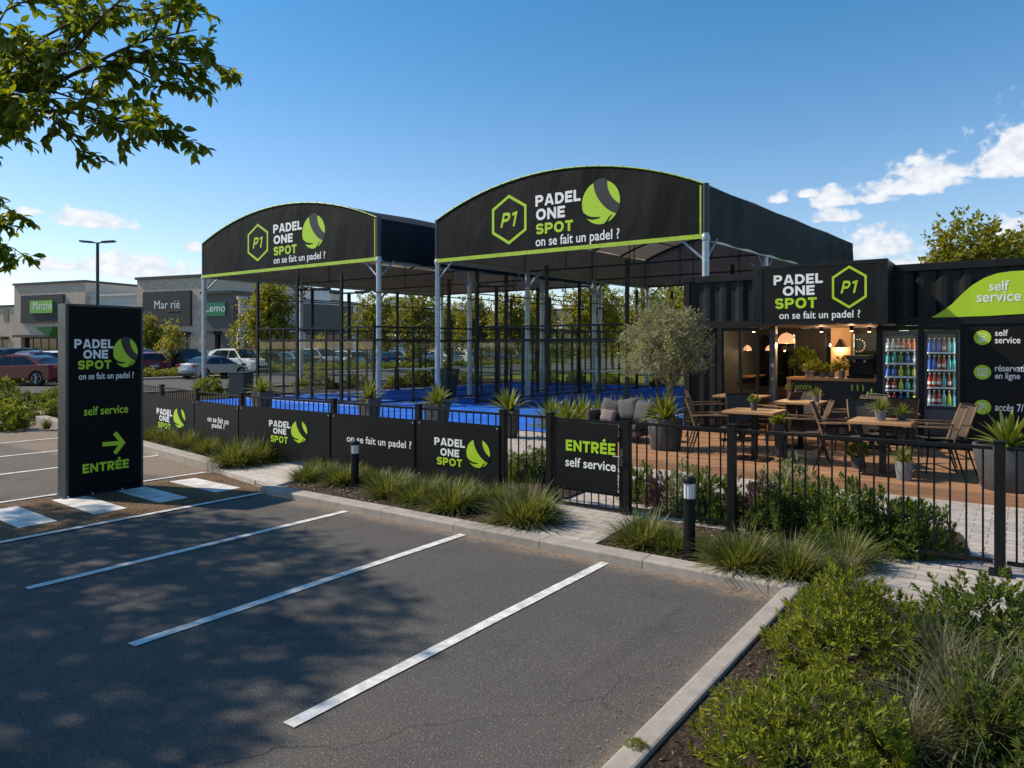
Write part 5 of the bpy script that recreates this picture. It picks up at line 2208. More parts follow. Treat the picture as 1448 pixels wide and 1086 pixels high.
TB = [(-3.22, 10.55, 0.72, 0.72, 0.72, 'square bistro table with a small dark potted plant at the left front of the deck'),
      (-1.50, 10.28, 0.72, 0.70, 0.70, 'nearest bistro table carrying the spiky plant in front of the left fridge'),
      (-2.98, 12.2, 0.70, 0.7, 0.76, 'middle bistro table in front of the serving counter'),
      (-4.12, 12.75, 0.85, 0.62, 0.78, 'wide table before the glass sliding front'),
      (-2.05, 12.95, 0.42, 0.4, 0.76, 'small side table pushed against the counter beside the left fridge')]
for (x, y, w, d, h, lb) in TB:
    t = make_table(w, d, h, lb)
    t.location = (x, y, DZ)
ch0 = make_chair()
CH = [(-3.82, 10.42, 0.25, 'woven armchair at the left front, facing the square table from the olive pot side'),
      (-2.55, 10.66, PI + 0.3, 'woven armchair on the right side of the square table, back turned to the nearest table'),
      (-3.55, 11.15, -1.0, 'woven armchair behind the square table with its back to the container'),
      (-2.02, 10.4, 0.15, 'woven armchair at the left side of the nearest table'),
      (-0.98, 10.55, PI + 0.25, 'woven armchair at the right side of the nearest table, front one of the pair'),
      (-0.92, 10.98, PI + 0.5, 'woven armchair at the right side of the nearest table, rear one of the pair'),
      (-1.75, 11.0, -1.1, 'woven armchair behind the nearest table facing the fence'),
      (-2.36, 12.05, PI + 0.35, 'dark woven armchair on the right of the middle table'),
      (-3.6, 12.15, 0.35, 'woven armchair on the left of the middle table'),
      (-2.1, 12.35, PI + 1.0, 'dark woven armchair standing before the left fridge and side table'),
      (-3.1, 12.95, -1.5, 'woven armchair tucked between the middle table and the counter'),
      (-4.62, 12.35, 0.5, 'dark woven armchair on the left of the wide table by the glass front'),
      (-3.48, 12.62, PI - 0.2, 'dark woven armchair on the right of the wide table by the glass front'),
      (-1.62, 12.35, PI / 2 + 0.4, 'dark woven armchair alone before the left fridge')]
for i, (x, y, rz, lb) in enumerate(CH):
    if i == 0:
        ch0.location = (x, y, DZ)
        ch0.rotation_euler = (0, 0, rz)
        ch0['label'] = lb
    else:
        dup(ch0, (x, y, DZ), rz, lb)

# sofa and cushions
SFX, SFY = -5.80, 11.35
sf = thing('lounge_sofa', 'low charcoal lounge sofa between the gate and the olive tree', 'sofa', (SFX, SFY, DZ))
b = MB()
b.rbox((SFX, SFY, DZ + 0.165), (0.50, 0.32, 0.05), wicker)
for sx2 in (-1, 1):
    for sy2 in (-1, 1):
        b.box(SFX + sx2 * 0.46 - 0.025, SFX + sx2 * 0.46 + 0.025, SFY + sy2 * 0.28 - 0.025, SFY + sy2 * 0.28 + 0.025, DZ, DZ + 0.114, black)
b.build('frame', sf, bevel=0.01)
b = MB()
b.rbox((SFX, SFY - 0.05, DZ + 0.272), (0.47, 0.29, 0.055), cfabric)
b.build('seat_cushion', sf, bevel=0.035, smooth=60)
b = MB()
b.rbox((SFX, SFY + 0.30, DZ + 0.35), (0.51, 0.06, 0.20), wicker, rx=-0.12)
b.build('backrest', sf, bevel=0.03, smooth=60)
b = MB()
b.rbox((SFX - 0.49, SFY, DZ + 0.34), (0.05, 0.32, 0.18), wicker)
b.build('armrest', sf, bevel=0.03, smooth=60)


def cushion(name, c, s, m, rz, rx, ry, label):
    n = 10
    b = MB()
    for sg in (-1, 1):
        P = []
        for i in range(n + 1):
            row = []
            for j in range(n + 1):
                u, v = i / n * 2 - 1, j / n * 2 - 1
                e = (1 - u ** 4) * (1 - v ** 4)
                pin = 1 - 0.06 * (1 - abs(u * v))
                row.append((u * s * pin, sg * (0.11 * e ** 0.6) * s / 0.25, v * s * pin))
            P.append(row)
        b.grid(P, m, sg > 0)
    o = b.build(name, None, (0, 0, 0), smooth=70)
    o.location = c
    o.rotation_euler = (rx, ry, rz)
    tag(o, label, 'cushion', 'cushions on the lounge sofa')


cushion('cushion', (SFX - 0.27, SFY + 0.13, DZ + 0.50), 0.20, cfabric, 0.15, -0.35, 0.25, 'large grey cushion leaning at the left arm of the sofa')
cushion('cushion', (SFX + 0.07, SFY + 0.15, DZ + 0.53), 0.21, cfabric, 0.05, -0.35, -0.2, 'large grey cushion in the middle of the sofa back, tilted to a corner')
cushion('cushion', (SFX + 0.37, SFY + 0.13, DZ + 0.50), 0.20, cfabric, -0.15, -0.3, 0.12, 'large grey cushion at the right end of the sofa')
cushion('cushion', (SFX - 0.22, SFY - 0.06, DZ + 0.41), 0.145, cpink, 0.2, -0.7, 0.1, 'small taupe cushion lying in front on the sofa')
# ---------------------------------------------------------------- potted plants
rndS = np.random.RandomState(3)
SWB = [sword_leaves(30, 0.62, 0.085, AGAVE, 'foliage', np.random.RandomState(i), rise=(0.15, 1.2), droop=0.55) for i in (1, 2)]
SWS = [sword_leaves(42, 0.42, 0.046, AGAVE, 'foliage', np.random.RandomState(i + 9), rise=(0.1, 1.3), droop=0.8) for i in (1, 2, 3)]
SWL = [sword_leaves(60, 0.45, 0.04, AGAVE, 'foliage', np.random.RandomState(i + 19), rise=(0.05, 1.35), droop=0.9) for i in (1, 2)]
HERB = [shrub_mesh('foliage', 0.09, 0.09, 0.13, 40, 7, 0.05, 0.018, SHRUB, 70 + i) for i in range(3)]


def pot(t, x, y, z, r0, r1, h, m, square=False):
    b = MB()
    n = 4 if square else 28
    if square:
        for (ra, za, rb, zb_) in ((r0, 0, r1, h),):
            P0 = [(x + sx2 * ra, y + sy2 * ra, z) for sx2, sy2 in ((-1, -1), (1, -1), (1, 1), (-1, 1))]
            P1 = [(x + sx2 * rb, y + sy2 * rb, z + h) for sx2, sy2 in ((-1, -1), (1, -1), (1, 1), (-1, 1))]
            b.add(P0 + P1, [(3, 2, 1, 0)] + [(i, (i + 1) % 4, 4 + (i + 1) % 4, 4 + i) for i in range(4)], m)
            b.box(x - rb - 0.012, x + rb + 0.012, y - rb - 0.012, y + rb + 0.012, z + h - 0.03, z + h - 0.004, m)
            b.box(x - rb * 0.9, x + rb * 0.9, y - rb * 0.9, y + rb * 0.9, z + h - 0.0035, z + h + 0.004, soil)
    else:
        b.lathe((x, y, z), [(0, 0), (r0 * 0.96, 0), (r0, 0.012), (r0 + (r1 - r0) * 0.6, h * 0.5), (r1, h * 0.97), (r1 * 0.99, h), (r1 * 0.9, h), (r1 * 0.88, h * 0.93)], m, n)
        b.lathe((x, y, z), [(r1 * 0.885, h * 0.935), (0, h * 0.95)], soil, n)
    return b.build('pot', t, smooth=40)


def potted(x, y, z, r0, r1, h, me, s, label, cat='potted plant', m=None, square=False, group=None, name='potted_plant', rz=0.0):
    t = thing(name, label, cat, (x, y, z), group)
    pot(t, x, y, z, r0, r1, h, m or potm, square)
    o = link('foliage', me, (0, 0, h * 0.93), t, rz)
    o.scale = (s,) * 3
    return t


potted(-0.16, 10.05, DZ, 0.27, 0.36, 0.52, SWB[0], 0.82, 'huge sword-leaved plant in a wide dark pot at the right front of the deck', rz=0.4)
ot = potted(-4.70, 10.75, DZ, 0.235, 0.285, 0.50, SWL[0], 1.15, 'bushy sword-leaved plant in the dark pot under the olive tree, left front of the deck')
for i, (px, d, lb) in enumerate(((370, 19.5, 'farthest spiky potted plant of the row behind the banners'), (522, 17.0, 'spiky potted plant just left of the galvanised post behind the slogan banner'),
                                 (618, 15.4, 'spiky potted plant behind the slogan banner, at the foot of the right canopy'), (720, 13.9, 'nearest spiky potted plant of the row, by the open bars left of the gate'))):
    x, y = D(px, d)
    potted(x, y, 0.05, 0.16, 0.21, 0.52, SWS[i % 3], 1.25, lb, group='spiky potted plants behind the banner fence', rz=i * 1.3, square=(i < 3), m=potm)
x, y = D(630, 25.5)
potted(x, y, 0.05, 0.26, 0.36, 0.95, SWS[1], 0.5, 'tall tapered charcoal planter on the blue court beyond the near post', square=True)
x, y = D(341, 25.0)
ub = MB()
ub.rbox((x, y, 0.45), (0.32, 0.26, 0.42), dsteel, 0.3)
ub.rbox((x, y, 0.885), (0.35, 0.29, 0.015), black, 0.3)
ub.rbox((x, y, 0.03), (0.28, 0.22, 0.03), black, 0.3)
o = ub.build('utility_cabinet', None, (x, y, 0.0), bevel=0.01)
tag(o, 'dark grey utility cabinet standing beyond the far end of the banner fence', 'cabinet')
# little pots on tables and floor
potted(-3.22, 10.52, DZ + 0.721, 0.04, 0.05, 0.12, HERB[0], 0.8, 'small dark pot with a green herb on the square table', m=potm)
potted(-1.52, 10.25, DZ + 0.701, 0.055, 0.07, 0.13, SWS[0], 0.5, 'small grey pot with spiky leaves on the nearest table', m=potg)
potted(-1.30, 10.42, DZ + 0.701, 0.05, 0.06, 0.07, SWS[1], 0.42, 'low dark bowl with spiky leaves at the far side of the nearest table', m=potm)
potted(-2.72, 12.1, DZ + 0.761, 0.045, 0.055, 0.11, SWS[2], 0.38, 'small beige pot with upright leaves on the middle table', m=potg)
potted(-1.22, 9.98, DZ, 0.08, 0.105, 0.24, SWL[1], 0.5, 'grey floor pot with lush leaves beside the base of the nearest table', m=potg)
potted(-1.85, 10.6, DZ, 0.07, 0.09, 0.16, HERB[1], 1.5, 'low floor pot of light green leaves behind the base of the nearest table', m=potm)
potted(-2.98, 11.05, DZ, 0.08, 0.10, 0.5, HERB[2], 1.4, 'slim dark floor pot with light green leaves behind the square table', m=potm)
for i, (px, s, r, me, lb) in enumerate(((1145, 0.55, 0.075, SWS[0], 'grey box pot with arching leaves at the left of the counter'), (1163, 1.3, 0.05, HERB[0], 'small bushy plant at the foot of the plaster column on the counter'),
                                        (1176, 1.0, 0.05, HERB[1], 'small round herb in a grey cup on the counter'), (1190, 1.7, 0.06, HERB[2], 'large leafy bush in a grey pot in the middle of the counter'))):
    x, y = D(px, 13.2 + 0.1 * (i % 2))
    y = KYc + 0.14 + 0.06 * (i % 3)
    dx, dy, _ = pdir(px, 0)
    x = y * dx / dy
    potted(x, y, 1.2262, r * 0.9, r, 0.13 if i in (0, 3) else 0.10, me, s, lb, m=potg, square=(i == 0))
x, y = D(1137, 14.6)
tp = thing('fiddle_plant', 'tall indoor plant in the dark behind the counter, right of the pendant lamp', 'plant', (x, y, 0.146))
pot(tp, x, y, 0.146, 0.14, 0.18, 0.4, potm)
b = MB()
b.tube([(x, y, 0.5), (x + 0.03, y, 1.2), (x, y + 0.02, 1.6)], [0.02, 0.016, 0.01], bark, 6)
b.build('stem', tp)
o = link('foliage', shrub_mesh('foliage', 0.26, 0.26, 0.34, 90, 8, 0.13, 0.05, SHRUBD, 81), (0, 0, 1.25), tp)
# cactus on the side table
x, y, z = -2.05, 12.95, DZ + 0.761
cs = thing('cactus', 'small green cactus with raised arms on the side table by the left fridge', 'plant', (x, y, z))
pot(cs, x, y, z, 0.05, 0.06, 0.07, potm)
cgm = mat('cactus_green', (0.06, 0.16, 0.03), 0.6, var=0.2, vscale=30)
b = MB()
for dx_, h_ in ((-0.05, 0.15), (0.0, 0.2), (0.05, 0.13)):
    b.tube([(x, y, z + 0.06), (x + dx_, y, z + 0.09), (x + dx_ * 1.1, y, z + h_ - 0.02), (x + dx_ * 1.1, y, z + h_)], [0.016, 0.018, 0.018, 0.006], cgm, 8)
b.build('stem', cs, smooth=60)

# ---------------------------------------------------------------- olive tree
ox, oy = -4.78, 11.05
olt = thing('olive_tree', 'silvery olive tree with a round airy crown rising from the dark pot on the deck', 'tree', (ox, oy, DZ))
rnd = random.Random(8)
b = MB()
limb(b, (ox, oy, DZ + 0.0), (ox + 0.02, oy + 0.05, 1.12), 0.075, 0.055, obark, rnd, 0.08)
for k in range(6):
    q = k * 1.05 + 0.3
    e = (ox + 0.42 * math.cos(q), oy + 0.42 * math.sin(q), 1.75 + 0.2 * (k % 3))
    P = limb(b, (ox + 0.02, oy + 0.05, 1.05 + 0.05 * (k % 3)), e, 0.036, 0.012, obark, rnd, 0.15)
    for j in range(3):
        limb(b, P[3 + j], Vector(e) + Vector((rnd.uniform(-.3, .3), rnd.uniform(-.3, .3), rnd.uniform(0, .4))), 0.012, 0.004, obark, rnd, 0.1, 4)
b.build('trunk', olt, smooth=60)
om = crown_mesh('crown', [(0, 0, 1.72, 0.50), (-0.34, 0, 1.62, 0.36), (0.36, 0.05, 1.72, 0.36), (0.05, -0.3, 1.6, 0.36), (0, 0.3, 1.85, 0.36), (-0.2, 0.1, 2.02, 0.30), (0.25, -0.1, 2.02, 0.30), (0.1, 0, 1.42, 0.34), (-0.55, 0.05, 1.82, 0.16), (0.58, -0.05, 1.5, 0.17), (-0.48, -0.1, 1.38, 0.17), (0.45, 0, 2.12, 0.14), (-0.02, 0.05, 2.30, 0.15), (-0.35, 0, 2.22, 0.13)], 1700, 0.062, 0.016, OLIVE, 5, 9, 0.1)
oc = link('crown', om, (-0.06, -0.04, -0.02), olt)
oc.scale = (1.06, 1.04, 1.0)

# ---------------------------------------------------------------- grass tufts in the beds
TUF = []
for i in range(4):
    r_ = np.random.RandomState(40 + i)
    V, F = blades(850, 0.30, 0.72, 0.0092, r_, 5, 0.15, 0.55, True)
    TUF.append(npmesh('grass_tuft', V, F, GRASSY))
TUG = []
for i in range(2):
    r_ = np.random.RandomState(60 + i)
    V, F = blades(420, 0.52, 0.42, 0.0075, r_, 6, 0.07)
    TUG.append(npmesh('grass_tuft', V, F, GRASSG))
near_t = [(440, 667, .65), (503, 678, .7), (524, 688, .75), (560, 690, .75), (608, 700, .8), (652, 704, .8), (697, 716, .85), (757, 729, .7), (425, 681, .8), (452, 676, .75), (476, 685, .95), (541, 703, 1.0), (584, 711, .98), (630, 722, 1.12), (668, 716, .8), (735, 742, 1.3)]
far_t = [(209, 622, .85), (232, 627, .9), (258, 634, 1.0), (288, 642, 1.0), (325, 660, 1.25), (356, 655, 1.2), (384, 648, .8), (406, 648, .85)]
right_t = [(902, 772, 1.0), (945, 781, .68), (1042, 807, 1.08), (1112, 818, 1.0), (1190, 800, .95), (992, 786, .55)]
for nm, lst, wh in (('near', near_t, 'in the bed left of the gate path'), ('far', far_t, 'in the far bed below the slogan banners'), ('right', right_t, 'in the bed around the near bollard light')):
    for i, (px, py, s) in enumerate(sorted(lst)):
        x, y = G(px, py, ZS)
        y += 0.10
        o = link('grass_tuft', TUF[(i * 3 + len(lst)) % 4], (x, y, ZS - 0.005), None, i * 2.1)
        k = s * (1.12 if nm != 'far' else 1.22)
        o.scale = (k * 1.02, k * 1.02, k * 1.16)
        big = 'large' if s > 1.1 else 'small' if s < 0.85 else 'medium'
        tag(o, f'{big} green grass tuft, {ORD[i]} from the left {wh}', 'grass tuft', 'grass tufts ' + wh)
for i, (px, py, s, lb) in enumerate(((1335, 975, .85, 'tall grey-green grass clump between the two bright shrubs and the dark shrub'), (1375, 1075, 1.15, 'largest arching grass clump in the bottom right corner'),
                                     (1290, 925, .55, 'slender grass clump behind the upper bright shrub'), (1448, 1020, .85, 'grass clump cut by the right edge below the dark shrub'),
                                     (1195, 822, .6, 'fine grass clump at the near end of the bed beside the fence foot'), (1285, 1080, .8, 'grass clump right of the lower bright shrub'))):
    x, y = G(px, py, ZS)
    o = link('grass_tuft', TUG[i % 2], (x, y, ZS - 0.005), None, i * 1.7)
    o.scale = (s,) * 3
    tag(o, lb, 'grass clump', 'grey grass clumps in the shrub bed')

# ---------------------------------------------------------------- near shrubs
def shrub(name, px, py, me, lb, cat, s=1.0, rz=0.0, z=ZS, grp=None):
    x, y = G(px, py, z)
    o = link(name, me, (x, y, z - 0.01), None, rz)
    o.scale = (s,) * 3 if not isinstance(s, tuple) else s
    tag(o, lb, cat, grp)
    return o


SH1 = shrub_mesh('shrub', 0.50, 0.50, 0.50, 900, 14, 0.052, 0.0115, SHRUB, 11, 0.95, 0.32)
SH2 = shrub_mesh('shrub', 0.50, 0.46, 0.44, 900, 14, 0.050, 0.011, SHRUB, 12, 0.95, 0.32)
SH3 = shrub_mesh('shrub', 0.42, 0.42, 0.50, 700, 12, 0.055, 0.017, SHRUBD, 13, 1.0, 0.4)
SH4 = shrub_mesh('shrub', 0.36, 0.30, 0.40, 420, 10, 0.055, 0.018, SHRUBD, 14, 1.0, 0.35)
SH5 = shrub_mesh('shrub', 0.30, 0.28, 0.40, 360, 10, 0.05, 0.014, SAGE, 15, 0.9, 0.4)
SH6 = shrub_mesh('shrub', 0.24, 0.24, 0.34, 260, 10, 0.045, 0.014, PURPLE, 16, 0.9, 0.4)
GS = 'shrubs in the near planting bed'
shrub('shrub', 1205, 935, SH1, 'upper of the two bright green shrubs beside the kerb', 'shrub', 0.86, 0.3, grp=GS)
shrub('shrub', 1150, 1110, SH2, 'lower of the two bright green shrubs, at the bottom edge of the photo', 'shrub', 0.86, 1.9, grp=GS)
shrub('shrub', 1405, 945, SH3, 'dark green loose shrub on the paving by the right fence post', 'shrub', 0.86, 0.7, grp=GS)
shrub('shrub', 1185, 868, SH1, 'yellow-green shrub directly behind the upper bright shrub', 'shrub', 0.42, 2.2, grp=GS)
shrub('shrub', 1470, 1090, SH3, 'dark shrub in the bottom right corner behind the grass clump', 'shrub', 0.8, 1.2, grp=GS)
shrub('shrub', 900, 1062, SH2, 'tiny weed sprig growing on the kerb edge', 'weed', 0.12, 0.4, grp=None)
# bark chips and fallen leaves lying on the beds
rs = np.random.RandomState(17)
pp = []
for (xa, xb, ya, yb, n_) in ((-7.5, -4.2, 5.53, 6.7, 2600), (-3.05, -1.1, 5.53, 6.7, 1700), (-1.25, 1.6, 2.0, 5.2, 3000), (-14, -9.2, 6.15, 7.4, 1200)):
    X = rs.uniform(xa, xb, n_)
    Y = rs.uniform(ya, yb, n_)
    if xa == -14:
        Y = 6.15 + (-9.45 - X) * 0.14 + rs.uniform(0, 0.6, n_)
    pp.append(np.stack([X, Y, np.full(n_, ZS + 0.006) + rs.uniform(0, 0.012, n_)], 1))
P = np.concatenate(pp)
n_ = len(P)
a_ = rs.uniform(0, 2 * PI, n_)
Dv = np.stack([np.cos(a_), np.sin(a_), rs.normal(0, 0.25, n_)], 1)
Nv = unit(np.array([0, 0, 1.0]) + rs.normal(scale=0.35, size=(n_, 3)))
V, F = simple_leaves(P, Dv, Nv, rs.uniform(0.015, 0.05, n_), rs.uniform(0.006, 0.018, n_))
CHIP = leafmat('bark_chips', [(0.06, 0.04, 0.025), (0.16, 0.10, 0.06), (0.27, 0.18, 0.10), (0.035, 0.025, 0.018)], 0.05)
struct(link('bark_chips', npmesh('bark_chips', V, F, CHIP)), 'stuff')
n_ = 260
X = rs.uniform(-7.4, KX - 0.05, n_)
Y = KY - np.abs(rs.normal(0, 0.16, n_)) - 0.02
k_ = rs.uniform(size=n_) < 0.3
X[k_] = KX - np.abs(rs.normal(0, 0.12, k_.sum())) - 0.02
Y[k_] = rs.uniform(2.2, KY, k_.sum())
a_ = rs.uniform(0, 2 * PI, n_)
V, F = simple_leaves(np.stack([X, Y, np.full(n_, 0.009)], 1), np.stack([np.cos(a_), np.sin(a_), np.zeros(n_)], 1), unit(np.array([0, 0, 1.0]) + rs.normal(scale=0.2, size=(n_, 3))), rs.uniform(0.008, 0.03, n_), rs.uniform(0.005, 0.012, n_))
struct(link('leaf_litter', npmesh('leaf_litter', V, F, leafmat('dry_leaves', [(0.30, 0.19, 0.08), (0.20, 0.12, 0.05), (0.36, 0.27, 0.12)], 0.1))), 'stuff')
GB = 'shrubs behind the fence right of the gate'
for i, (px, py, me, s, d_) in enumerate(((905, 705, SH4, .75, 'dark green low shrub'), (935, 715, SH6, .8, 'purple tinged shrub'), (970, 722, SH5, .95, 'pale sage shrub'), (1005, 732, SH4, .9, 'mid green shrub'),
                                         (1080, 740, SH6, 1.0, 'purple flowered shrub'), (1120, 733, SH5, 1.15, 'tall pale sage shrub'), (1150, 750, SH4, .95, 'mid green shrub'),
                                         (1200, 768, SH4, 1.05, 'dark green shrub'), (1255, 776, SH4, .95, 'dark green wide shrub'), (1300, 780, SH4, .8, 'dark green shrub'), (1095, 752, SH3, .6, 'loose green shrub'))):
    shrub('shrub', px, py, me, f'{d_} behind the fence bars, {ORD[i]} of the row from the gate', 'shrub', (s * 0.98, s * 0.98, s * 1.2), i * 1.1, grp=GB)
for i, (px, py, s) in enumerate(((722, 672, .75), (750, 678, .9), (768, 670, .8))):
    shrub('shrub', px, py, SH5 if i != 1 else SH4, ('left', 'middle', 'right')[i] + ' leafy shrub behind the open bars left of the gate', 'shrub', s, i, grp='shrubs left of the gate')
# strap-leaved plants between the court and the sofa
for i, (px, d, s) in enumerate(((778, 15.6, 1.2), (800, 14.8, 1.3), (822, 15.4, 1.3), (850, 14.8, 1.35), (876, 15.2, 1.3), (905, 15.8, 1.25), (1000, 15.5, 1.2))):
    x, y = D(px, d)
    o = link('strap_plant', SWL[i % 2], (x, y, 0.05), None, i * 0.9)
    o.scale = (s,) * 3
    o.scale = (s * 1.3,) * 3
    tag(o, f'yellow-green strap-leaved plant behind the sofa, {ORD[i]} from the left', 'plant', 'strap-leaved plants between court and sofa')
# ---------------------------------------------------------------- retail buildings
SYF = 41.0


def sx_at(px, Y=SYF):
    dx, dy, _ = pdir(px, 0)
    return Y * dx / dy


def shopfront(b, gl, x0, x1, z0, z1, Y, n):
    for k in range(n + 1):
        x = x0 + (x1 - x0) * k / n
        b.box(x - 0.06, x + 0.06, Y - 0.06, Y + 0.05, z0, z1, black)
    b.box(x0, x1, Y - 0.05, Y + 0.04, z1 - 0.12, z1 + 0.02, black)
    gl.box(x0 + 0.061, x1 - 0.061, Y - 0.01, Y + 0.01, z0, z1 - 0.121, cglass)


def store(name, label, px0, px1, h, depth, facem, panel=None, sign=None, glass_h=3.0, nwin=6, Y=SYF):
    x0, x1 = sx_at(px0, Y), sx_at(px1, Y)
    t = thing('store', label, 'store', ((x0 + x1) / 2, Y, 0))
    b = MB()
    b.box(x0, x1, Y, Y + depth, glass_h, h, facem)
    b.box(x0, x0 + 2.2, Y + 0.001, Y + depth, 0, glass_h - 0.001, facem)
    b.box(x1 - 2.2, x1, Y + 0.001, Y + depth, 0, glass_h - 0.001, facem)
    b.box(x0 + 2.201, x1 - 2.201, Y + 1.5, Y + depth, 0, glass_h - 0.001, stored)
    b.build('wall', t)
    b = MB()
    b.box(x0 - 0.2, x1 + 0.2, Y - 0.2, Y + depth + 0.2, h + 0.002, h + 0.28, dsteel if facem is not storeg else storeg)
    b.build('parapet', t)
    f, g = MB(), MB()
    shopfront(f, g, x0 + 2.25, x1 - 2.25, 0.0, glass_h - 0.01, Y + 0.6, nwin)
    w = f.build('shopfront', t)
    g.build('pane', w)
    b = MB()
    b.box(x0 + 2.0, x1 - 2.0, Y - 1.1, Y - 0.002, glass_h + 0.05, glass_h + 0.35, dsteel)
    b.build('entrance_awning', t)
    p = None
    if panel:
        pb = MB()
        a, zb = PY(panel[0], panel[2], Y)
        c, zt = PY(panel[1], panel[3], Y)
        pb.box(a, c, Y - 0.25, Y - 0.003, zb, zt, stored)
        p = pb.build('sign_panel', t)
    # the blocks stand turned a little towards the car park
    k = (CXP - (px0 + px1) / 2) / FPX
    t.rotation_euler = (0, 0, rad(13.1))
    t.scale = ((0.8118 - 0.584 * k) / (0.923 - 0.385 * k), 1, 1)
    return t, p


ts, p = store('store', 'beige clad supermarket block with a green sign panel on dark cladding, far left', 22, 122, 10.1, 22, stonew, (33, 92, 458, 414.5), nwin=7)
fs = facade(SYF - 0.26)
b = MB()
a = on(fs, 44, 444)
c = on(fs, 75, 424)
b.box(a[0], c[0], SYF - 0.42, SYF - 0.255, a[1], c[1], mat('store_green', (0.16, 0.42, 0.02), 0.4, var=0.05))
gsn = b.build('green_sign', ts)
T_(facade(SYF - 0.43), gsn, 'Marché', (46.5, 427.5, 439, 73), whitev, bold=0.0)
ts2, p = store('store', 'plain low beige store wing between the two tall store blocks', 122.5, 194.5, 8.2, 20, storeg, None, nwin=5, Y=SYF + 3)
ts3, p = store('store', 'beige clad store block with a white name on dark cladding, right of the street lamp', 195, 286, 9.15, 24, stonew, (205, 272, 462, 409), nwin=6)
T_(facade(SYF - 0.26), p, 'Mar rié', (218, 426, 437.5, 254), whitev, bold=0.0)
b = MB()
a = on(fs, 236, 440)
c = on(fs, 254, 438.5)
b.box(a[0], c[0], SYF - 0.29, SYF - 0.252, a[1], c[1], mat('amber_sign', (0.5, 0.2, 0.03), 0.5, var=0))
b.build('underline', p)
ts4, p = store('store', 'lower grey brown store with a green sign behind the left canopy post', 286.6, 330, 7.1, 22, mat('store_taupe', (0.13, 0.115, 0.10), 0.8, var=0.12, vscale=0.4), None, nwin=3)
fs4 = facade(SYF - 0.02)
b = MB()
a = on(fs4, 288, 448)
c = on(fs4, 320, 427)
b.box(a[0], c[0], SYF - 0.2, SYF - 0.003, a[1], c[1], mat('store_teal', (0.01, 0.19, 0.085), 0.4, var=0.05))
g4 = b.build('green_sign', ts4)
T_(facade(SYF - 0.2), g4, 'Lemo', (290.5, 431, 441.5, 318), whitev, bold=0.0)
ts0, p = store('store', 'low beige building at the left edge with small square windows', -70, 21.5, 8.0, 18, stonew, None, nwin=6, Y=SYF + 2)
b = MB()
for px in (-30, -12, 10):
    b = MB()
    x, z = PY(px, 444, SYF + 2)
    b.box(x - 0.9, x + 0.9, SYF + 1.93, SYF + 1.998, z - 0.9, z + 1.0, cglass)
    b.build('window', ts0)
# green tent awning by the Marché door
x, z = PY(62, 462, SYF - 3)
aw = MB()
aw.add([(x - 2.6, SYF - 3, z), (x + 2.6, SYF - 3, z), (x + 1.6, SYF - 0.1, z - 0.0), (x - 1.6, SYF - 0.1, z), (x, SYF - 2.5, z - 1.3), (x, SYF - 0.4, z - 1.2)],
       [(0, 1, 4), (1, 2, 5, 4), (2, 3, 5), (3, 0, 4, 5), (0, 3, 2, 1)], mat('awning_green', (0.04, 0.22, 0.06), 0.6, var=0.1))
aw.tube([(x, SYF - 1.5, 0), (x, SYF - 1.5, z - 1.2)], 0.08, black, 6)
tag(aw.build('parasol', None, (x, SYF - 1.5, 0)), 'green parasol with upturned canopy before the supermarket entrance', 'parasol')
# long grey wing running back along the car park
XW = -63.0
lw = thing('store', 'long pale grey store wing running back behind the parked cars', 'store', (XW - 8, 84, 0))
b = MB()
b.box(XW - 16, XW, SYF + 61, SYF + 62, 3.2, 6.8, storeg)
b.box(XW - 16, XW - 0.5, SYF + 0.5 + 60.6, 130, 0, 3.2, stored)
b.box(XW - 16, XW, SYF + 62.001, 130, 3.2, 6.7, storeg)
b.build('wall', lw)
wb, gb_, pb = MB(), MB(), MB()
y = SYF + 0.4
k = 0
while y < 100:
    y1 = y + 7.4
    pb.box(XW + 0.003, XW + 0.16, y, y1 - 0.12, 3.3, 6.4, storeg if k % 3 != 1 else MAT['store_taupe'])
    wb.box(XW + 0.003, XW + 0.2, y - 0.2, y + 0.5, 0, 3.28, storeg)
    gb_.box(XW + 0.003, XW + 0.05, y + 0.501, y1 - 0.201, 0.3, 3.1, cglass)
    y = y1
    k += 1
pb.box(XW + 0.003, XW + 0.22, SYF + 0.2, 102, 6.42, 6.75, storeg)
pb.build('cladding_panels', lw)
wb.build('pier', lw)
gb_.build('shop_window', lw)
for y in (52, 66, 81):
    b = MB()
    b.box(XW - 5, XW - 2.5, y, y + 3, 7.1, 8.2, galv)
    b.tube([(XW - 2, y + 4, 7.0), (XW - 2, y + 4, 8.6)], 0.06, black, 6)
    b.build('roof_unit', lw)
# far pale building seen between the trees
x, y = D(800, 130)
fb_ = thing('far_building', 'distant pale building with a pitched roof between the trees behind the right court', 'building', (x, y, 0))
b = MB()
b.box(x - 5, x + 5, y, y + 8, 0, 6.5, storeg)
b.build('wall', fb_)
b = MB()
b.add([(x - 5.3, y - .3, 6.5), (x + 5.3, y - .3, 6.5), (x + 5.3, y + 8.3, 6.5), (x - 5.3, y + 8.3, 6.5), (x - 5.3, y + 4, 9), (x + 5.3, y + 4, 9)], [(0, 1, 5, 4), (2, 3, 4, 5), (0, 4, 3), (1, 2, 5), (0, 3, 2, 1)], stored)
b.build('roof', fb_)

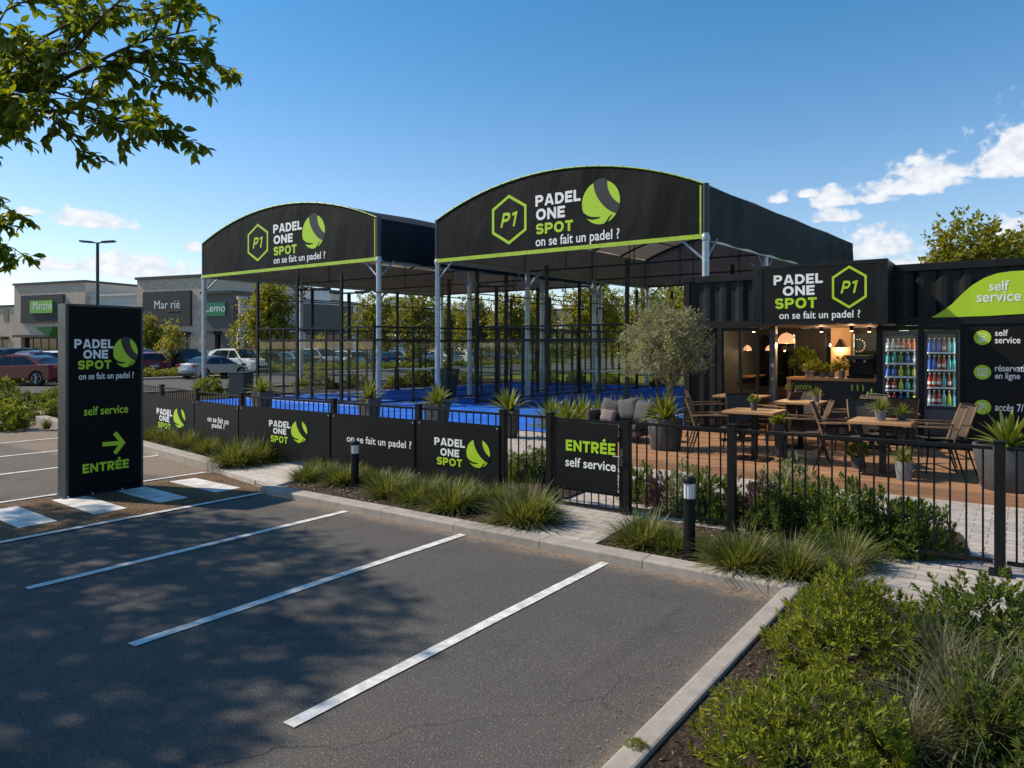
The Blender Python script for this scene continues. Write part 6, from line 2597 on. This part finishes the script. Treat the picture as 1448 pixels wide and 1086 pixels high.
# ---------------------------------------------------------------- street lamps
def street_lamp(px, d, ytop, label, s=1.0):
    x, y = D(px, d)
    z = CAMH + d * (HOR - ytop) / FPX
    t = thing('street_lamp', label, 'street lamp', (x, y, 0))
    b = MB()
    b.tube([(x, y, 0), (x, y, 0.5), (x, y, 0.51), (x, y, z)], [0.13, 0.13, 0.10, 0.08], dsteel, 10)
    b.build('pole', t, smooth=40)
    ux, uy = RX, RY
    for sg in (-1, 1):
        b = MB()
        b.bar((x, y, z - 0.03), (x + sg * 0.35 * ux, y + sg * 0.35 * uy, z + 0.02), 0.08, 0.06, dsteel)
        b.rbox((x + sg * 0.62 * ux, y + sg * 0.62 * uy, z + 0.05), (0.34, 0.15, 0.045), dsteel, YAW, 0, -sg * 0.08)
        h = b.build('lamp_head', t)
        b = MB()
        b.rbox((x + sg * 0.66 * ux, y + sg * 0.66 * uy, z - 0.003), (0.22, 0.11, 0.006), lampg, YAW, 0, -sg * 0.08)
        b.build('lens', h)


street_lamp(138, 40, 343, 'tall double-headed street lamp rising behind the totem sign')
street_lamp(797, 90, 420, 'far double-headed street lamp among the trees behind the right court')

# ---------------------------------------------------------------- parked cars
PAINT = {}


def paint(name, c, metal=0.3):
    if name not in PAINT:
        PAINT[name] = mat('car_paint_' + name, c, 0.38, metal=metal, var=0, coat=0.25)
    return PAINT[name]


def car_proto(kind):
    """side profile lofted across the width; facing +x, length along x"""
    L = {'sedan': 4.5, 'hatch': 4.0, 'suv': 4.4}[kind]
    H = {'sedan': 1.44, 'hatch': 1.48, 'suv': 1.66}[kind]
    W = 0.88
    g = 0.2
    bl = {'sedan': 0.92, 'hatch': 0.92, 'suv': 1.04}[kind]
    hd = {'sedan': 0.78, 'hatch': 0.80, 'suv': 0.92}[kind]
    h2 = L / 2
    if kind == 'sedan':
        lower = [(-h2, 0.52), (-h2 + 0.04, 0.84), (-h2 + 0.12, 0.95), (-h2 + 0.75, 0.97), (-0.9, 0.95), (0.0, bl), (0.85, bl), (1.1, 0.90), (h2 - 0.35, hd), (h2 - 0.06, 0.66), (h2, 0.48)]
        roof = [(-h2 + 0.62, 0.965), (-1.15, 1.28), (-0.75, H - 0.03), (-0.2, H), (0.25, H - 0.02), (1.15, 0.91)]
    elif kind == 'hatch':
        lower = [(-h2, 0.5), (-h2 + 0.03, 0.86), (-h2 + 0.08, 0.98), (-1.2, 0.97), (0, bl), (0.75, bl), (1.05, 0.90), (h2 - 0.3, hd), (h2 - 0.05, 0.66), (h2, 0.48)]
        roof = [(-h2 + 0.1, 0.985), (-h2 + 0.38, 1.36), (-1.1, H - 0.02), (-0.3, H), (0.25, H - 0.02), (1.05, 0.91)]
    else:
        lower = [(-h2, 0.55), (-h2 + 0.03, 0.95), (-h2 + 0.08, 1.08), (-1.3, 1.08), (0, bl), (0.8, bl), (1.1, 1.03), (h2 - 0.3, hd), (h2 - 0.04, 0.75), (h2, 0.55)]
        roof = [(-h2 + 0.1, 1.085), (-h2 + 0.36, 1.5), (-1.3, H - 0.03), (-0.3, H), (0.35, H - 0.03), (1.12, 1.035)]
    return dict(L=L, H=H, W=W, g=g, lower=lower, roof=roof, wx=(L / 2 - 0.82, -L / 2 + 0.82), wr=0.335 if kind != 'suv' else 0.36)


def make_car(kind, pname, pcol, label, x, y, rz, metal=0.3, group='cars parked beyond the hedge'):
    P = car_proto(kind)
    pm = paint(pname, pcol, metal)
    W, g = P['W'], P['g']
    t = thing('parked_car', label, 'car', (0, 0, 0), group)
    # body: side outline with wheel arches, lofted over seven stations of the width
    out = list(P['lower'])
    h2 = P['L'] / 2
    bot = [(h2 - 0.02, g + 0.06), (h2 - 0.1, g)]
    for wx in P['wx']:
        r = P['wr'] + 0.055
        bot += [(wx + r * math.cos(rad(a)), max(g, P['wr'] + r * math.sin(rad(a)))) for a in range(0 if True else 0, 181, 20)]
    bot += [(-h2 + 0.1, g), (-h2 + 0.01, g + 0.08)]
    ring = out + bot
    st = [(-1.0, 0.90, 0), (-0.985, 0.985, 0), (-0.93, 1.0, 0.01), (-0.5, 1.0, 0.025), (0, 1.0, 0.03), (0.5, 1.0, 0.025), (0.93, 1.0, 0.01), (0.985, 0.985, 0), (1.0, 0.90, 0)]
    b = MB()
    rows = []
    cz = 0.58
    for (u, sc, cr) in st:
        row = []
        for (px_, pz) in ring:
            taper = 1 - 0.10 * abs(u) ** 3 * (1 if abs(px_) > h2 - 0.5 else 0)
            side = 1.0
            if abs(u) > 0.99:
                side = 1.0
            row.append((px_ * (taper if sc == 1 else taper * (0.985 + 0.015 * sc)), u * W * (1.0 if pz < 0.75 else 0.985), cz + (pz - cz) * (sc if sc < 1 else 1) + (cr if pz > 0.8 else 0)))
        rows.append(row)
    b.grid([r + [r[0]] for r in rows], pm)
    b.poly(rows[0], pm)
    b.poly(rows[-1][::-1], pm)
    body = b.build('body', t, smooth=35)
    # glasshouse
    rf = P['roof']
    ins = {0: 0.80}
    n = len(rf)
    Wt = W * 0.72
    zb = min(rf[0][1], rf[-1][1])
    b = MB()
    Lr = [(x_, Wt + (W * 0.95 - Wt) * (1 - min(1, (z_ - zb) / (P['H'] - zb))), z_) for x_, z_ in rf]
    left = [(x_, w_, z_) for x_, w_, z_ in Lr]
    right = [(x_, -w_, z_) for x_, w_, z_ in Lr]
    # windscreen and rear screen
    for i in range(n - 1):
        glassy = (i == n - 2) or (i in (0, 1) if kind == 'sedan' else i == 0)
        m = cglass if glassy else pm
        if glassy:
            b.add([left[i], right[i], right[i + 1], left[i + 1]], [(0, 1, 2, 3)], m)
        else:
            q = [(left[i][0], 0, left[i][2] + 0.03), (left[i + 1][0], 0, left[i + 1][2] + 0.03)]
            b.add([left[i], q[0], right[i], right[i + 1], q[1], left[i + 1]], [(0, 1, 4, 5), (1, 2, 3, 4)], m)
    base = [(rf[0][0], W * 0.95, zb - 0.05), (rf[-1][0], W * 0.95, zb - 0.05)]
    for s in (1, -1):
        pts = [(x_, s * w_, z_) for x_, w_, z_ in Lr]
        b.poly(pts if s > 0 else pts[::-1], pm)
    b.build('cabin', t, smooth=40)
    zt = P['H'] - 0.10
    for s in (1, -1):
        def wp(x_, z_, o=0.012):
            f = min(1, max(0, (z_ - zb) / (P['H'] - zb)))
            return (x_, s * (Wt + (W * 0.95 - Wt) * (1 - f) + o), z_)
        zs0 = zb + 0.04
        xr0, xr1 = rf[0][0], rf[2][0]
        front0, front1 = rf[-1][0], rf[-2][0]
        def xa(z_, o):
            f = (z_ - rf[-1][1]) / (rf[-2][1] - rf[-1][1])
            return rf[-1][0] + (rf[-2][0] - rf[-1][0]) * f - o
        def xb(z_, o):
            f = (z_ - rf[0][1]) / (rf[2][1] - rf[0][1])
            return rf[0][0] + (rf[2][0] - rf[0][0]) * f + o
        mid = -0.12
        for (q0, q1) in ((None, mid + 0.03), (mid - 0.03, None)):
            if q0 is None:
                pts = [wp(xa(zs0, 0.14), zs0), wp(q1, zs0), wp(q1, zt), wp(max(q1, xa(zt, 0.10)), zt)]
            else:
                pts = [wp(q0, zs0), wp(xb(zs0, 0.22), zs0), wp(min(q0, xb(zt, 0.16)), zt), wp(q0, zt)]
            b = MB()
            b.poly(pts if s < 0 else pts[::-1], cglass)
            b.build('side_window', t)
    for sgn_ in (1, -1):
        for wx in P['wx']:
            b = MB()
            r = P['wr']
            y0, y1 = sgn_ * (W - 0.19), sgn_ * (W + 0.005)
            b.tube([(wx, y0, r), (wx, (y0 + y1) / 2, r), (wx, y1, r)], [r * 0.98, r, r * 0.97], tyre, 20)
            w = b.build('wheel', t, smooth=40)
            b = MB()
            b.tube([(wx, y1 - sgn_ * 0.02, r), (wx, y1 + sgn_ * 0.004, r)], r * 0.68, tyre, 18)
            for k in range(5):
                q = 2 * PI * k / 5
                b.bar((wx, y1 + sgn_ * 0.006, r), (wx + r * 0.64 * math.cos(q), y1 + sgn_ * 0.006, r + r * 0.64 * math.sin(q)), 0.07, 0.012, rim)
            L_ = [(wx + r * 0.66 * math.cos(2 * PI * k / 20), y1 + sgn_ * 0.006, r + r * 0.66 * math.sin(2 * PI * k / 20)) for k in range(21)]
            b.tube(L_, 0.018, rim, 5)
            b.build('rim', w)
        b = MB()
        zl = 0.70 if kind != 'suv' else 0.80
        b.rbox((h2 - 0.10, sgn_ * (W - 0.24), zl), (0.09, 0.16, 0.055), lampg, -sgn_ * 0.35)
        b.build('headlight', t, bevel=0.02)
        b = MB()
        b.rbox((-h2 + 0.055, sgn_ * (W - 0.2), 0.86 if kind != 'suv' else 0.97), (0.05, 0.15, 0.07), redlamp, sgn_ * 0.25)
        b.build('taillight', t, bevel=0.02)
        b = MB()
        b.rbox((rf[-1][0] - 0.22, sgn_ * (W + 0.06), zb + 0.06), (0.05, 0.08, 0.055), pm)
        b.build('wing_mirror', t, bevel=0.02)
    b = MB()
    b.rbox((h2 - 0.03, 0, 0.5), (0.03, 0.5, 0.09), black)
    b.rbox((h2 - 0.02, 0, 0.30), (0.03, 0.65, 0.05), black)
    b.rbox((-h2 + 0.03, 0, 0.30), (0.035, 0.7, 0.07), black)
    b.build('bumper', t)
    b = MB()
    b.rbox((-h2 + 0.0, 0, 0.62), (0.012, 0.26, 0.055), plate)
    b.build('number_plate', t)
    t.location = (x, y, 0)
    t.rotation_euler = (0, 0, rz)
    return t


CC = {'red': ((0.16, 0.005, 0.008), 0.1), 'silver': ((0.25, 0.26, 0.27), 0.5), 'white': ((0.72, 0.72, 0.70), 0.0), 'grey': ((0.12, 0.125, 0.13), 0.5), 'black': ((0.012, 0.013, 0.015), 0.3),
      'blue': ((0.02, 0.05, 0.14), 0.4), 'teal': ((0.06, 0.11, 0.13), 0.4), 'pale': ((0.36, 0.38, 0.40), 0.5), 'orange': ((0.35, 0.06, 0.015), 0.2)}


def car(kind, colr, label, x, y, rz, grp='cars parked beyond the hedge'):
    c, m = CC[colr]
    return make_car(kind, colr, c, label, x, y, rz, m, grp)


x, y = D(30, 33.5)
car('sedan', 'red', 'dark red sedan parked broadside at the left edge beyond the planted island', x, y, 0.55 + PI, None)
x, y = D(303, 41.0)
silver_car = car('sedan', 'silver', 'silver sedan seen from behind, standing on the access road beside the left canopy post', x, y, 1.72, None)
silver_car.scale = (0.88,) * 3
x, y = D(338, 46.5)
car('suv', 'white', 'white SUV parked behind the silver sedan, nose towards the court', x, y, 0.15, None)
RWY = [22.5 + 2.75 * k for k in range(16)]
r1 = ['red', 'black', 'skip', 'grey', 'teal', 'silver', 'pale', 'blue', 'teal', 'grey', 'silver', 'white', 'red', 'blue', 'grey', 'pale']
kd = ['hatch', 'suv', '', 'hatch', 'sedan', 'suv', 'hatch', 'sedan', 'hatch', 'suv', 'sedan', 'hatch', 'sedan', 'suv', 'hatch', 'sedan']
for k, yy in enumerate(RWY):
    if r1[k] == 'skip':
        continue
    xx = -44.6 + (0.25 if k % 3 else -0.2)
    car(kd[k], r1[k], f'{r1[k]} {kd[k].replace("suv", "SUV")} in the front car row along the hedge, {ORD[k]} place counted from the totem', xx, yy, (0 if k % 4 != 1 else PI) + PI + 0.03 * (k % 3 - 1))
r2 = ['blue', 'pale', 'black', 'white', 'grey', 'red', 'silver', 'blue', 'grey', 'white', 'black', 'teal', 'silver', 'orange', 'white', 'grey', 'blue']
for k in range(17):
    kk = ('sedan', 'suv', 'hatch')[(k * 2) % 3]
    car(kk, r2[k], f'{r2[k]} {kk.replace("suv", "SUV")} in the second car row before the stores, {ORD[k]} place counted from the totem', -51.5, 19.5 + 2.9 * k, (PI if k % 3 else 0) + 0.02, 'cars in the second row before the stores')
lf = [(8, 60, 'suv', 'black', 2.6), (44, 57, 'suv', 'black', 0.6), (60, 54, 'hatch', 'silver', 0.5), (76, 50, 'hatch', 'white', 2.8), (-30, 52, 'sedan', 'grey', 0.3), (22, 68, 'sedan', 'blue', 0.5), (85, 62, 'sedan', 'red', 0.4)]
for i, (px, d, kk, cl, rz) in enumerate(lf):
    x, y = D(px, d)
    car(kk, cl, f'{cl} {kk.replace("suv", "SUV")} before the supermarket, {ORD[i]} of the loose group left of the totem', x, y, rz, 'cars before the supermarket')

# ---------------------------------------------------------------- hedges, bushes
HG = [shrub_mesh('bush', 0.75, 0.75, 0.72, 330, 8, 0.13, 0.06, SHRUB, 31 + i, 1.0, 0.25) for i in range(3)]
BU = [shrub_mesh('bush', 0.55, 0.55, 0.62, 300, 9, 0.11, 0.04, SHRUB if i != 1 else SHRUBD, 36 + i, 1.0, 0.35) for i in range(3)]
TB_ = [npmesh('bush', *blades(260, 0.55, 0.6, 0.018, np.random.RandomState(77 + i), 5, 0.09), GRASSY) for i in range(2)]
k = 0
y = 14.0
while y < 66:
    for ri, xo in enumerate((-40.6,) if y > 45 else (-40.0, -41.3)):
        o = link('hedge_bush', HG[k % 3], (xo + 0.15 * math.sin(k * 2.3), y + 0.2 * math.cos(k * 1.7), 0), None, k * 1.1)
        s = 1.0 + 0.12 * math.sin(k * 3.1)
        o.scale = (s, s, s * 0.66)
        tag(o, f'rounded green hedge bush, {ORD[int((y - 13.9) / 1.25)]} from the totem end in the {("road-side", "car-side")[ri]} row', 'hedge bush', 'hedge along the access road')
        k += 1
    y += 1.25
k = 0
for (x0, y0, x1, y1, n, nm) in ((-24.6, 14.6, -22.3, 27.5, 15, 'along the left edge of the blue court'), (-20.5, 30.2, -6.0, 30.4, 17, 'along the rear edge of the blue court')):
    for i in range(n):
        f = i / (n - 1)
        me = (BU + TB_)[(i * 3 + n) % 5]
        o = link('bush', me, (x0 + (x1 - x0) * f + 0.3 * math.sin(i * 2.1), y0 + (y1 - y0) * f + 0.3 * math.cos(i * 1.3), 0.02), None, i * 1.9)
        s = (0.95 if n == 15 else 0.62) + 0.25 * math.sin(i * 2.7)
        o.scale = (s,) * 3
        tag(o, f'{("low green bush", "dark low bush", "bushy green shrub", "spiky grass bush", "arching grass bush")[(i * 3 + n) % 5]} {nm}, {ORD[i]} from the left', 'bush', 'bushes ' + nm)
isl = [(10, 606, 1.0, 0), (30, 580, .9, 1), (47, 592, .75, 3), (58, 575, 1.35, 4), (72, 590, .8, 2), (82, 573, 1.1, 0), (8, 575, 1.0, 1), (24, 566, .9, 3), (92, 603, .7, 4), (66, 606, .75, 3), (-15, 590, 1.1, 2), (3, 556, 1.2, 0), (40, 560, .8, 4), (16, 590, .9, 2), (100, 585, .9, 1)]
for i, (px, py, s, kx) in enumerate(isl):
    x, y = G(px, py, 0.04)
    o = link('bush', (BU + TB_)[kx], (x, y, 0.03), None, i * 1.3)
    k = s * 0.78
    o.scale = (k, k, k)
    tag(o, f'{("rounded green bush", "dark rounded bush", "loose green bush", "spiky grass bush", "tall spiky grass bush")[kx]} on the planted island left of the totem, {ORD[i]} of its group', 'bush', 'bushes on the left island')

# ---------------------------------------------------------------- trees
def tree_meshes(seed, h, r, m, n=820, L=0.19, W=0.12, base=0.33):
    rnd = random.Random(seed)
    bl = []
    for i in range(9):
        q = rnd.uniform(0, 2 * PI)
        f = rnd.uniform(base, 0.92)
        rr = r * (0.75 - 0.55 * abs(f - 0.55)) * rnd.uniform(0.25, 0.7)
        bl.append((rr * math.cos(q), rr * math.sin(q), h * f, r * rnd.uniform(0.38, 0.6) * (1.1 - 0.5 * abs(f - 0.5))))
    bl.append((0, 0, h * 0.62, r * 0.72))
    bl.append((0, 0, h * 0.48, r * 0.6))
    bl.append((0, 0, h * 0.88, r * 0.36))
    cm = crown_mesh('crown', bl, n, L, W, m, seed, 9, 0.2)
    b = MB()
    limb(b, (0, 0, -0.05), (0.05, 0.02, h * 0.6), 0.035 * r + 0.06, 0.03 * r, bark, rnd, 0.05)
    for (x_, y_, z_, r_) in bl[:6]:
        limb(b, (0.03, 0.01, h * rnd.uniform(0.3, 0.5)), (x_, y_, z_), 0.035, 0.012, bark, rnd, 0.1, 4)
    return cm, b.mesh('trunk', smooth=50)


TM = [tree_meshes(101, 5.6, 2.1, TREEL), tree_meshes(102, 5.8, 2.3, TREEL), tree_meshes(103, 5.2, 1.9, TREEL), tree_meshes(104, 6.0, 2.5, TREEL)]
TYM = tree_meshes(105, 3.3, 0.95, TREEY, 260, 0.14, 0.085, 0.36)


def tree(px, d, k, s, label, grp=None, name='tree', rz=0.0, z=0.0, loc=None):
    x, y = loc if loc else D(px, d)
    t = thing(name, label, 'tree', (x, y, z), grp)
    cm, tm = k if isinstance(k, tuple) else TM[k]
    link('crown', cm, (0, 0, 0), t, rz)
    link('trunk', tm, (0, 0, 0), t, rz)
    t.scale = (s,) * 3
    return t


tree(243, 45.5, TYM, 1.02, 'small yellow-green young tree in the hedge left of the silver sedan')
tree(209, 56, 2, 0.82, 'darker tree directly right of the totem sign, before the stores')
tree(378, 46, 0, 1.12, 'broad bright tree seen through the open left canopy')
GT = 'trees behind the courts'
for i, (px, d, k, s) in enumerate(((527, 52, 1, .98), (593, 50, 3, 0.96), (638, 62, 2, 1.05), (672, 54, 0, 1.0), (716, 50, 2, 1.06), (757, 54, 3, .98), (838, 47, 3, 1.0),
                                   (866, 56, 1, 1.05), (912, 50, 0, 1.05), (948, 56, 3, 1.1), (985, 50, 1, 1.1))):
    tree(px, d, k, s, f'leafy tree of the row behind the courts, {ORD[i]} from the left', GT, rz=i * 1.3)
for i, (px, d, s) in enumerate(((455, 70, .9), (585, 60, .8), (545, 66, .8), (620, 75, .9))):
    tree(px, d, TYM, s, f'slim young tree among the parked cars behind the left court, {ORD[i]} of four', 'young trees among the parked cars')
GR = 'trees behind the container bar'
BT = tree_meshes(120, 6.6, 2.6, TREEL, 1500, 0.2, 0.12, 0.35)
for i, (px, d, s, lb) in enumerate(((1378, 28, .98, 'large bright tree standing behind the leaf panel end of the containers'), (1455, 33, 1.08, 'large tree behind the containers cut by the right edge'), (1345, 34, .92, 'smaller tree behind the containers, left of the large bright one'))):
    tree(px, d, BT, s, lb, GR, rz=i * 2.0)
# distant wood that closes the view
rnd = np.random.RandomState(5)
wb = []
for i in range(46):
    x, y = D(470 + i * 13 + rnd.uniform(-5, 5), 112 + rnd.uniform(-8, 8))
    wb.append((x, y, rnd.uniform(0.8, 2.2), rnd.uniform(1.6, 2.6)))
for i in range(30):
    x, y = D(-250 + i * 14, 170 + rnd.uniform(-8, 8))
    wb.append((x, y, rnd.uniform(3, 5), rnd.uniform(3, 4.5)))
wd = crown_mesh('distant_wood', wb, 2600, 0.7, 0.5, TREEL, 44, 7, 0.2)
struct(link('distant_wood', wd), 'stuff')

# ---------------------------------------------------------------- overhanging tree
np.random.seed(12)
rnd = random.Random(21)
tx, ty = -9.3, -0.6
ov = thing('overhanging_tree', 'broad-leaved tree whose dark branches hang into the upper left of the view', 'tree', (tx, ty, 0))
tb = MB()
limb(tb, (tx, ty, 0), (tx + 0.25, ty + 0.1, 3.0), 0.19, 0.14, bark, rnd, 0.04)
LP_, LD_ = [], []


def spray(a, b, r0, n_side, depth, dens=1.0):
    """a branch with twigs; leaves collect along the twigs"""
    P = limb(tb, a, b, r0, r0 * 0.18, bark, rnd, 0.13, 6)
    L = (Vector(b) - Vector(a)).length
    for j in range(n_side):
        f = 0.15 + 0.85 * (j + rnd.random() * 0.6) / n_side
        i = min(int(f * 6), 5)
        p = P[i].lerp(P[i + 1], f * 6 - i)
        d = (P[i + 1] - P[i]).normalized()
        sd = Vector((rnd.uniform(-1, 1), rnd.uniform(-1, 1), rnd.uniform(-0.75, 0.5))).normalized()
        q = p + (d * 0.75 + sd * 0.8).normalized() * L * rnd.uniform(0.22, 0.42) * (1.15 - 0.4 * f)
        if depth > 0:
            spray(p, q, max(0.003, r0 * 0.42), max(3, n_side - 2), depth - 1, dens)
        else:
            Q = limb(tb, p, q, max(0.0018, r0 * 0.4), 0.0009, bark, rnd, 0.12, 4)
            m = max(5, int((q - p).length / 0.0085 * dens))
            for s in range(m):
                f2 = 0.2 + 0.8 * s / m
                ii = min(int(f2 * 4), 3)
                LP_.append(Q[ii].lerp(Q[ii + 1], f2 * 4 - ii))
                LD_.append((q - p).normalized() * 0.6 + Vector((rnd.uniform(-1, 1), rnd.uniform(-1, 1), rnd.uniform(-1.1, 0.45))))


def pt(px, py, d):
    dx, dy, dz = pdir(px, py)
    return Vector((dx * d, dy * d, CAMH + dz * d))


root = Vector((tx + 0.25, ty + 0.1, 3.0))
# two long limbs reach into view above the parking bays
hub1 = pt(-60, 150, 2.89)
limb(tb, root, hub1, 0.075, 0.035, bark, rnd, 0.06, 8)
spray(hub1, pt(278, 42, 2.61), 0.0121, 11, 1)
spray(hub1, pt(195, 168, 2.61), 0.0121, 11, 1)
spray(hub1, pt(170, -20, 2.75), 0.0099, 9, 1, 0.9)
spray(hub1, pt(25, 175, 2.75), 0.0066, 7, 1, 0.8)
spray(hub1, pt(110, 140, 2.68), 0.0066, 8, 1, 0.9)
spray(hub1, pt(120, 60, 2.96), 0.0088, 9, 1, 0.9)
spray(hub1, pt(40, -20, 2.96), 0.0088, 9, 1, 0.9)
spray(hub1, pt(235, -40, 2.68), 0.0088, 9, 1, 0.9)
hub2 = pt(-90, 330, 3.24)
limb(tb, root, hub2, 0.06, 0.03, bark, rnd, 0.06, 8)
spray(hub2, pt(14, 285, 3.10), 0.0077, 8, 1, 0.8)
spray(hub2, pt(12, 345, 3.10), 0.0066, 8, 1, 0.8)
n_near = len(LP_)
LPn = np.array([tuple(p) for p in LP_])
LDn = np.array([tuple(d) for d in LD_])
NN = unit(np.array([0, 0, 1.0]) + np.random.normal(scale=0.55, size=(n_near, 3)))
V1, F1 = leaves_mesh(LPn, LDn, NN, np.random.uniform(0.034, 0.056, n_near), np.random.uniform(0.017, 0.028, n_near), 0.16, 0.12)
link('crown', npmesh('crown', V1 - np.array([tx, ty, 0]), F1, OVERL), (0, 0, 0), ov)
# the rest of the crown, outside the frame, shades the bays
wants = []
rs = np.random.RandomState(9)
k = 0
for (sx_, sy_, r) in ((-3.45, 2.85, .36), (-3.55, 2.1, .5), (-3.75, 1.35, .55), (-3.2, 1.75, .3), (-4.2, 3.2, .6), (-4.3, 2.2, .8), (-5.2, 3.5, .7), (-5.2, 2.4, .9), (-6.2, 3.6, .7), (-6.4, 2.6, .9), (-4.2, 1.3, .8), (-5.3, 1.4, .9), (-6.6, 1.5, .9), (-7.4, 3.2, .8),
                      (-7.6, 2.0, .9), (-3.9, 0.4, .8), (-5.2, 0.3, .9), (-6.8, 0.4, .9), (-3.8, 2.5, .4), (-5.9, 4.0, .45), (-7.0, 4.0, .5), (-8.4, 3.0, .7), (-8.8, 1.6, .9)):
    z = 4.6 + 0.9 * ((k * 7) % 5) / 4
    for _ in range(6):
        X = sx_ + SUN_DIR.x / SUN_DIR.z * z
        Yc = sy_ + SUN_DIR.y / SUN_DIR.z * z
        # keep it outside the photograph's left edge
        fwd = X * FX + Yc * FY
        lat = X * RX + Yc * RY
        if fwd <= 0.3 or lat / fwd * FPX + CXP < -90 - r * FPX / max(fwd, .3) or CXP * 0 + HOR - (z - CAMH - r) / fwd * FPX < -30:
            wants.append((X, Yc, z, r))
            break
        z += 0.5
    k += 1
for w in wants:
    limb(tb, root, (w[0], w[1], w[2] - w[3] * 0.4), 0.06, 0.015, bark, rnd, 0.08, 6)
cmv = crown_mesh('crown', [(a - tx, b_ - ty, c, d) for a, b_, c, d in wants], 4200, 0.11, 0.06, OVERL, 33, 6, 0.3)
o2 = link('crown', cmv, (0, 0, 0), ov)
tb.build('trunk', ov, smooth=60)
